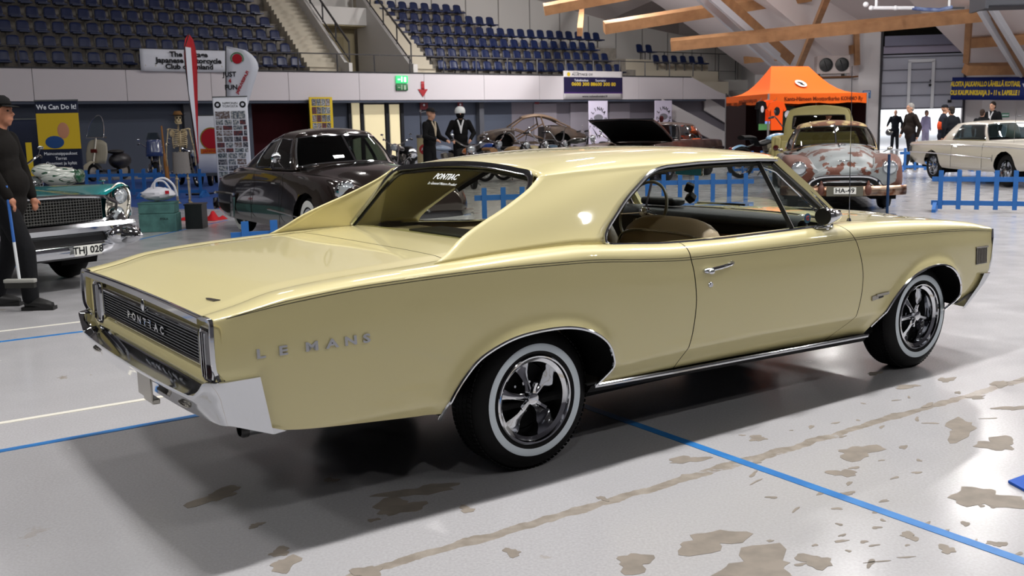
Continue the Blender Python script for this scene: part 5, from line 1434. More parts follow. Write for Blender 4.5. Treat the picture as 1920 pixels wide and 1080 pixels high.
# ------------------------------------------------------------------ white 1960s hardtop
def build_white():
    h = Vector((.10, -.995)); T = thing('white_car', 'cream white 1960s two-door hardtop with chrome side trim, by the right edge', 'car', (11.33, 23.2, 0), math.atan2(h.y, h.x))
    P_ = mat('cream_white_paint', 'cfc8bb', .3, coat=.8)
    def S(x, zb, wb, zm, wm, zs, ws, zt, zh): return (x, [(wb, zb), (wm - .01, zb + .12), (wm, zm), (wm - .005, (zm + zs) / 2), (ws, zs), (ws - .06, zt), (.5, (zt + zh) / 2 + .01), (0, zh)])
    st = [S(-2.68, .50, .80, .62, .92, .84, .92, .87, .87), S(-2.60, .42, .86, .62, .96, .87, .95, .90, .90), S(-2.1, .36, .90, .62, .99, .90, .96, .93, .94), S(-1.3, .32, .92, .62, 1.0, .91, .96, .95, .97), S(-.4, .30, .92, .62, 1.0, .91, .96, .95, .97), S(.8, .30, .92, .62, 1.0, .90, .96, .94, .96), S(1.4, .32, .92, .62, 1.0, .89, .96, .93, .98), S(2.1, .36, .92, .62, .99, .87, .95, .91, .95), S(2.6, .42, .88, .62, .97, .84, .93, .88, .90), S(2.68, .50, .85, .62, .94, .82, .92, .85, .87)]
    loft_body(T, st, P_, ((1.51, .36, .40), (-1.51, .36, .37)), nx=4)
    cps = [(1.0, 0, .97, .38, 0, 1.36, 'W'), (.88, .6, .965, .33, .50, 1.355, 'W'), (.62, .80, .95, .22, .62, 1.33, 'P'), (.52, .82, .95, .16, .64, 1.33, 'S'), (-.85, .84, .95, -.72, .655, 1.335, 'P'), (-1.30, .82, .955, -1.0, .63, 1.33, 'P'), (-1.38, .76, .96, -1.05, .60, 1.33, 'R'), (-1.50, .5, .965, -1.12, .42, 1.34, 'R'), (-1.54, 0, .97, -1.15, 0, 1.345, 'R')]
    greenhouse(T, cps, lambda x: sm(x, [(-1.2, 1.35), (-.5, 1.41), (.1, 1.40), (.4, 1.37)]), P_, glass('blue_dark_glass', (.35, .46, .50)))
    simple_seats(T, (-.1, -.95), M_MATTE, 1.0)
    for s in (1, -1):
        mb = MB(); mb.tube([(-2.62, s * .972, .845), (-.4, s * .985, .865), (1.5, s * .985, .845), (2.6, s * .955, .80)], .011, 6); mb.build('upper_trim', M_CHROME, T)
        mb = MB(); mb.tube([(-2.62, s * .965, .66), (-1.5, s * 1.003, .655), (.9, s * 1.003, .60)], [.018, .016, .012], 6); mb.tube([(.95, s * 1.01, .60), (1.05, s * 1.01, .60)], .02, 6); mb.bar((1.08, s * 1.005, .53), (1.08, s * 1.005, .67), .012, .012); mb.build('lower_trim', M_CHROME, T)
        for x in (.66, -.62): mb = MB(); mb.tube([(x, s * 1.0, .34), (x, s * 1.003, .62), (x, s * .985, .88), (x, s * .9, .955)], .004, 4); mb.build('door_seam', M_BLACK, T)
        mb = MB(); mb.tube([(-.52, s * .985, .83), (-.38, s * .99, .82)], .016, 6); mb.build('door_handle', M_CHROME, T)
        mb = MB(); mb.box((-2.685, s * .76, .66), (.02, .26, .24)); mb.tube([(-2.70, s * .76 + .11 * math.cos(a), .66 + .11 * math.sin(a)) for a in [2 * PI * k / 20 for k in range(20)]], .015, 6, closed=True); mb.build('tail_light', M_CHROME, T)
        for q in (.62, .82): headlight(T, (2.69, s * q, .70), .085)
        mb = MB(); mb.box((-1.15, s * .90, .93), (.5, .04, .02)); mb.build('pillar_base_trim', M_CHROME, T)
        car_wheel(T, 1.51, s * .94, .35, style='mag', rimr=.22); car_wheel(T, -1.51, s * .94, .35, style='mag', rimr=.22)
        mb = MB(); mb.box((-2.58, s * .975, .74), (.10, .02, .12)); mb.build('side_badge', M_CHROME_D, T)
    for x0, sg in ((2.72, 1), (-2.74, -1)):
        mb = MB(); mb.grid([[(x0 - sg * .22 * abs(y / 1.0) ** 5 + sg * dx, y, .48 + dz_) for dx, dz_ in ((-.05, .09), (.02, .085), (.04, 0), (.02, -.085), (-.05, -.09))] for y in [i / 12 * 1.0 for i in range(-12, 13)]]); mb.build('front_bumper' if sg > 0 else 'rear_bumper', M_CHROME, T)
    mb = MB(); mb.box((2.69, 0, .70), (.03, 1.1, .20)); mb.build('grille', M_CHROME_D, T)
    mb = MB(); mb.cyl((1.6, -.85, .92), (1.62, -.85, 1.65), .004, n=5); mb.build('antenna', M_CHROME, T)
    car_floor(T, -2.4, 2.4, .32, 1.5)
build_white()

# ------------------------------------------------------------------ mustard pickup seen from behind
def build_pickup():
    T = thing('pickup_truck', 'faded mustard yellow pickup seen from behind, standing beyond the rusty sedan', 'pickup truck', (7.45, 24.6, 0), math.atan2(.95, .3))
    P_ = mat('faded_mustard', '8f8552', .55)
    R_ = mat('rusty_bed_floor', '4a3225', .8)
    for s in (1, -1):
        mb = MB(); mb.box((-1.15, s * .90, .85), (2.1, .05, .52)); mb.box((-1.15, s * .92, 1.12), (2.1, .12, .05)); mb.build('bed_side', P_, T, bevel=.015)
        mb = MB(); mb.box((-2.15, s * .88, .82), (.10, .20, .62)); mb.build('bed_post', P_, T, bevel=.02)
        mb = MB(); mb.lathe([(0, -.03), (.05, -.025), (.065, 0)], (-2.20, s * .88, .90), 'X', 20); mb.build('tail_light', mat('dark_red_lamp', '3d0b08', .2, coat=1), T)
        mb = MB(); G = [[(-1.2 + .48 * math.cos(a) * q, s * y, .42 + .46 * math.sin(a) * q) for q, y in ((1, .90), (1, 1.06), (.9, 1.08))] for a in [PI * k / 16 for k in range(17)]]; mb.grid(G); mb.build('rear_fender', P_, T)
        car_wheel(T, -1.2, s * .98, .37, rimr=.2); car_wheel(T, 1.75, s * .9, .37, rimr=.2)
    mb = MB(); mb.box((-2.17, 0, .80), (.05, 1.55, .50)); mb.build('tailgate', P_, T, bevel=.015)
    mb = MB(); mb.box((-1.15, 0, .62), (2.1, 1.76, .06)); mb.build('bed_floor', R_, T)
    mb = MB(); mb.box((-1.15, 0, .45), (2.3, .9, .2)); mb.box((1, 0, .4), (2.6, .9, .2)); mb.build('chassis', M_MATTE, T)
    st = [(-.12, [(.86, .50), (.92, .70), (.92, 1.0), (.90, 1.12), (.8, 1.14), (.4, 1.14), (0, 1.14)]), (.9, [(.88, .45), (.94, .70), (.95, 1.0), (.92, 1.12), (.8, 1.15), (.4, 1.16), (0, 1.16)]), (1.3, [(.88, .45), (.95, .70), (.95, 1.0), (.90, 1.10), (.7, 1.14), (.4, 1.17), (0, 1.18)]), (2.3, [(.84, .5), (.92, .70), (.92, .90), (.82, 1.0), (.6, 1.03), (.35, 1.08), (0, 1.1)]), (2.5, [(.8, .55), (.85, .70), (.85, .85), (.75, .92), (.6, .95), (.35, .98), (0, 1.0)])]
    loft_body(T, st, P_, ((1.75, .40, .42),))
    cps = [(1.15, 0, 1.14, .75, 0, 1.74, 'W'), (1.05, .55, 1.13, .70, .48, 1.73, 'W'), (.85, .80, 1.12, .55, .68, 1.71, 'P'), (.78, .82, 1.12, .50, .70, 1.70, 'S'), (.05, .82, 1.12, .0, .70, 1.70, 'P'), (-.08, .78, 1.12, -.03, .66, 1.70, 'P'), (-.10, .60, 1.12, -.05, .56, 1.71, 'R'), (-.11, .3, 1.12, -.06, .3, 1.72, 'R'), (-.11, 0, 1.12, -.06, 0, 1.72, 'R')]
    greenhouse(T, cps, lambda x: 1.84, P_, glass('dusty_glass2', (.5, .46, .44)), trim=M_BLACK, t0=.30, t1=.80)
    simple_seats(T, (.25,), R_, 1.3)
build_pickup()

# ------------------------------------------------------------------ dark sedan with its hood up
def build_openhood():
    T = thing('open_hood_car', 'dark brown 1960s sedan with its hood raised, in front of the white club banners', 'car', (4.1, 28.2, 0), math.atan2(-.87, -.5), scale=1.08)
    P_ = mat('dull_dark_brown', '35241f', .35, .3, coat=.3, var=('55423c', 2.5, .5, .7))
    def S(x, zb, wb, zm, wm, zs, ws, zt, zh): return (x, [(wb, zb), (wm - .01, zb + .12), (wm, zm), (ws, zs), (ws - .06, zt), (.5, (zt + zh) / 2 + .01), (0, zh)])
    st = [S(-2.5, .45, .80, .62, .90, .84, .88, .88, .88), S(-2.3, .38, .86, .62, .93, .88, .90, .92, .92), S(-1.3, .32, .88, .62, .95, .90, .91, .94, .96), S(0, .30, .88, .62, .95, .90, .90, .94, .95), S(.95, .30, .88, .62, .95, .90, .90, .93, .93), S(1.0, .30, .88, .62, .95, .90, .90, .93, .70), S(2.3, .38, .86, .62, .94, .87, .90, .90, .62), S(2.45, .45, .84, .62, .92, .85, .88, .88, .80)]
    loft_body(T, st, P_, ((1.5, .34, .38), (-1.45, .34, .36)))
    cps = [(1.0, 0, .95, .36, 0, 1.36, 'W'), (.88, .6, .945, .32, .50, 1.355, 'W'), (.62, .78, .94, .22, .62, 1.33, 'P'), (.54, .80, .94, .16, .64, 1.33, 'S'), (-.15, .82, .94, -.15, .655, 1.335, 'P'), (-.22, .82, .94, -.22, .655, 1.335, 'S'), (-.95, .81, .94, -.80, .64, 1.33, 'P'), (-1.15, .78, .95, -.95, .60, 1.33, 'R'), (-1.40, .5, .955, -1.08, .42, 1.34, 'R'), (-1.46, 0, .96, -1.12, 0, 1.345, 'R')]
    greenhouse(T, cps, lambda x: sm(x, [(-1.1, 1.35), (-.5, 1.41), (.1, 1.40), (.4, 1.37)]), P_, glass('dark_glass3', (.4, .45, .45)))
    mb = MB(); G = []
    for i in range(9):
        y = -.82 + 1.64 * i / 8; G.append([(1.02 + 1.30 * u_, y, .98 + .50 * u_ + .05 * math.sin(PI * u_) + .03 * (1 - (y / .82) ** 2)) for u_ in (0, .25, .5, .75, .95, 1.0)])
    mb.grid(G); hd = mb.build('raised_hood', P_, T); so = hd.modifiers.new('thickness', 'SOLIDIFY'); so.thickness = .04; so.offset = -1
    mb = MB(); mb.grid([[(p[0] + .01, p[1] * .97, p[2] - .055) for p in g] for g in G]); mb.build('underside', M_MATTE, hd)
    mb = MB(); mb.box((2.33, 0, 1.485), (.04, 1.66, .03)); mb.build('hood_lip', M_CHROME, hd)
    mb = MB(); mb.box((1.7, 0, .60), (1.3, .7, .25)); mb.box((1.75, 0, .8), (.5, .4, .2)); mb.build('engine', M_BLACK, T, bevel=.03)
    simple_seats(T, (-.1, -.9), M_MATTE, .98)
    for s in (1, -1):
        for q in (.60, .80): headlight(T, (2.46, s * q, .70), .08)
        car_wheel(T, 1.5, s * .90, .34, rimr=.19); car_wheel(T, -1.45, s * .90, .34)
        mb = MB(); mb.tube([(-2.4, s * .93, .72), (2.3, s * .945, .72)], .010, 5); mb.build('side_trim', M_CHROME, T)
    for x0, sg in ((2.50, 1), (-2.55, -1)):
        mb = MB(); mb.grid([[(x0 - sg * .2 * abs(y / .95) ** 5 + sg * dx, y, .46 + dz_) for dx, dz_ in ((-.05, .08), (.03, .07), (.03, -.07), (-.05, -.08))] for y in [i / 10 * .95 for i in range(-10, 11)]]); mb.build('front_bumper' if sg > 0 else 'rear_bumper', M_CHROME, T)
    car_floor(T, -2.3, 2.3, .32, 1.5)
build_openhood()

# ------------------------------------------------------------------ bare rear-engined coupe shell on a stand
def build_shell():
    T = thing('coupe_shell', 'bare brown coupe body without doors or glass on a stand by the wall', 'car body', (.9, 40.0, .50), math.atan2(-.12, -.99), scale=1.05)
    P_ = mat('bare_brown_steel', '3a2f28', .5, .4, var=('5c4a3c', 2.2, .45, .7))
    K = lambda x, zb, wb, zm, wm, zs, ws, zh: (x, [(wb, zb), (wm, zm), (ws, zs), (ws * .6, zh - .02), (0, zh)])
    for nm, st, ar in (('front_body', [K(.75, .3, .72, .55, .82, .82, .74, .90), K(1.2, .3, .74, .55, .82, .82, .70, .86), K(1.7, .35, .70, .55, .78, .74, .62, .74), K(2.0, .42, .5, .50, .6, .60, .45, .58)], ((1.15, .34, .34),)),
                       ('rear_body', [K(-.35, .3, .76, .55, .83, .86, .76, .90), K(-.8, .3, .78, .55, .85, .86, .74, .95), K(-1.4, .32, .74, .55, .80, .78, .62, .86), K(-1.95, .42, .5, .5, .58, .58, .4, .56)], ((-.98, .34, .34),))):
        loft_body(T, st, P_, ar, nx=5, name=nm)
    mb = MB(); mb.box((.2, 0, .32), (1.3, 1.5, .08)); mb.build('floor_pan', P_, T)
    M_T = mat('tan_bare_steel', '7a624c', .5, .3)
    rows = []
    for (x, hw, z) in ((.42, .50, 1.28), (.30, .55, 1.32), (0, .58, 1.37), (-.3, .58, 1.37), (-.7, .54, 1.27), (-1.0, .48, 1.12)):
        rows.append([(x, hw * math.sin(a), z - .10 * (1 - math.cos(a))) for a in [-PI / 2 + PI * k / 10 for k in range(11)]])
    mb = MB(); mb.grid(resample(rows, 3)); r_ = mb.build('roof', M_T, T); so = r_.modifiers.new('t', 'SOLIDIFY'); so.thickness = .03
    for s in (1, -1):
        for nm, pts in (('front_pillar', [(.85, s * .70, .90), (.42, s * .50, 1.19)]), ('centre_pillar', [(-.35, s * .76, .90), (-.25, s * .58, 1.28)]), ('rear_pillar', [(-1.35, s * .60, .86), (-1.0, s * .48, 1.03)]), ('brace', [(.75, s * .7, .40), (-.3, s * .7, 1.0)]), ('brace', [(.7, s * .7, .85), (-.35, s * .7, .45)])):
            mb = MB(); mb.tube(pts, .028, 6); mb.build(nm, M_T, T)
    S_ = thing('car_stand', 'low steel stand carrying the bare coupe body', 'stand', (.9, 40.0, 0), math.atan2(-.12, -.99))
    for x in (-1.2, 1.2):
        for s in (1, -1): mb = MB(); mb.box((x, s * .6, .30), (.08, .08, .60)); mb.build('leg', M_STEEL, S_)
    mb = MB(); mb.box((0, .6, .58), (2.8, .08, .08)); mb.build('rail', M_STEEL, S_); mb = MB(); mb.box((0, -.6, .58), (2.8, .08, .08)); mb.build('rail', M_STEEL, S_)
build_shell()
# ================================================================== people and mannequins
def remesh(o, vox, smooth=3):
    r = o.modifiers.new('remesh', 'REMESH'); r.mode = 'VOXEL'; r.voxel_size = vox; r.use_smooth_shade = True
    s = o.modifiers.new('smooth', 'SMOOTH'); s.factor = .5; s.iterations = smooth
def limb(mb, pts, rs, n=12):
    pts = [Vector(p) for p in pts]
    mb.tube(pts, list(rs), n)
    for p, r in zip(pts, rs): mb.ball(p, r, nu=12, nv=8)
SKIN = lambda: mat('skin', 'b98a70', .55)
def figure(label, loc, face, h=1.8, jacket='1b1b20', trousers='1c1e26', shoes='0e0e0f', hair=None, hat=None, arms=None, legs=None, name='person', cat='person', vox=.016, skin=None, lean=0.0, head_turn=0.0, collar=None, jlen=.88, longhair=False, jm=None, vest=None, belly=0.0, helmet=None):
    k = h / 1.8; T = None
    sk = skin or SKIN()
    hipz, shz = .95, 1.47
    lx = lean
    legs = legs or (((.02, .10), (.02, .12)), ((-.02, -.10), (0, -.12)))
    arms = arms or ((( -.02, .27, 1.18), (.03, .27, .93)), ((-.02, -.27, 1.18), (.03, -.27, .93)))
    B = MB()
    # trunk
    for (x, z, rx, ry) in ((0, .98, .11, .155), (.01 + belly * .5, 1.10, .11 + belly * .4, .145), (lx * .5, 1.25, .115, .155), (lx * .8, 1.38, .11, .175), (lx, 1.40, .08, .15)):
        B.ball((x, 0, z), (rx, ry, .15), nu=16, nv=10)
    B.tube([(lx, 0, 1.44), (lx + .01, 0, 1.52), (lx + .025, 0, 1.60)], [.075, .058, .058], 12)
    hx = lx + .035; R = Matrix.Rotation(head_turn, 3, 'Z')
    def hd(p): return R @ Vector(p) + Vector((hx, 0, 1.68))
    B.ball(hd((-.01, 0, .03)), (.098, .076, .10), nu=20, nv=14, rot=R); B.ball(hd((.03, 0, -.04)), (.068, .060, .078), nu=16, nv=10, rot=R)
    B.ball(hd((.055, 0, -.095)), (.03, .03, .022), rot=R); B.tube([hd((.085, 0, .015)), hd((.108, 0, -.018)), hd((.113, 0, -.03))], [.010, .014, .015], 8)
    B.ball(hd((.078, 0, .032)), (.02, .055, .012), rot=R); B.ball(hd((.090, 0, -.062)), (.012, .024, .011), rot=R)
    for s in (1, -1): B.ball(hd((-.005, s * .078, -.01)), (.018, .012, .03), rot=R)
    for s, lg in ((1, legs[0]), (-1, legs[1])):
        (kx, ky), (fx, fy) = lg
        limb(B, [(0, s * .09, .93), (kx, ky, .50), (fx - .03, fy, .10)], (.088, .058, .042)); B.tube([(fx - .05, fy, .05), (fx + .12, fy + s * .02, .035)], [.045, .038], 10)
    hands = []
    for s, ar in ((1, arms[0]), (-1, arms[1])):
        e, w = Vector(ar[0]), Vector(ar[1]); sh = Vector((lx, s * .185, 1.445))
        limb(B, [sh, e, w], (.058, .043, .028))
        d = (w - e).normalized(); side = Vector((0, 0, 1)).cross(d); side = side.normalized() if side.length > .2 else Vector((1, 0, 0))
        nrm = d.cross(side)
        B.ball(w + d * .045, (.034, .034, .034)); hands.append((w, d, side, nrm, s))
        if vox < .02:
            for q, L in ((-1.5, .060), (-.5, .075), (.5, .078), (1.5, .068)):
                a = w + d * .06 + side * (q * .017); b = a + d * L * .55 - nrm * .006; c = b + d * L * .35 - nrm * .028
                B.tube([a, b, c], [.0105, .0095, .008], 6)
            a = w + d * .03 + side * .03; B.tube([a, a + side * .028 + d * .028, a + side * .03 + d * .055 - nrm * .01], [.012, .011, .009], 6)
    T = B.build(name, sk, None)
    T.location = loc; T.rotation_euler = (0, 0, face); T.scale = (k, k, k)
    tag(T, label, cat); remesh(T, vox if vox < .02 else .02, 2)
    # eyes
    if vox < .02:
        E_ = MB()
        for s in (1, -1): E_.ball(hd((.080, s * .03, .012)), (.010, .012, .008), nu=8, nv=6)
        E_.build('eyes', M_BLACK, T)
    # jacket
    J = MB()
    for (x, z, rx, ry) in ((0, jlen + .04, .135 + belly * .5, .185), (.01 + belly * .6, 1.08, .135 + belly * .5, .18), (lx * .5, 1.22, .138, .185), (lx * .8, 1.36, .135, .20), (lx, 1.41, .10, .175)):
        J.ball((x, 0, z), (rx, ry, .17), nu=16, nv=10)
    J.tube([(lx - .01, 0, 1.46), (lx, 0, 1.545)], [.09, .078], 12)
    for s, ar in ((1, arms[0]), (-1, arms[1])):
        e, w = Vector(ar[0]), Vector(ar[1]); limb(J, [(lx, s * .19, 1.45), e, w - (w - e).normalized() * .01], (.078, .064, .046))
    j = J.build('jacket', jm or mat('cloth_' + jacket, jacket, .85, bump=(18, .4)), T); remesh(j, max(vox, .016), 3)
    if trousers:
        P_ = MB(); P_.ball((0, 0, .95), (.125, .165, .11))
        for s, lg in ((1, legs[0]), (-1, legs[1])):
            (kx, ky), (fx, fy) = lg; limb(P_, [(0, s * .088, .92), (kx, ky, .50), (fx - .03, fy, .10)], (.105, .082, .070))
        p = P_.build('trousers', mat('cloth_' + trousers, trousers, .85, bump=(22, .4)), T); remesh(p, max(vox, .016), 3)
    for s, lg in ((1, legs[0]), (-1, legs[1])):
        (kx, ky), (fx, fy) = lg; S = MB()
        S.tube([(fx - .07, fy, .055), (fx, fy, .06), (fx + .10, fy + s * .02, .042), (fx + .16, fy + s * .025, .036)], [.05, .056, .046, .030], 12); S.box((fx + .04, fy + s * .012, .015), (.27, .09, .03))
        o = S.build('shoe', mat('leather_' + shoes, shoes, .5), T)
    if hair:
        Hm = MB(); Hm.ball(hd((-.022, 0, .048)), (.100, .083, .098), nu=20, nv=12, rot=R)
        Hm.ball(hd((-.055, 0, -.02)), (.06, .070, .075), rot=R)
        if longhair: Hm.ball(hd((-.05, 0, -.10)), (.07, .095, .13), rot=R)
        Hm.build('hair', mat('hair_' + hair, hair, .8, bump=(120, .6)), T)
    if hat:
        Hm = MB(); Hm.lathe([(0, .115), (.05, .112), (.085, .085), (.098, .045), (.098, .03)], hd((-.008, 0, .03)), n=20)
        G = []
        for i in range(9):
            a = -.9 + 1.8 * i / 8; G.append([hd((-.008 + r * math.cos(a), r * math.sin(a), .062 - (r - .09) * .25)) for r in (.09, .12, .155, .17 - .03 * abs(a))])
        Hm.grid(G); q = Hm.build('cap', mat('cap_' + hat, hat, .8), T); so = q.modifiers.new('t', 'SOLIDIFY'); so.thickness = .006
    if helmet:
        Hm = MB(); Hm.lathe([(0, .14), (.06, .132), (.105, .10), (.128, .045), (.13, -.01), (.125, -.03)], hd((-.01, 0, .03)), n=24); Hm.build('helmet', mat('helmet_' + helmet, helmet, .2, coat=1), T)
        Hm = MB(); Hm.ball(hd((.0, 0, -.04)), (.11, .10, .10)); Hm.build('face_scarf', M_MATTE, T)
    if collar:
        Cc = MB(); Cc.tube([(lx + .09, .07, 1.52), (lx + .135, .02, 1.36), (lx + .14, 0, 1.2)], [.018, .022, .012], 8); Cc.tube([(lx + .09, -.07, 1.52), (lx + .135, -.02, 1.36), (lx + .14, 0, 1.2)], [.018, .022, .012], 8); Cc.build('shirt_front', mat('shirt_' + collar, collar, .7), T)
    if vest:
        V = MB(); V.ball((0, 0, 1.22), (.15, .205, .20), nu=16, nv=10); V.build('vest', mat('vest_' + vest, vest, .6), T)
    return T
# the man at the left edge, in profile, with a broom
man = figure('person in black cap, dark jacket and trousers holding a broom, at the left edge', (gpt(38, 577).x - .02, gpt(38, 577).y, 0), math.radians(2), 1.84, '0f0c0a', '0f1013', '080808', hair='2a211b', hat='0b0b0c', vox=.011,
             arms=(((.02, .30, 1.17), (.10, .26, .95)), ((.02, -.30, 1.20), (.14, -.28, .98))), legs=(((-.06, .10), (-.20, .12)), ((.16, -.10), (.20, -.12))), lean=-.02, head_turn=-.05, belly=.04, skin=mat('ruddy_skin', 'a06a50', .55))
bp = man.location
T = thing('broom', 'blue and white handled broom with grey brush, held by the man at the left', 'broom', (bp.x + .13, bp.y - .30, 0))
mb = MB(); mb.tube([(0.02, 0, 1.10), (.04, 0, .62)], .013, 8, mat('blue_handle', '2a5aa0', .4)); mb.tube([(.04, 0, .62), (.055, 0, .30)], .013, 8, mat('white_handle', 'c9cdd0', .4)); mb.build('handle', None, T)
mb = MB(); mb.box((.06, 0, .285), (.27, .06, .035)); mb.build('head', mat('grey_brush_head', '8d8d88', .6), T, bevel=.01)
mb = MB(); mb.box((.06, 0, .25), (.25, .05, .05)); mb.build('bristles', mat('dark_bristle', '2c2c2a', .9), T)
def at_d(px, D): p = dpt(px, 300, D); return (p.x, p.y, 0)
def face_to(dx, dy): return math.atan2(dy, dx)
figure('person with grey hair in a dark brown quilted jacket walking past the door', at_d(1706, 30.2), face_to(-1, -.15), 1.90, '221b18', '1a1a20', hair='8f8c88', vox=.016, arms=(((-.10, .27, 1.15), (-.05, .25, .90)), ((.04, -.27, 1.18), (.16, -.24, .98))), legs=(((.05, .10), (.24, .12)), ((-.06, -.10), (-.22, -.10))), belly=.06, lean=.02)
t = figure('person standing outside the door in dark clothes holding a helmet at the waist', at_d(1676, 49), face_to(-.4, -1), 1.86, '141820', '15171c', vox=.02, arms=(((-.0, .30, 1.18), (.12, .26, .98)), ((.02, -.30, 1.2), (.26, -.34, 1.08))))
p_ = dpt(1667, 248, 48.75); T = thing('helmet', 'dark motorcycle helmet held at the waist by the person outside the door', 'helmet', tuple(p_))
mb = MB(); mb.ball((0, 0, 0), (.17, .20, .17)); mb.build('helmet_shell', mat('helmet_black', '15161a', .25, coat=1), T); mb = MB(); mb.ball((.02, -.13, .02), (.12, .09, .06)); mb.build('visor', M_CHROME_D, T)
figure('person in a pale lilac jacket outside, behind the grey-haired person', at_d(1733, 47.5), face_to(.5, -1), 1.80, 'a79fbf', '9a94ae', hair='7a6a62', vox=.02)
figure('person in black cap and jacket with orange reflective panels by the shutter door', at_d(1764, 30.5), face_to(1, -.2), 1.84, '20232e', '20232e', hat='14161c', vox=.018, vest='e2532a', lean=.02)
figure('person with dark bushy hair and long dark coat, beside the orange-panelled jacket', at_d(1781, 29.5), face_to(-.3, 1), 1.78, '13151b', '13151b', hair='2c2724', vox=.018, jlen=.70)
figure('person in a black jacket, shorter of the two behind the white car', at_d(1837, 33.0), face_to(.6, .6), 1.70, '0f1114', '15161b', hair='3a2e28', vox=.018)
figure('person in a black jacket looking left, tallest behind the white car', at_d(1857, 33.5), face_to(-.9, -.5), 1.94, '0d0e11', '15161b', hair='241d19', vox=.018, collar='c9c9cc')
figure('person in a mustard and brown cap and tan jacket beside the orange tent', at_d(1549, 29.0), face_to(.6, -.8), 1.72, '9a7b64', '2b2b30', hat='b49a3c', vox=.018)
figure('person in a dark red hood, only the head showing above the open-hood car', at_d(1240, 36), face_to(0, 1), 1.72, '3a0c10', '1a1a1c', hair='3a0c10', vox=.018)
# mannequins
figure('mannequin in black suit and cap reaching forward beside the cream oil dispenser', at_d(806, 24.5), face_to(.9, -.45), 1.95, '0c0c0e', '0b0b0d', hat='1d1b1c', vox=.016, name='mannequin', cat='mannequin', collar='b8aa94', arms=(((.10, .27, 1.18), (.32, .20, 1.10)), ((.06, -.28, 1.2), (.30, -.22, 1.12))), lean=.03)
figure('mannequin in white open-face helmet, black leather jacket and white shirt', at_d(865, 27.6), face_to(.12, -1), 2.0, '0b0b0c', '101012', vox=.016, name='mannequin', cat='mannequin', helmet='dfe3e2', collar='d8d8da', arms=(((.02, .32, 1.2), (.18, .22, 1.05)), ((.02, -.32, 1.2), (.18, -.22, 1.05))))

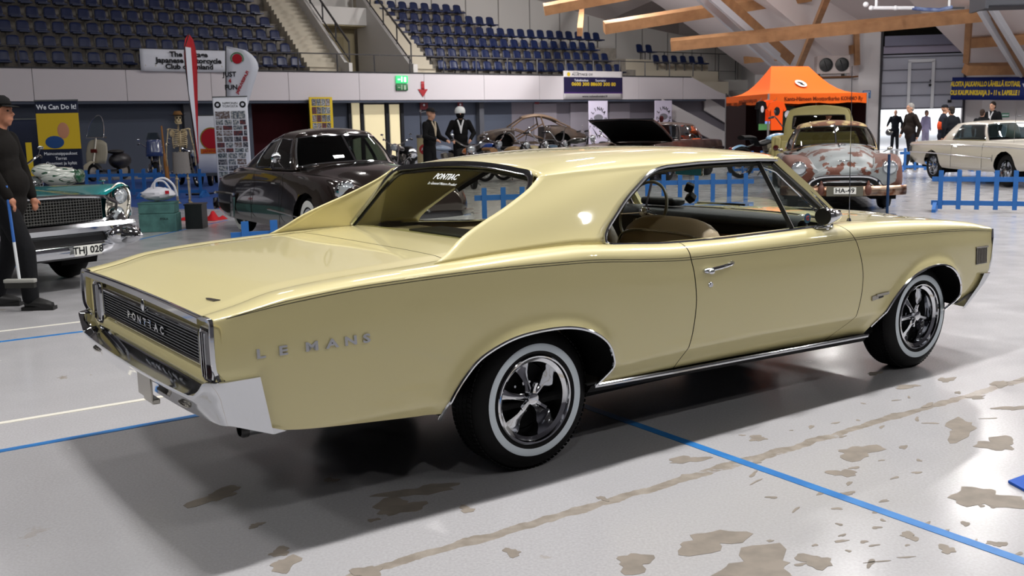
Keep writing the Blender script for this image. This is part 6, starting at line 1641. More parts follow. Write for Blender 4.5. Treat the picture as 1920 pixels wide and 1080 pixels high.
# ------------------------------------------------------------------ skeleton with straw hat, paddle and grey skirt
def build_skeleton():
    p = gpt(345, 381)
    T = thing('skeleton', 'plastic skeleton in a straw hat and grey woven skirt standing behind the crates', 'skeleton', (p.x, p.y, 0), math.radians(-62), scale=1.10)
    M_B = mat('bone', 'b5a585', .6, var=('8c7a5c', 9, .4, .7))
    mb = MB(); mb.ball((0, 0, 1.66), (.085, .065, .08), nu=20, nv=14); mb.ball((.045, 0, 1.60), (.045, .048, .05)); sk = mb.build('skull', M_B, T)
    mb = MB(); mb.tube(catmull([(-.02, .05, 1.60), (.03, .05, 1.555), (.085, .0, 1.545), (.03, -.05, 1.555), (-.02, -.05, 1.60)], 4), .014, 8); mb.build('jaw', M_B, sk)
    mb = MB()
    for s in (1, -1): mb.ball((.078, s * .028, 1.655), (.014, .018, .017))
    mb.ball((.09, 0, 1.615), (.008, .012, .016)); mb.build('eye_sockets', M_MATTE, sk)
    mb = MB(); 
    for k in range(18): z = .95 + k * .035; mb.ball((-.03 + .02 * math.sin(k * .4), 0, z), (.022, .022, .015), nu=10, nv=6)
    mb.build('spine', M_B, T)
    for k in range(9):
        z = 1.40 - k * .036; w = .105 + .035 * math.sin((k + 1) / 9 * PI * .8)
        for s in (1, -1):
            mb = MB(); mb.tube([(-.04 + .13 * (1 - math.cos(a)) * .5 * (1 if k < 7 else .8), s * w * math.sin(a), z - .05 * (1 - math.cos(a)) * .5 - .0) for a in [PI * q / 9 for q in range(10 if k < 7 else 7)]], .009, 6); mb.build('rib', M_B, T)
    mb = MB(); mb.tube([(.095, 0, 1.40), (.10, 0, 1.16)], [.022, .012], 8); mb.build('breastbone', M_B, T)
    mb = MB(); mb.ball((-.03, 0, .93), (.06, .12, .07)); mb.build('pelvis', M_B, T)
    for s in (1, -1):
        mb = MB(); mb.tube([(.07, s * .02, 1.42), (.0, s * .19, 1.45)], .011, 6); mb.ball((-.05, s * .12, 1.36), (.012, .05, .07)); mb.build('collarbone', M_B, T)
        e = Vector((.0, s * .25, 1.14)); w_ = Vector((.04, s * .27, .90))
        mb = MB(); mb.tube([(0, s * .20, 1.43), (0, s * .24, 1.17)], [.014, .011], 8); mb.ball((0, s * .20, 1.43), .024); mb.ball(e, .02); mb.build('upper_arm', M_B, T)
        mb = MB()
        for q in (-.01, .01): mb.tube([e + Vector((q, 0, 0)), w_ + Vector((q, 0, 0))], .007, 6)
        for q in range(5): mb.tube([w_, w_ + Vector((.0 + .014 * (q - 2), 0, -.07)), w_ + Vector((.018 * (q - 2), 0, -.15 - (.02 if q in (1, 2, 3) else 0)))], .005, 5)
        mb.build('forearm_and_hand', M_B, T)
        kn = Vector((.02, s * .105, .48)); an = Vector((-.0, s * .11, .07))
        mb = MB(); mb.tube([(-.02, s * .10, .90), kn], [.018, .016], 8); mb.ball(kn, (.032, .036, .03)); mb.build('thigh_bone', M_B, T)
        mb = MB(); mb.tube([kn, an], [.018, .011], 8); mb.tube([kn + Vector((-.02, s * .03, -.03)), an + Vector((0, s * .025, 0))], .006, 6); mb.ball(an, .022); mb.build('shin_bones', M_B, T)
        mb = MB(); mb.ball(an + Vector((-.03, 0, -.03)), (.03, .022, .03))
        for q in range(5): mb.tube([an + Vector((0, 0, -.02)), an + Vector((.08, s * (.012 * (q - 2)), -.045)), an + Vector((.15, s * .016 * (q - 2), -.06))], .007, 5)
        mb.build('foot', M_B, T)
    mb = MB(); mb.grid([[((.11 + .0 * v) * math.cos(a) * (1 + .12 * v), (.15 + .02 * v) * math.sin(a), 1.0 - .42 * v + .008 * math.sin(a * 14)) for v in (0, .25, .5, .75, 1)] for a in [2 * PI * q / 60 for q in range(61)]]); mb.build('skirt', mat('grey_woven_cloth', '7d7976', .95, bump=(70, 1)), T)
    h = thing('straw_hat', 'brown straw hat worn by the skeleton', 'hat', tuple(Vector((p.x, p.y, 0)) + Vector((0, 0, 1.70 * 1.1))), math.radians(-62), scale=1.10)
    mb = MB(); mb.lathe([(0, .09), (.06, .085), (.085, .04), (.09, .015)], n=24); mb.build('crown', mat('straw', '6a4c2c', .8, bump=(60, .8)), h)
    mb = MB(); mb.lathe([(.085, .018), (.13, .006), (.165, .012)], n=24); mb.build('brim', mat('dark_straw', '3c2a1a', .8, bump=(60, .8)), h)
    g = thing('wooden_paddle', 'long orange-brown wooden paddle leaning against the skeleton', 'paddle', (p.x - .33, p.y - .10, .48))
    mb = MB(); mb.tube([(.0, 0, 1.18), (.02, 0, .55)], [.018, .022], 8); mb.build('shaft', mat('varnished_wood', '8a5a26', .4), g)
    mb = MB(); mb.tube([(.02, 0, .6), (.03, 0, .45), (.05, 0, .05), (.05, 0, -.0)], [.024, .045, .05, .035], 10); mb.build('blade', mat('varnished_wood', '8a5a26', .4), g)
build_skeleton()
# ================================================================== fences
def fence_proto(n):
    T = thing('picket_fence', 'fence', 'fence'); L = n * .27
    for z in (.14, .52): mb = MB(); mb.box((L / 2, 0, z), (L, .03, .075)); mb.build('rail', M_BLUEWOOD, T, smooth=False)
    for k in range(n):
        mb = MB(); mb.box((.135 + k * .27, -.02, .35), (.07, .022, .62)); mb.build('picket', M_BLUEWOOD, T, smooth=False)
    for x in (.06, L - .06):
        mb = MB(); mb.prism([(x - .03, -.26, 0), (x - .03, .26, 0), (x - .03, .26, .05), (x - .03, .06, .15), (x - .03, -.06, .15), (x - .03, -.26, .05)], (0, 0, 0), (.06, 0, 0)); mb.build('foot', M_BLUEWOOD, T, smooth=False)
    return T
FP = {}
def fence(a, ang, n, label):
    if n not in FP: FP[n] = fence_proto(n); o = FP[n]
    else: o = copy_tree(FP[n])
    o.location = (a[0], a[1], 0); o.rotation_euler = (0, 0, ang); o['label'] = label; o['group'] = 'low blue picket fences'
    return o
p = gpt(1745, 396); q = Vector((9.1, 15.25, 0))
a_ = math.atan2(q.y - p.y, q.x - p.x)
fence(p, a_, 8, 'blue picket fence nearest the camera at the right edge'); fence(p + Vector((math.cos(a_), math.sin(a_), 0)) * 2.2, a_, 8, 'blue picket fence joined to the right end of the nearest one, running out of frame')
fence((11.0, 28.7), -.25, 6, 'blue picket fence between the rusty sedan and the white car'); fence((12.75, 28.25), -.25, 8, 'blue picket fence continuing behind the white car')
o = fence((-2.68, 9.65), .32, 5, 'blue picket fence whose top shows just over the trunk of the yellow car'); o.scale = (1, 1, 1)
fence((-.50, 14.2), .15, 4, 'blue picket fence seen through the rear window of the yellow car'); fence((.4, 17.6), .1, 6, 'far blue picket fence seen high in the rear window of the yellow car')
fence((2.15, 16.9), -.05, 7, 'blue picket fence seen through the side windows of the yellow car')
fence((6.2, 28.8), .1, 7, 'blue picket fence between the light blue chopper and the pickup')
fence(tuple(gpt(155, 371))[:2], .1, 7, 'blue picket fence in front of the scooter at the left'); 
fence(tuple(gpt(262, 372))[:2], -.06, 6, 'blue picket fence behind the skeleton'); 
fence((7.6, 21.6), .3, 3, 'short blue picket fence beside the pickup')
tp = thing('stanchion', 'thin dark blue stanchion post in front of the rusty sedan', 'post', tuple(gpt(1663, 404)))
mb = MB(); mb.cyl((0, 0, .02), (0, 0, .95), .022); mb.build('pole', mat('dark_blue_metal', '1a3558', .4, .4), tp); mb = MB(); mb.cyl((0, 0, 0), (0, 0, .02), .14); mb.build('base', mat('dark_blue_metal', '1a3558', .4, .4), tp)
# ================================================================== banners, flags and signs
M_BANW = mat('banner_white', 'cfd2dc', .6); M_BANN = mat('banner_navy', '141a2e', .6); M_TXT = mat('print_black', '15151a', .6); M_TXTW = mat('print_white', 'd5d9e2', .6)
M_RED = mat('print_red', 'a51c2a', .6); M_YELP = mat('print_yellow', 'c8ad2a', .6)
def panel(name, label, cat_, c, xd, w_, h_, m, th=.012, bend=0.0, group=None, pleat=0):
    """flat panel; its local frame: x reading direction, y up, z out"""
    R = frame(xd, (0, 0, 1)); T = bpy.data.objects.new(name, None); COL.objects.link(T); M = R.to_4x4(); M.translation = Vector(c); T.matrix_world = M
    tag(T, label, cat_, group)
    mb = MB(); n = 24; G = [[(w_ * (i / n - .5), h_ * v, bend * math.sin(i / n * PI * 5) * (1 + .5 * v)) for v in (-.5, -.2, .2, .5)] for i in range(n + 1)]
    mb.grid(G); o = mb.build('sheet', m, T); s = o.modifiers.new('t', 'SOLIDIFY'); s.thickness = th; s.offset = -1
    return T
I3 = Matrix.Identity(3)
def txt(T, s, size, m, x, y, z=.006, **k): return text_obj('lettering', s, size, m, T, (x, y, z), I3, .0008, **k)
def rect(T, name, x, y, w_, h_, m, z=.004):
    mb = MB(); mb.box((x, y, z), (w_, h_, .004)); return mb.build(name, m, T, smooth=False)
def disc(T, name, x, y, r, m, z=.006, n=24):
    mb = MB(); mb.lathe([(0, z), (r, z), (r, z - .004)], (x, y, 0), n=n); return mb.build(name, m, T)
def roundel(T, x, y, r, green=True):
    d = disc(T, 'emblem', x, y, r, mat('emblem_gold', '8a7a2e', .6), .004); 
    disc(T, 'emblem_disc', x, y, r * .86, M_RED, .008)
    rect(T, 'emblem_ribbon', x, y - r * .95, r * 2.0, r * .30, mat('emblem_gold', '8a7a2e', .6), .010)
    mb = MB(); mb.ball((x + r * .1, y - r * .05, .010), (r * .35, r * .25, .003)); mb.ball((x - r * .2, y - r * .35, .010), (r * .2, r * .2, .003)); mb.build('emblem_rider', mat('emblem_pink', 'c87a86', .6), T)
A_, B_ = lpt(262, 100, hp(0, -.1), hp(10, -.1)), lpt(440, 100, hp(0, -.1), hp(10, -.1))
W_ = (B_ - A_).length
T = panel('club_banner', 'white cloth banner of a motorcycle club hung on the balcony railing', 'banner', tuple((A_ + B_) / 2 + Vector((0, 0, 4.22 - (A_.z + B_.z) / 2))), E1, W_, .82, M_BANW, bend=.02)
for s_, y_ in (('The Vintage', .23), ('Japanese Motorcycle', .0), ('Club of Finland', -.23)): txt(T, s_, .27, M_TXT, 0, y_, .03, sx=1.12, bold=.010)
roundel(T, -W_ * .40, -.0, .20); roundel(T, W_ * .40, -.0, .20)
def flag(label, base, ang, m, hgt, wid, lean, words, fold=0):
    T = thing('teardrop_flag', label, 'flag', base, ang); n = 26
    def w_at(v): return wid * min(1.0, .10 + 1.15 * v) * math.sqrt(max(0, 1 - max(0, (v - .80) / .20) ** 2)) if v > .80 else wid * (.10 + 1.0 * v / .80 * .90)
    G = []
    for i in range(n + 1):
        v = i / n; z = .75 + (hgt - .75) * v; w_ = w_at(v); x0 = lean * v * v + (w_ * .5 - wid * .28 if not fold else 0)
        G.append([(x0 + w_ * (q - .5), .015 * math.sin(q * 3), z) for q in (0, .25, .5, .75, 1)])
    mb = MB(); mb.grid(G); o = mb.build('sail', m, T); so = o.modifiers.new('t', 'SOLIDIFY'); so.thickness = .01
    mb = MB(); mb.tube([(0, 0, 0), (0 - .02, .0, .8)] + [(r[0][0], 0, r[0][2]) for r in G[2::3]], .014, 6); mb.build('pole', M_BLACK, T)
    mb = MB(); mb.box((0, 0, .02), (.5, .5, .03)); mb.build('base', M_BLACK, T)
    R = frame((1, 0, 0), (0, 0, 1))
    for (s_, sz, mm, x, z, rot) in words:
        RR = R if not rot else R @ Matrix.Rotation(rot, 3, 'Z')
        text_obj('lettering', s_, sz, mm, T, (x, -.012, z), RR, .002, bold=.004)
    return T
b_ = dpt(371, 300, 24.8); T = flag('red and white teardrop flag seen nearly edge-on, above the skeleton', (b_.x, b_.y, 0), math.radians(79), mat('flag_red', 'a8222a', .6), 3.82, .62, 0, [], 1)
mb = MB(); mb.grid([[(-.02 - .26 * q * min(1, v * 1.6), -.03, .9 + 2.6 * v) for q in (0, 1)] for v in [i / 10 for i in range(11)]]); mb.build('white_stripe', M_BANW, T)
b_ = dpt(448, 300, 26.0); T = flag('white teardrop flag reading just 4 fun, behind the photo roll-up', (b_.x - .02, b_.y, 0), math.radians(-4), M_BANW, 3.62, .84, .10, [('JUST', .17, M_TXT, -.08, 2.92, 0), ('4', .13, M_RED, -.08, 2.76, 0), ('FUN', .17, M_TXT, -.06, 2.60, 0), ('JAPSUVESPA.FI', .10, M_RED, .24, 2.72, 1.05), ('OPEN', .07, M_TXT, -.10, 2.22, 0), ('VUODESTA', .07, M_TXT, -.10, 2.12, 0), ('1986', .07, M_TXT, -.10, 2.02, 0)])
mb = MB(); mb.ball((.14, -.012, 3.30), (.13, .004, .12), M_RED); mb.tube([(.14 + .16 * math.cos(a), -.014, 3.31 + .14 * math.sin(a)) for a in [-.6 + (PI + 1.2) * k / 20 for k in range(21)]], .014, 5, mat('laurel_green', '4f7a52', .6)); mb.build('emblem', None, T)
def rollup(label, px, D, w_, h_, m, ang=0.0, name='rollup_banner'):
    p = dpt(px, 300, D); T = panel(name, label, 'banner', (p.x, p.y, h_ / 2 + .08), (math.cos(ang), math.sin(ang), 0), w_, h_, m)
    rect(T, 'base', 0, -h_ / 2 - .03, w_ + .04, .08, M_STEEL, 0); rect(T, 'top_rail', 0, h_ / 2 + .01, w_ + .02, .025, M_STEEL, 0)
    return T
T = rollup('navy roll-up advertising printing services with a yellow picture, behind the teal car', 115, 18.0, .72, 2.02, M_BANN, .12)
txt(T, 'We Can Do It!', .115, M_TXTW, 0, .905, sx=.95, bold=.002)
rect(T, 'picture', 0, .49, .71, .62, mat('picture_yellow', 'b59a26', .6))
mb = MB(); mb.ball((-.08, .30, .008), (.16, .11, .004)); mb.build('picture_blue_shape', mat('picture_blue', '1f3f70', .6), T)
mb = MB(); mb.ball((.08, .50, .008), (.10, .14, .004)); mb.build('picture_tan_shape', mat('picture_tan', 'a5745c', .6), T)
for i, s_ in enumerate(('Mainosteippaukset', 'Tarrat', 'Opasteet ja kyltit', 'Työvaatteet', 'Tekstiilipainatukset')): txt(T, s_, .075, M_TXTW, 0, .10 - i * .085)
T = rollup('dark roll-up half hidden between the man at the left and the yellow picture banner', 62, 18.6, .7, 1.72, M_BANN, .3); txt(T, 'op', .08, M_TXTW, .28, .10); txt(T, 'tek', .08, M_TXTW, .28, -.16)
mb = MB(); mb.box((-.05, 0, .006), (.10, .9, .003)); mb.build('yellow_stripe', M_YELP, T)
T = rollup('white roll-up covered with small photographs, between skeleton and dark fastback', 438, 24.0, .80, 2.22, M_BANW, .02)
txt(T, 'NIPPONIN', .075, M_TXT, 0, .97); txt(T, 'TOIVOSTA', .075, M_TXT, 0, .90)
for s_ in (-1, 1): disc(T, 'round_badge', s_ * .29, .94, .075, M_TXT); disc(T, 'badge_centre', s_ * .29, .94, .035, M_BANW, .009)
rp = random.Random(3)
PH = [mat('photo_%d' % i, c, .6, var=(d, 22, .42, .62)) for i, (c, d) in enumerate((('2c2f3a', '8a8a90'), ('5a4a44', 'a0a0a8'), ('3c4652', '9aa0a0'), ('6a3a3a', '2e3440'), ('4a5560', 'b0b0b0')))]
y_ = .80
while y_ > -1.0:
    big = y_ > .7; hh = .20 if big else rp.uniform(.11, .15); x_ = -.37
    while x_ < .33:
        ww = .36 if big else rp.choice((.16, .2, .24)); ww = min(ww, .37 - x_)
        if ww > .08: rect(T, 'photograph', x_ + ww / 2, y_ - hh / 2, ww - .025, hh - .02, rp.choice(PH), .005)
        x_ += ww
    y_ -= hh
T = rollup('white cloth banner with a large red emblem, behind the photo roll-up', 392, 27.0, .66, 1.5, M_BANW, .05); T.location.z += .35
disc(T, 'emblem_ring', .10, .15, .30, mat('emblem_gold', '8a7a2e', .6), .004); disc(T, 'emblem_disc', .10, .15, .27, M_RED, .007); rect(T, 'ribbon', .08, -.17, .56, .13, mat('emblem_orange', 'b8621e', .6), .010); txt(T, 'JAPANESE', .10, M_RED, .08, -.17, .013, bold=.002)
# photo board hanging under the balcony
A_ = lpt(603, 222, hp(0, -.15), hp(10, -.15)); T = panel('photo_board', 'yellow framed board of small pictures hanging under the balcony', 'board', tuple(A_), E1, 1.05, 1.75, M_YELP, .03)
for i in range(5):
    for j in range(4): rect(T, 'photograph', -.32 + .21 * j, .66 - .33 * i, .19, .29, PH[(i * 3 + j * 2) % 5], .006)
# taxi board on the fascia
A_, B_ = lpt(1057, 158, hp(0, -.05), hp(10, -.05)), lpt(1167, 158, hp(0, -.05), hp(10, -.05)); W_ = (B_ - A_).length
T = panel('taxi_sign', 'white and purple taxi advertising board on the balcony front', 'sign', tuple((A_ + B_) / 2 + Vector((0, 0, 3.43 - (A_.z + B_.z) / 2))), E1, W_, 1.36, mat('sign_white', 'c9c6c8', .5), .04)
rect(T, 'blue_field', 0, -.02, W_, .80, mat('sign_purple', '17123c', .5)); rect(T, 'violet_band', 0, -.39, W_, .06, mat('sign_violet', '43266a', .5), .006)
k_ = W_ / 110
disc(T, 'yellow_logo', -W_ / 2 + 9 * k_, .51, .10, M_YELP)
for s_, sz, m_, x_, yy, b_ in (('OULUN', .08, M_TXT, 22, .60, 0), ('ALUETAKSI OY', .16, M_TXT, 34, .50, .003), ('Taksikeskus', .15, M_TXTW, 32, .22, .002), ('Suurtaksi', .15, M_TXTW, 68, .22, .002), ('0600 300 81', .24, M_YELP, 36, .03, .008), ('0600 300 80', .24, M_YELP, 75, .03, .008), ('www.oulunaluetaksi.fi', .15, M_TXT, 57, -.56, .003)):
    txt(T, s_, sz, m_, -W_ / 2 + x_ * k_, yy, sx=1.25, bold=b_)
# exit signs, arrow, red plates
for (px, py, s_, lab) in ((754, 149, 1, 'lit green exit sign on the balcony front'), (754, 164, 0, 'unlit green exit pictogram below the lit exit sign')):
    A_ = lpt(px, py, hp(0, -.08), hp(10, -.08)); T = panel('exit_sign', lab, 'sign', tuple(A_), E1, .58, .32 if s_ else .26, mat('exit_green_lit' if s_ else 'exit_green', '1f9a50' if s_ else '1c6a3a', .5, emit=('34c070', 2.2) if s_ else None), .05)
    mw = mat('exit_white_lit' if s_ else 'exit_white', 'e8fff0' if s_ else '9ab09a', .5, emit=('e8fff0', 3.5) if s_ else None)
    mb = MB(); mb.box((.14, 0, .008), (.10, .20, .004)); mb.box((-.02, -.02, .008), (.05, .16, .004)); mb.ball((-.02, .09, .008), (.03, .03, .003)); mb.box((-.16, 0, .008), (.12, .04, .004)); mb.build('pictogram', mw, T)
A_ = lpt(793, 166, hp(0, -.04), hp(10, -.04)); T = panel('red_arrow', 'red arrow pointing down on the balcony front', 'sign', tuple(A_), E1, .16, .36, mat('arrow_red', '9a1420', .5), .02); T.location.z += .13
mb = MB(); mb.prism([(-.25, -.16, 0), (0, -.50, 0), (.25, -.16, 0)], (0, 0, -.02), (0, 0, 0)); mb.build('arrow_head', mat('arrow_red', '9a1420', .5), T)
for (px, py, w_, lab) in ((795, 197, .42, 'dark red fire plate under the red arrow'), (863, 196, .28, 'small dark red plate above the white-helmeted mannequin'), (1007, 187, .26, 'small red and white plate under the balcony, right of the coupe shell')):
    A_ = lpt(px, py, hp(0, .6), hp(10, .6)); T = panel('fire_sign', lab, 'sign', tuple(A_), E1, w_, .42, mat('fire_red', '6a1220', .5), .03); disc(T, 'symbol', 0, 0, .05, M_TXTW)
# club banners with arched lettering
for (px, lab) in ((1122, 'white club banner left of the raised black hood'), (1244, 'white club banner behind the roof of the open-hood car')):
    A_ = lpt(px, 230, hp(0, -.9), hp(10, -.9)); T = panel('club_rollup', lab, 'banner', (A_.x, A_.y, 1.33), E1, 1.22, 2.60, mat('banner_lilac', 'c8c2d8', .6), .03)
    def arc(word, r, a0, a1, sz, cx=0, cy=.45, flip=False):
        for i, ch in enumerate(word):
            a = a0 + (a1 - a0) * i / (len(word) - 1); R = Matrix.Rotation(a - PI / 2 + (PI if flip else 0), 3, 'Z'); text_obj('letter', ch, sz, M_TXT, T, (cx + r * math.cos(a), cy + r * math.sin(a), .012), R, .001, bold=.006)
    arc('LINNA', .46, PI * .80, PI * .20, .24); arc('CRUISING', .46, PI * 1.03, PI * 1.97, .20, flip=True)
    mb = MB()
    mb.ball((0, .48, .012), (.30, .16, .004)); mb.build('car_drawing', mat('drawing_grey', '77767f', .6), T)
    mb = MB()
    for s_ in (1, -1):
        for q in range(4): mb.prism([(s_ * (.42 - q * .10), .02 - q * .10, 0), (s_ * (.38 - q * .10), -.02 - q * .11, 0), (s_ * (.03 + q * .02), -.55 + q * .02, 0), (s_ * (.06 + q * .02), -.42 + q * .02, 0)], (0, 0, .008), (0, 0, .012))
    mb.build('wing_drawing', M_TXT, T)
# long football banner on the end wall
dW = (WF - WE).normalized(); nW = Vector((dW.y, -dW.x, 0))
A_, B_ = dpt(1784, 166, 43.9), dpt(1940, 166, 41.9)
W_ = (B_ - A_).length
T = panel('football_banner', 'long navy banner with yellow lettering right of the shutter door', 'banner', tuple((A_ + B_) / 2), (B_ - A_), W_, .94, mat('banner_royal', '16225c', .6), .03)
txt(T, 'ALOITA JALKAPALLO LÄHELLÄ KOTIASI,', .27, M_YELP, -W_ * .09, .18, sx=.56, bold=.014); txt(T, 'OLS KAUPUNKISARJA 3 - 11 v. LAPSILLE !', .27, M_YELP, -W_ * .09, -.18, sx=.56, bold=.014)
mb = MB(); mb.prism([(W_ * .35, .20, 0), (W_ * .35 + .56, .20, 0), (W_ * .35 + .28, -.32, 0)], (0, 0, .006), (0, 0, .01)); mb.build('crest', mat('crest_white', 'b8bdd0', .6), T); disc(T, 'crest_ball', W_ * .35 + .28, -.06, .08, M_YELP, .014)
for (px, py, c, w_, lab) in ((1625, 177, '4a7ab0', .34, 'small blue and white notice on the wall left of the shutter door'), (1885, 216, '3d6a58', .30, 'small green plate on the end wall above the white car'), (1912, 217, '8a8a8a', .16, 'small grey box on the end wall near the right edge')):
    p = dpt(px, py, 42.2 if px > 1700 else 45.6); T = panel('wall_notice', lab, 'sign', tuple(p), (1, -.2, 0), w_, w_ * (1 if px < 1700 else .6), mat('notice_' + c, c, .5), .02); rect(T, 'white_part', 0, w_ * .32 if px < 1700 else 0, w_ * .8, w_ * .1, M_TXTW)
# ================================================================== orange tent and its contents
def build_tent():
    A, B, D_ = Vector((7.85, 31.0, 0)), Vector((11.35, 32.5, 0)), Vector((7.35, 34.7, 0)); C = B + (D_ - A)
    T = thing('canopy_tent', 'orange pop-up canopy tent with dark side walls, beside the shutter door', 'tent', tuple(A)); O_ = mat('tent_orange', 'e8631c', .7, bump=(3, .3)); DK = mat('tent_dark_wall', '220b0d', .85)
    a, b, c, d = Vector((0, 0, 0)), B - A, C - A, D_ - A; u = b.normalized(); ctr = (a + c) / 2; zt, ze = 3.22, 2.30
    r0 = ctr - u * .95 + Vector((0, 0, zt)); r1 = ctr + u * .55 + Vector((0, 0, zt))
    E = [p + Vector((0, 0, ze)) for p in (a, b, c, d)]
    def sag(p, q, n=8): return [p.lerp(q, t / n) - Vector((0, 0, .28 * math.sin(PI * t / n))) for t in range(n + 1)]
    mb = MB()
    ea, eb, ec, ed = sag(E[0], r0), sag(E[1], r1), sag(E[2], r1), sag(E[3], r0)
    for p_, q_ in ((ea, eb), (eb, ec), (ec, ed), (ed, ea)):
        mb.grid([[x.lerp(y, t / 8) - Vector((0, 0, .05 * math.sin(PI * t / 8) * (1 - k / 8))) for t in range(9)] for k, (x, y) in enumerate(zip(p_, q_))])
    mb.build('canopy', O_, T, angle=30)
    for (p_, q_, nm) in ((E[0], E[1], 'f'), (E[3], E[0], 's'), (E[1], E[2], 'r'), (E[2], E[3], 'b')):
        mb = MB(); mb.grid([[p_.lerp(q_, t / 10) + Vector((0, 0, z + (.02 * math.sin(t * 1.7) if z < 0 else 0))) for z in (0, -.14, -.30)] for t in range(11)]); o = mb.build('valance', O_, T)
        if nm in 'fs':
            dd = (q_ - p_).normalized(); n_ = Vector((dd.y, -dd.x, 0)); R = frame(dd, (0, 0, 1))
            s_ = 'Kanta-Hämeen Moottorikerho KOHMO Ry' if nm == 'f' else 'www.kmocruising.com'
            text_obj('lettering', s_, .17, mat('brown_print', '6b2a10', .7), o, p_.lerp(q_, .55) + n_ * .02 + Vector((0, 0, -.17)), R, .001, sx=1.0, bold=.003)
    for p_ in (a, b, c, d): mb = MB(); mb.bar(p_, p_ + Vector((0, 0, ze)), .05, .05); mb.build('leg', mat('tent_pole', '8a8a8c', .4, .6), T)
    mb = MB(); mb.grid([[d.lerp(a, t) + Vector((0, 0, z)) for z in (.02, 1.2, 2.1)] for t in (0, .25, .5)]); mb.build('side_wall', DK, T)
    mb = MB(); mb.grid([[d.lerp(c, t) + Vector((0, 0, z)) for z in (.02, 1.2, 2.1)] for t in (0, .5, 1)]); mb.build('side_wall', DK, T)
    mb = MB(); mb.grid([[b.lerp(c, t) + Vector((0, 0, z)) for z in (.02, 1.2, 2.1)] for t in (0, .5, 1)]); mb.build('side_wall', DK, T)
    # round emblem on the roof slope
    p_ = ea[5].lerp(eb[5], .50); n_ = (eb[5] - ea[5]).cross(ea[6] - ea[4]).normalized(); n_ = n_ if n_.z > 0 else -n_
    Rm = Vector((0, 0, 1)).rotation_difference(n_).to_matrix().to_4x4(); Rm.translation = p_ + n_ * .04
    mb = MB(); mb.M = Rm; mb.lathe([(0, .002), (.20, .002), (.20, -.002)], n=20); mb.build('emblem', mat('emblem_white', 'd8d4cc', .6), T)
    mb = MB(); mb.M = Rm; mb.ball((-.03, .02, .004), (.10, .05, .004)); mb.ball((.04, -.06, .004), (.08, .05, .004)); mb.build('emblem_print', M_TXT, T)
    def hang(name, lab, p, w_, h_, m, ang=.2, pr=None):
        o = thing(name, lab, 'shirt' if 'shirt' in name else 'item', tuple(p), ang)
        mb = MB(); out = [(-w_ / 2, 0, 0), (-w_ * .15, 0, .04), (w_ * .15, 0, .04), (w_ / 2, 0, 0), (w_ * .72, 0, -h_ * .28), (w_ * .52, 0, -h_ * .33), (w_ * .45, 0, -h_ * .22), (w_ * .42, 0, -h_), (-w_ * .42, 0, -h_), (-w_ * .45, 0, -h_ * .22), (-w_ * .52, 0, -h_ * .33), (-w_ * .72, 0, -h_ * .28)]
        mb.prism(out, (0, -.05, 0), (0, .05, 0)); mb.build('cloth', m, o)
        mb = MB(); mb.ball((0, -.055, -h_ * .32), (w_ * .22, .004, h_ * .16)); mb.build('print', pr or M_TXT, o)
        mb = MB(); mb.tube([(-.1, 0, .03), (0, 0, .09), (0, 0, .14)], .006, 5); mb.build('hanger', M_STEEL, o)
    hang('orange_shirt', 'bright orange shirt hanging at the near corner of the tent, in front', dpt(1456, 192, 29.9), .40, .80, mat('shirt_orange', 'ff5a14', .7), .1)
    hang('orange_shirt', 'orange shirt hanging behind the front one at the tent corner', dpt(1441, 190, 30.35), .38, .58, mat('shirt_orange', 'ff5a14', .7), .5)
    hang('black_shirt', 'black shirt with pale print hanging left of the orange shirts', dpt(1427, 192, 30.0), .30, .62, mat('shirt_black', '0e0e10', .8), .6, M_TXTW)
    hang('dark_green_shirt', 'dark green shirt with pale print inside the tent', dpt(1476, 200, 31.8), .44, .75, mat('shirt_green', '16241e', .8), .1, M_TXTW)
    p = dpt(1442, 228, 33.0); t = thing('television', 'lit flat television screen inside the orange tent', 'television', (p.x, p.y, 0), .3)
    mb = MB(); mb.box((0, 0, 1.45), (.85, .06, .52)); mb.build('casing', M_BLACK, t)
    mb = MB(); mb.box((0, -.035, 1.52), (.80, .01, .24)); mb.build('screen_sky', mat('screen_blue', '6f92e0', .4, emit=('7f9cf0', 1.4)), t)
    mb = MB(); mb.box((0, -.035, 1.30), (.80, .01, .20)); mb.build('screen_ground', mat('screen_green', '4f8048', .4, emit=('4f8a50', .8)), t)
    mb = MB(); mb.bar((0, 0, 0), (0, 0, 1.2), .06, .06); mb.box((0, 0, .02), (.5, .4, .04)); mb.build('stand', M_BLACK, t)
build_tent()
# double fan unit above the tent
p = dpt(1560, 122, 43.0); T = thing('fan_unit', 'outdoor air unit with two round fans mounted above the tent', 'air conditioner', tuple(p), -.03)
mb = MB(); mb.box((0, 0, 0), (1.36, .5, .74)); mb.build('casing', mat('unit_beige', 'a59a98', .5), T, bevel=.02)
for s_ in (-.32, .34):
    mb = MB(); mb.lathe([(0, -.255), (.24, -.255), (.26, -.25), (.26, -.30), (.28, -.30), (.28, -.25)], (s_, 0, 0), 'Y', 24); mb.build('fan_ring', M_BLACK, T)
    mb = MB()
    for k in range(4): a = k * PI / 2 + .4; mb.bar((s_, -.27, 0), (s_ + .2 * math.cos(a), -.27, .2 * math.sin(a)), .10, .01)
    mb.build('fan_blades', mat('fan_grey', '3a3a3e', .5), T)
for s_ in (-.5, .5): mb = MB(); mb.box((s_, 0, -.42), (.08, .5, .10)); mb.build('foot', M_STEEL, T)
mb = MB(); mb.box((0, .25, -.5), (2.0, 1.2, .06)); mb.build('shelf', mat('brown_shelf', '5a3a22', .7), T)
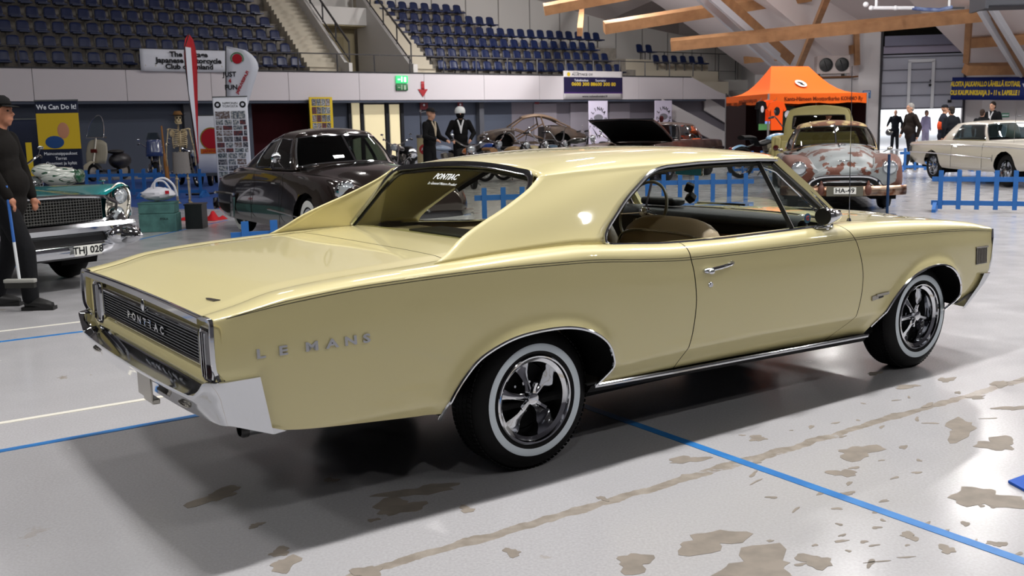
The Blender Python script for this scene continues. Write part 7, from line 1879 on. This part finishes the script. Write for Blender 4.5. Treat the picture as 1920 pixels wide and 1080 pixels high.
# hoist bar under the roof and grey duct
p0, p1 = dpt(1618, 15, 38), dpt(1808, 15, 38); T = thing('lighting_bar', 'white suspended bar with a blue cable sleeve below the roof, above the shutter', 'lighting bar', tuple(p0)); d_ = p1 - p0
mb = MB(); mb.tube([d_ * .1, d_ * .50], .07, 10); mb.ball((0.1, 0, .12), .10); mb.ball(d_ * .08, .09); mb.ball(d_ * .32, .09); mb.build('white_tube', mat('white_enamel', 'd8dce0', .4), T)
mb = MB(); mb.tube([d_ * .48, d_ * .6 - Vector((0, 0, .05)), d_ * .75 - Vector((0, 0, .07)), d_ * .88 + Vector((0, 0, .03))], .07, 10); mb.build('cable_sleeve', mat('blue_sleeve', '7f90b4', .5, var=('4a5a88', 3, .4, .6)), T)
mb = MB(); mb.tube([d_ * .84, d_ * 1.0], .04, 8); mb.build('end_fitting', M_STEEL, T)
for q in (.13, .85): mb = MB(); mb.tube([d_ * q, d_ * q + Vector((0, 0, 6))], .05, 8); mb.build('hanger', mat('white_enamel', 'd8dce0', .4), T)
p = dpt(1890, 2, 30); T = thing('air_duct', 'large dark grey air duct in the upper right corner', 'duct', tuple(p), -.1)
mb = MB(); mb.box((.9, 0, .55), (3.4, 1.2, 1.5)); mb.build('duct_body', mat('duct_grey', '34353a', .6), T, bevel=.05)
mb = MB(); mb.box((-.80, 0, .55), (.10, 1.3, 1.6)); mb.build('flange', mat('duct_grey', '34353a', .6), T); mb = MB(); mb.tube([(0, 0, 1.2), (0, 0, 9)], .03, 6); mb.build('hanger_rod', M_STEEL, T)
# ================================================================== things on the floor at the left
p = gpt(298, 436); 
T = thing('tool_chest', 'worn turquoise two-tier wooden chest beside the teal car', 'chest', (p.x - .05, p.y + .25, 0), .10); M_TC = mat('turquoise_wood', '4c7470', .7, var=('3c5c5a', 6, .4, .7))
mb = MB(); mb.box((0, 0, .14), (.56, .36, .28)); mb.build('lower_box', M_TC, T, bevel=.008); mb = MB(); mb.box((-.01, 0, .36), (.54, .35, .15)); mb.build('upper_box', M_TC, T, bevel=.008); mb = MB(); mb.box((-.01, 0, .445), (.55, .36, .02)); mb.build('lid', M_TC, T)
text_obj('lettering', 'FISKA', .05, M_TXT, T, (.1, -.182, .2), frame((1, 0, 0), (0, 0, 1)), .001)
T = thing('black_crate', 'black plastic crate right of the turquoise chest', 'crate', (p.x + .40, p.y + .62, 0), .05); mb = MB(); mb.box((0, 0, .01), (.26, .34, .02)); 
for s_ in (1, -1): mb.box((s_ * .125, 0, .19), (.015, .34, .38)); mb.box((0, s_ * .165, .19), (.26, .015, .38))
mb.build('walls', M_BLACK, T); mb = MB(); mb.box((0, 0, .385), (.29, .37, .02)); mb.build('rim', M_BLACK, T)
T = thing('plastic_bag', 'crumpled white plastic bag with red print on the turquoise chest', 'bag', (p.x - .05, p.y + .25, .487), .2)
rb = random.Random(9); mb = MB(); nu, nv = 22, 12; vs = []; fs = []
G = []
for j in range(nv + 1):
    t_ = PI * j / nv; G.append([(.26 * math.sin(t_) * math.cos(a) * (1 + rb.uniform(-.1, .1)), .16 * math.sin(t_) * math.sin(a) * (1 + rb.uniform(-.1, .1)), .09 + .10 * math.cos(t_) * (1 + rb.uniform(-.1, .15))) for a in [2 * PI * i / nu for i in range(nu)]])
mb.grid(G, close_v=True); mb.build('bag_body', mat('bag_white', 'c4c4cc', .4), T, angle=25)
mb = MB(); mb.tube(catmull([(-.05, -.05, .15), (-.02, -.06, .30), (.12, -.06, .33), (.24, -.05, .22), (.28, -.02, .05)], 5), .018, 6); mb.tube(catmull([(-.12, .05, .15), (-.05, .06, .27), (.08, .06, .28), (.18, .05, .15)], 5), .016, 6); mb.build('bag_handle', mat('bag_white', 'c4c4cc', .4), T)
mb = MB(); mb.box((.15, -.155, .12), (.06, .01, .05)); mb.build('red_print', M_RED, T)
p = gpt(382, 412); T = thing('red_cloth', 'crumpled red cloth lying on the floor beside the dark fastback', 'cloth', (p.x, p.y, 0), -.35)
G = [[(-.36 + .72 * i / 24, -.20 + .40 * j / 12, max(.004, (.11 + .07 * math.sin(i * .9 + j * .6) + .02 * math.sin(i * 2.1 - j * 1.3)) * math.sin(PI * i / 24) ** .4 * math.sin(PI * j / 12) ** .5)) for j in range(13)] for i in range(25)]
mb = MB(); mb.grid(G); mb.build('folds', mat('red_fabric', 'a8141c', .7), T, angle=60)
mb = MB(); out = [gpt(x, y) for x, y in ((140, 341), (640, 320), (470, 392), (300, 392), (140, 380))]; mb.prism(out, (0, 0, -.003), (0, 0, .003)); o = mb.build('blue_carpet', mat('blue_carpet', '33508e', .9, bump=(40, .4)), None, smooth=False); tag(o, 'blue carpet laid under the motorcycles at the left', 'carpet')
mb = MB(); out = [gpt(x, y) for x, y in ((1890, 906), (1960, 880), (1960, 935), (1925, 925))]; mb.prism(out, (0, 0, .002), (0, 0, .012)); o = mb.build('blue_mat', mat('blue_mat', '1c4fa8', .6), None, smooth=False); tag(o, 'corner of a bright blue mat on the floor at the right edge', 'mat')
# cream oil dispenser
p = dpt(795, 300, 25.2); T = thing('oil_dispenser', 'cream cylindrical oil dispenser with a round red sign', 'dispenser', (p.x, p.y, 0))
mb = MB(); mb.cyl((0, 0, 0), (0, 0, 1.28), .16, n=24); mb.build('tank', mat('cream_enamel', 'b8ab84', .4), T); mb = MB(); mb.lathe([(.17, 1.26), (.175, 1.32), (.15, 1.33)], n=24); mb.build('rim', M_CHROME_D, T)
mb = MB(); mb.tube([(-.05, 0, 1.3), (-.05, 0, 1.9)], .018, 8); mb.tube([(-.05, 0, 1.88), (.10, -.02, 1.90)], .015, 6); mb.ball((-.05, 0, 1.92), .03); mb.build('pump', M_CHROME, T)
Rr = frame((1, 0, 0), (0, 0, 1)); mb = MB(); mb.lathe([(0, -.175), (.125, -.170), (.125, -.15)], (.03, 0, .98), 'Y', 24); s_ = mb.build('red_sign', mat('sign_red2', '9c1c20', .4), T); text_obj('lettering', 'Red', .10, M_TXTW, s_, (.03, -.18, .98), Rr, .001, shear=.3)
# ================================================================== motorcycles
def motorcycle(label, loc, ang, tank='8a2020', scale=1.0, style='cruiser', fairing=None, fender=None, group=None, tank_mat=None, seat_c='0d0d0e', windshield=False):
    T = thing('motorcycle', label, 'motorcycle', loc, ang, scale=scale)
    MT = tank_mat or mat('tank_' + tank, tank, .25, coat=1); wb = .74; raked = style == 'chopper'
    fx = wb + (.35 if raked else 0); R = .31
    for x in (-wb, fx):
        mb = MB(); mb.lathe([(R - .075, -.03), (R - .05, -.055), (R - .01, -.045), (R, 0), (R - .01, .045), (R - .05, .055), (R - .075, .03)], (x, 0, R), 'Y', 32); w_ = mb.build('tyre', M_RUBBER, T)
        mb = MB(); mb.lathe([(R - .07, -.03), (R - .085, -.02), (R - .085, .02), (R - .07, .03)], (x, 0, R), 'Y', 32); mb.lathe([(0, -.06), (.05, -.06), (.05, .06), (0, .06)], (x, 0, R), 'Y', 14)
        for k in range(14): a = 2 * PI * k / 14; mb.tube([(x + .04 * math.cos(a), .03 * (-1) ** k, R + .04 * math.sin(a)), (x + (R - .08) * math.cos(a + .25), 0, R + (R - .08) * math.sin(a + .25))], .004, 4)
        mb.build('rim', M_CHROME, w_)
        mf = mat('fender_' + (fender or tank), fender or tank, .25, coat=1) if not tank_mat else tank_mat
        a0, a1 = (.15, 2.3) if x < 0 else (.35, 2.2)
        mb = MB(); mb.grid([[(x + (R + .035) * math.cos(a) , y, R + (R + .035 - abs(y) * .4) * math.sin(a)) for y in (-.07, -.035, 0, .035, .07)] for a in [(PI - a1) + (a1 - a0) * k / 14 + (.2 if x < 0 else 0) for k in range(15)]]); mb.build('fender', mf, T)
    hx, hz = (.42, .88) if not raked else (.38, .92)
    for s in (1, -1):
        mb = MB(); mb.tube([(fx, s * .09, R), (hx + .06, s * .09, hz)], [.028, .02], 8); mb.build('fork', M_CHROME, T)
    mb = MB(); mb.tube([(-wb, .10, R), (-.35, .12, .38), (.1, .12, .33), (hx - .05, 0, .62), (hx, 0, hz)], .02, 8); mb.tube([(-wb, -.10, R), (-.35, -.12, .38), (.1, -.12, .33), (hx - .05, 0, .62)], .02, 8); mb.tube([(hx, 0, .84), (-.2, 0, .72), (-.62, 0, .60), (-wb, .10, R)], .02, 8); mb.build('frame', M_BLACK, T)
    mb = MB(); mb.box((-.02, 0, .38), (.36, .24, .22)); mb.lathe([(0, -.17), (.12, -.16), (.12, .16), (0, .17)], (-.08, 0, .38), 'Y', 20); mb.build('crankcase', M_STEEL, T, bevel=.02)
    for dx, tilt in ((-.10, -.28), (.10, .28)):
        mb = MB(); c = Vector((-.02 + dx * .5, 0, .46)); d = Vector((math.sin(tilt), 0, math.cos(tilt)))
        for k in range(7): mb.M = Matrix.Translation(c + d * (.04 + k * .024)) @ Matrix.Rotation(tilt, 4, 'Y'); mb.box((0, 0, 0), (.13, .17, .012))
        mb.M = Matrix.Translation(c + d * .12) @ Matrix.Rotation(tilt, 4, 'Y'); mb.box((0, 0, 0), (.10, .14, .19)); mb.M = None; mb.build('cylinder', M_CHROME_D, T)
    mb = MB(); G = []
    for i in range(13):
        t = i / 12; x = .34 - .50 * t; r = math.sin(PI * min(1, t * .9 + .1)) ** .6
        G.append([(x, .13 * r * math.cos(a), .78 - .03 * t + .10 * r * math.sin(a) * (1 if math.sin(a) > 0 else .6)) for a in [2 * PI * k / 16 for k in range(16)]])
    mb.grid(G, close_v=True); mb.build('fuel_tank', MT, T)
    mb = MB(); G = []
    for i in range(10):
        t = i / 9; x = -.12 - .62 * t; w_ = .15 if t < .6 else .12; z = .70 - .05 * math.sin(PI * min(1, t * 1.6)) + (.09 if t > .55 else 0) * 1
        G.append([(x, w_ * math.cos(a), z + .045 * math.sin(a)) for a in [2 * PI * k / 12 for k in range(12)]])
    mb.grid(G, close_v=True); mb.add(G[0], [tuple(range(12))]); mb.add(G[-1], [tuple(range(12))]); mb.build('seat', mat('seat_' + seat_c, seat_c, .6), T)
    hb = 1.02 if style != 'chopper' else 1.16
    mb = MB(); mb.tube(catmull([(hx - .20, .38, hb), (hx - .08, .33, hb + .02), (hx, .12, hz + .03), (hx, -.12, hz + .03), (hx - .08, -.33, hb + .02), (hx - .20, -.38, hb)], 4), .014, 6); hbq = mb.build('handlebar', M_CHROME, T)
    for s in (1, -1):
        mb = MB(); mb.cyl((hx - .20, s * .38, hb), (hx - .10, s * .345, hb + .015), .02); mb.build('grip', M_BLACK, hbq)
        mb = MB(); mb.tube([(hx - .08, s * .33, hb + .02), (hx - .05, s * .36, hb + .11)], .005, 5); mb.ball((hx - .05, s * .37, hb + .13), (.010, .04, .024)); mb.build('mirror', M_CHROME, hbq)
    headlight(T, (hx + .14, 0, hz - .04), .085, M_CHROME)
    for q, y in ((0, .15), (.05, -.15)):
        mb = MB(); mb.tube(catmull([(.10, y * .7, .50), (.22, y, .34), (.05, y, .24), (-.4, y * 1.1, .26), (-.85, y * 1.15, .28 + q)], 4), [.02] * 10 + [.034] * 7, 8); mb.build('exhaust', M_CHROME, T)
    mb = MB(); mb.ball((-wb - .24, 0, .58), (.03, .05, .035)); mb.build('tail_light', mat('lamp_red', '6a0c10', .2, coat=1), T)
    mb = MB(); mb.tube([(-.05, .12, .28), (-.12, .30, .02)], .012, 6); mb.build('side_stand', M_STEEL, T)
    if fairing:
        mb = MB(); mf = mat('fairing_' + fairing, fairing, .2, coat=1); G = []
        for i in range(9):
            a = -1.2 + 2.4 * i / 8; G.append([(hx + .05 + .22 * math.cos(a) * (1 - .35 * v), .24 * math.sin(a) * (1 - .2 * v), .72 + .42 * v) for v in (0, .3, .6, .85, 1)])
        mb.grid(G); o = mb.build('fairing', mf, T); so = o.modifiers.new('t', 'SOLIDIFY'); so.thickness = .01
        mb = MB(); mb.grid([[(p[0] - .02 - .10 * v, p[1] * (1 - .3 * v), p[2] + .18 * v) for v in (0, .5, 1)] for p in [g[-1] for g in G]]); mb.build('screen', M_GLASS_D, T)
    if windshield:
        mb = MB(); mb.tube([(hx + .10, .22 * math.cos(a), 1.02 + .42 * math.sin(a)) for a in [PI * k / 14 for k in range(15)]], .008, 6); mb.build('windshield_rim', M_CHROME, T)
        mb = MB(); mb.add([(hx + .10, .22 * math.cos(a), 1.02 + .42 * math.sin(a)) for a in [PI * k / 14 for k in range(15)]], [tuple(range(15))]); mb.build('windshield', M_GLASS, T)
    return T
def bk(px, D): p = dpt(px, 300, D); return (p.x, p.y, 0)
motorcycle('blue and white faired motorcycle on the blue carpet, left of the skeleton', bk(290, 31), math.radians(-70), '24407c', 1.15, fairing='3a4a78', fender='181a20')
motorcycle('dark chrome cruiser partly hidden behind the skeleton', bk(352, 29), math.radians(-55), '1c1c20', 1.1)
motorcycle('red motorcycle with round headlight beside the photo roll-up', bk(399, 29.6), math.radians(-80), '8c1c1c', 1.15)
motorcycle('black motorcycle by the lit doorway, behind the dark fastback', bk(752, 30), math.radians(-100), '17181c', 1.15)
motorcycle('silver-blue sport motorcycle in front of the black-suited mannequin', bk(838, 29.5), math.radians(-150), '8090a8', 1.15, fairing='9aa6bc')
motorcycle('orange tanked motorcycle below the white-helmeted mannequin', bk(876, 25.6), math.radians(-78), 'c46a14', 1.15)
motorcycle('blue motorcycle right of the orange tanked one', bk(912, 31.8), math.radians(-50), '1f4aa0', 1.15)
motorcycle('chopper with a tan tank, first in the row before the coupe shell', bk(955, 27.5), math.radians(-35), '9a7e58', 1.12, style='chopper', seat_c='7a5a3c')
motorcycle('chopper with a cream tank, second in the row before the coupe shell', bk(990, 28), math.radians(-35), 'b5a57c', 1.12, style='chopper')
motorcycle('steel blue chopper, last in the row before the coupe shell', bk(1026, 28.5), math.radians(-35), '4c6478', 1.12, style='chopper')
motorcycle('small black motorcycle left of the first white club banner', bk(1074, 33), math.radians(-20), '22241c', 1.25)
motorcycle('bicycle-thin black motorcycle at the foot of the first white club banner', bk(1142, 34), math.radians(-80), '1a1a1c', 1.1)
motorcycle('light blue long chopper in front of the orange tent', bk(1447, 27.5), math.radians(22), '7fa8c8', 1.35, style='chopper', fender='7fa8c8')
motorcycle('chrome motorcycle with yellow tank beside the dark left banner', bk(18, 16.2), math.radians(-60), '8a6c1c', 1.15)
# windshield scooter
p = bk(200, 33.5); T = thing('scooter', 'old scooter with cream leg shield, red lamp and tall windshield by the slate wall', 'scooter', p, math.radians(-110), scale=1.25); M_CR = mat('scooter_cream', 'b3ac98', .4, coat=.5)
for x in (-.6, .55): mb = MB(); mb.lathe([(.14, -.04), (.2, -.055), (.23, 0), (.2, .055), (.14, .04)], (x, 0, .23), 'Y', 24); w_ = mb.build('tyre', M_RUBBER, T); mb = MB(); mb.lathe([(0, -.045), (.14, -.035), (.15, 0), (.14, .035), (0, .045)], (x, 0, .23), 'Y', 20); mb.build('rim', M_CHROME_D, w_)
mb = MB(); mb.grid([[(.38 + .05 * math.cos(y * 4) - .10 * v, y * (1 + .15 * math.sin(PI * v)), .45 + .62 * v - .10 * (abs(y) / .3) ** 3 * v) for v in (0, .2, .5, .8, 1)] for y in [i / 8 * .30 for i in range(-8, 9)]]); o = mb.build('leg_shield', M_CR, T); so = o.modifiers.new('t', 'SOLIDIFY'); so.thickness = .02
mb = MB(); mb.grid([[(.55 + .28 * math.cos(a), y, .23 + (.30 - abs(y) * .5) * math.sin(a)) for y in (-.09, 0, .09)] for a in [.2 + 2.6 * k / 12 for k in range(13)]]); mb.build('front_fender', M_CR, T)
mb = MB(); mb.box((.46, .02, .78), (.03, .20, .10)); mb.build('red_lamp', mat('lamp_red2', '5c1a14', .3), T, bevel=.01)
mb = MB(); mb.ball((-.5, 0, .50), (.38, .20, .22)); mb.build('body_shell', mat('scooter_dark', '1c1a20', .4), T); mb = MB(); mb.ball((-.35, 0, .74), (.30, .14, .06)); mb.build('seat', M_BLACK, T); mb = MB(); mb.box((.0, 0, .25), (.7, .3, .05)); mb.build('floorboard', M_BLACK, T)
mb = MB(); mb.tube([(.55, 0, .23), (.32, 0, 1.12)], .03, 8); mb.tube([(.28, .3, 1.12), (.32, 0, 1.12), (.28, -.3, 1.12)], .018, 6); mb.build('steering_column', M_CHROME_D, T)
mb = MB(); mb.tube(catmull([(.36, .28, 1.12), (.26, .22, 1.45), (.18, .08, 1.66), (.18, -.08, 1.66), (.26, -.22, 1.45), (.36, -.28, 1.12)], 5), .010, 6, closed=True); ws = mb.build('windshield_rim', M_CHROME, T)
mb = MB(); mb.add(catmull([(.36, .28, 1.12), (.26, .22, 1.45), (.18, .08, 1.66), (.18, -.08, 1.66), (.26, -.22, 1.45), (.36, -.28, 1.12)], 5), [tuple(range(26))]); mb.build('windshield', M_GLASS, ws)
mb = MB(); mb.tube([(.2, .05, .3), (.05, .25, .0)], .015, 6); mb.tube([(.2, -.05, .3), (.05, -.25, .0)], .015, 6); mb.build('centre_stand', M_CHROME, T)
# flame painted trike tank and fender behind the teal car
fm = bpy.data.materials.new('flame_paint'); fm.use_nodes = True; nt = fm.node_tree; b = nt.nodes['Principled BSDF']; b.inputs['Roughness'].default_value = .2; b.inputs['Coat Weight'].default_value = 1
tc = nt.nodes.new('ShaderNodeTexCoord'); mp = nt.nodes.new('ShaderNodeMapping'); mp.inputs['Scale'].default_value = (2.2, 6, 9); wv = nt.nodes.new('ShaderNodeTexNoise'); wv.inputs['Scale'].default_value = 1.1; wv.inputs['Detail'].default_value = 0; wv.inputs['Distortion'].default_value = 1.6
cr = nt.nodes.new('ShaderNodeValToRGB'); e = cr.color_ramp.elements; e[0].position = .0; e[0].color = srgb('c9ccc6'); e[1].position = .47; e[1].color = srgb('c9ccc6')
for pos, c in ((.48, '14482e'), (.55, '14482e'), (.56, 'c9ccc6')): n_ = e.new(pos); n_.color = srgb(c)
nt.links.new(tc.outputs['Object'], mp.inputs[0]); nt.links.new(mp.outputs[0], wv.inputs['Vector']); nt.links.new(wv.outputs['Fac'], cr.inputs[0]); nt.links.new(cr.outputs[0], b.inputs['Base Color'])
p = bk(110, 15.2); T = thing('custom_trike', 'custom trike painted white with green flames, standing behind the teal car', 'trike', p, math.radians(180), scale=.90)
mb = MB(); mb.ball((-.02, 0, 1.0), (.34, .22, .16), nu=28, nv=16); mb.build('rear_fender', fm, T); mb = MB(); mb.ball((.24, 0, 1.10), (.22, .16, .12), nu=24, nv=14); mb.build('fuel_tank', fm, T)
mb = MB(); mb.ball((-.33, 0, 1.0), (.06, .17, .12)); mb.build('fender_tail', mat('flame_green', '14482e', .2, coat=1), T)
for s in (1, -1): mb = MB(); mb.lathe([(.2, -.1), (.38, -.12), (.42, 0), (.38, .12), (.2, .1)], (-.05, s * .55, .42), 'Y', 28); w_ = mb.build('tyre', M_RUBBER, T); mb = MB(); mb.lathe([(0, -.06), (.2, -.09), (.21, 0), (.2, .09), (0, .06)], (-.05, s * .55, .42), 'Y', 28); mb.build('rim', M_CHROME, w_)
mb = MB(); mb.lathe([(.2, -.05), (.28, -.06), (.31, 0), (.28, .06), (.2, .05)], (1.5, 0, .31), 'Y', 28); mb.build('tyre', M_RUBBER, T)
mb = MB(); mb.tube([(1.5, .1, .31), (.8, .1, 1.15)], .025, 8); mb.tube([(1.5, -.1, .31), (.8, -.1, 1.15)], .025, 8); mb.build('fork', M_CHROME, T)
mb = MB(); mb.box((.35, 0, .55), (.5, .35, .45)); mb.ball((.45, 0, .9), (.15, .2, .12)); mb.build('engine', M_CHROME, T, bevel=.03)
mb = MB(); mb.tube([(-.05, .55, .42), (-.05, -.55, .42)], .05, 8); mb.tube([(-.05, 0, .42), (.4, 0, .3), (.8, 0, 1.1)], .03, 8); mb.tube([(-.05, 0, .42), (-.05, 0, .95)], .03, 8); mb.build('frame', M_BLACK, T)
# things standing on the blue carpet rest on its surface
for o in SC.objects:
    if o.parent is None and o.name in ('scooter', 'motorcycle', 'motorcycle.001', 'motorcycle.002', 'picket_fence.009', 'picket_fence.010', 'teardrop_flag', 'teardrop_flag.001'):
        o.location.z = 0.0045
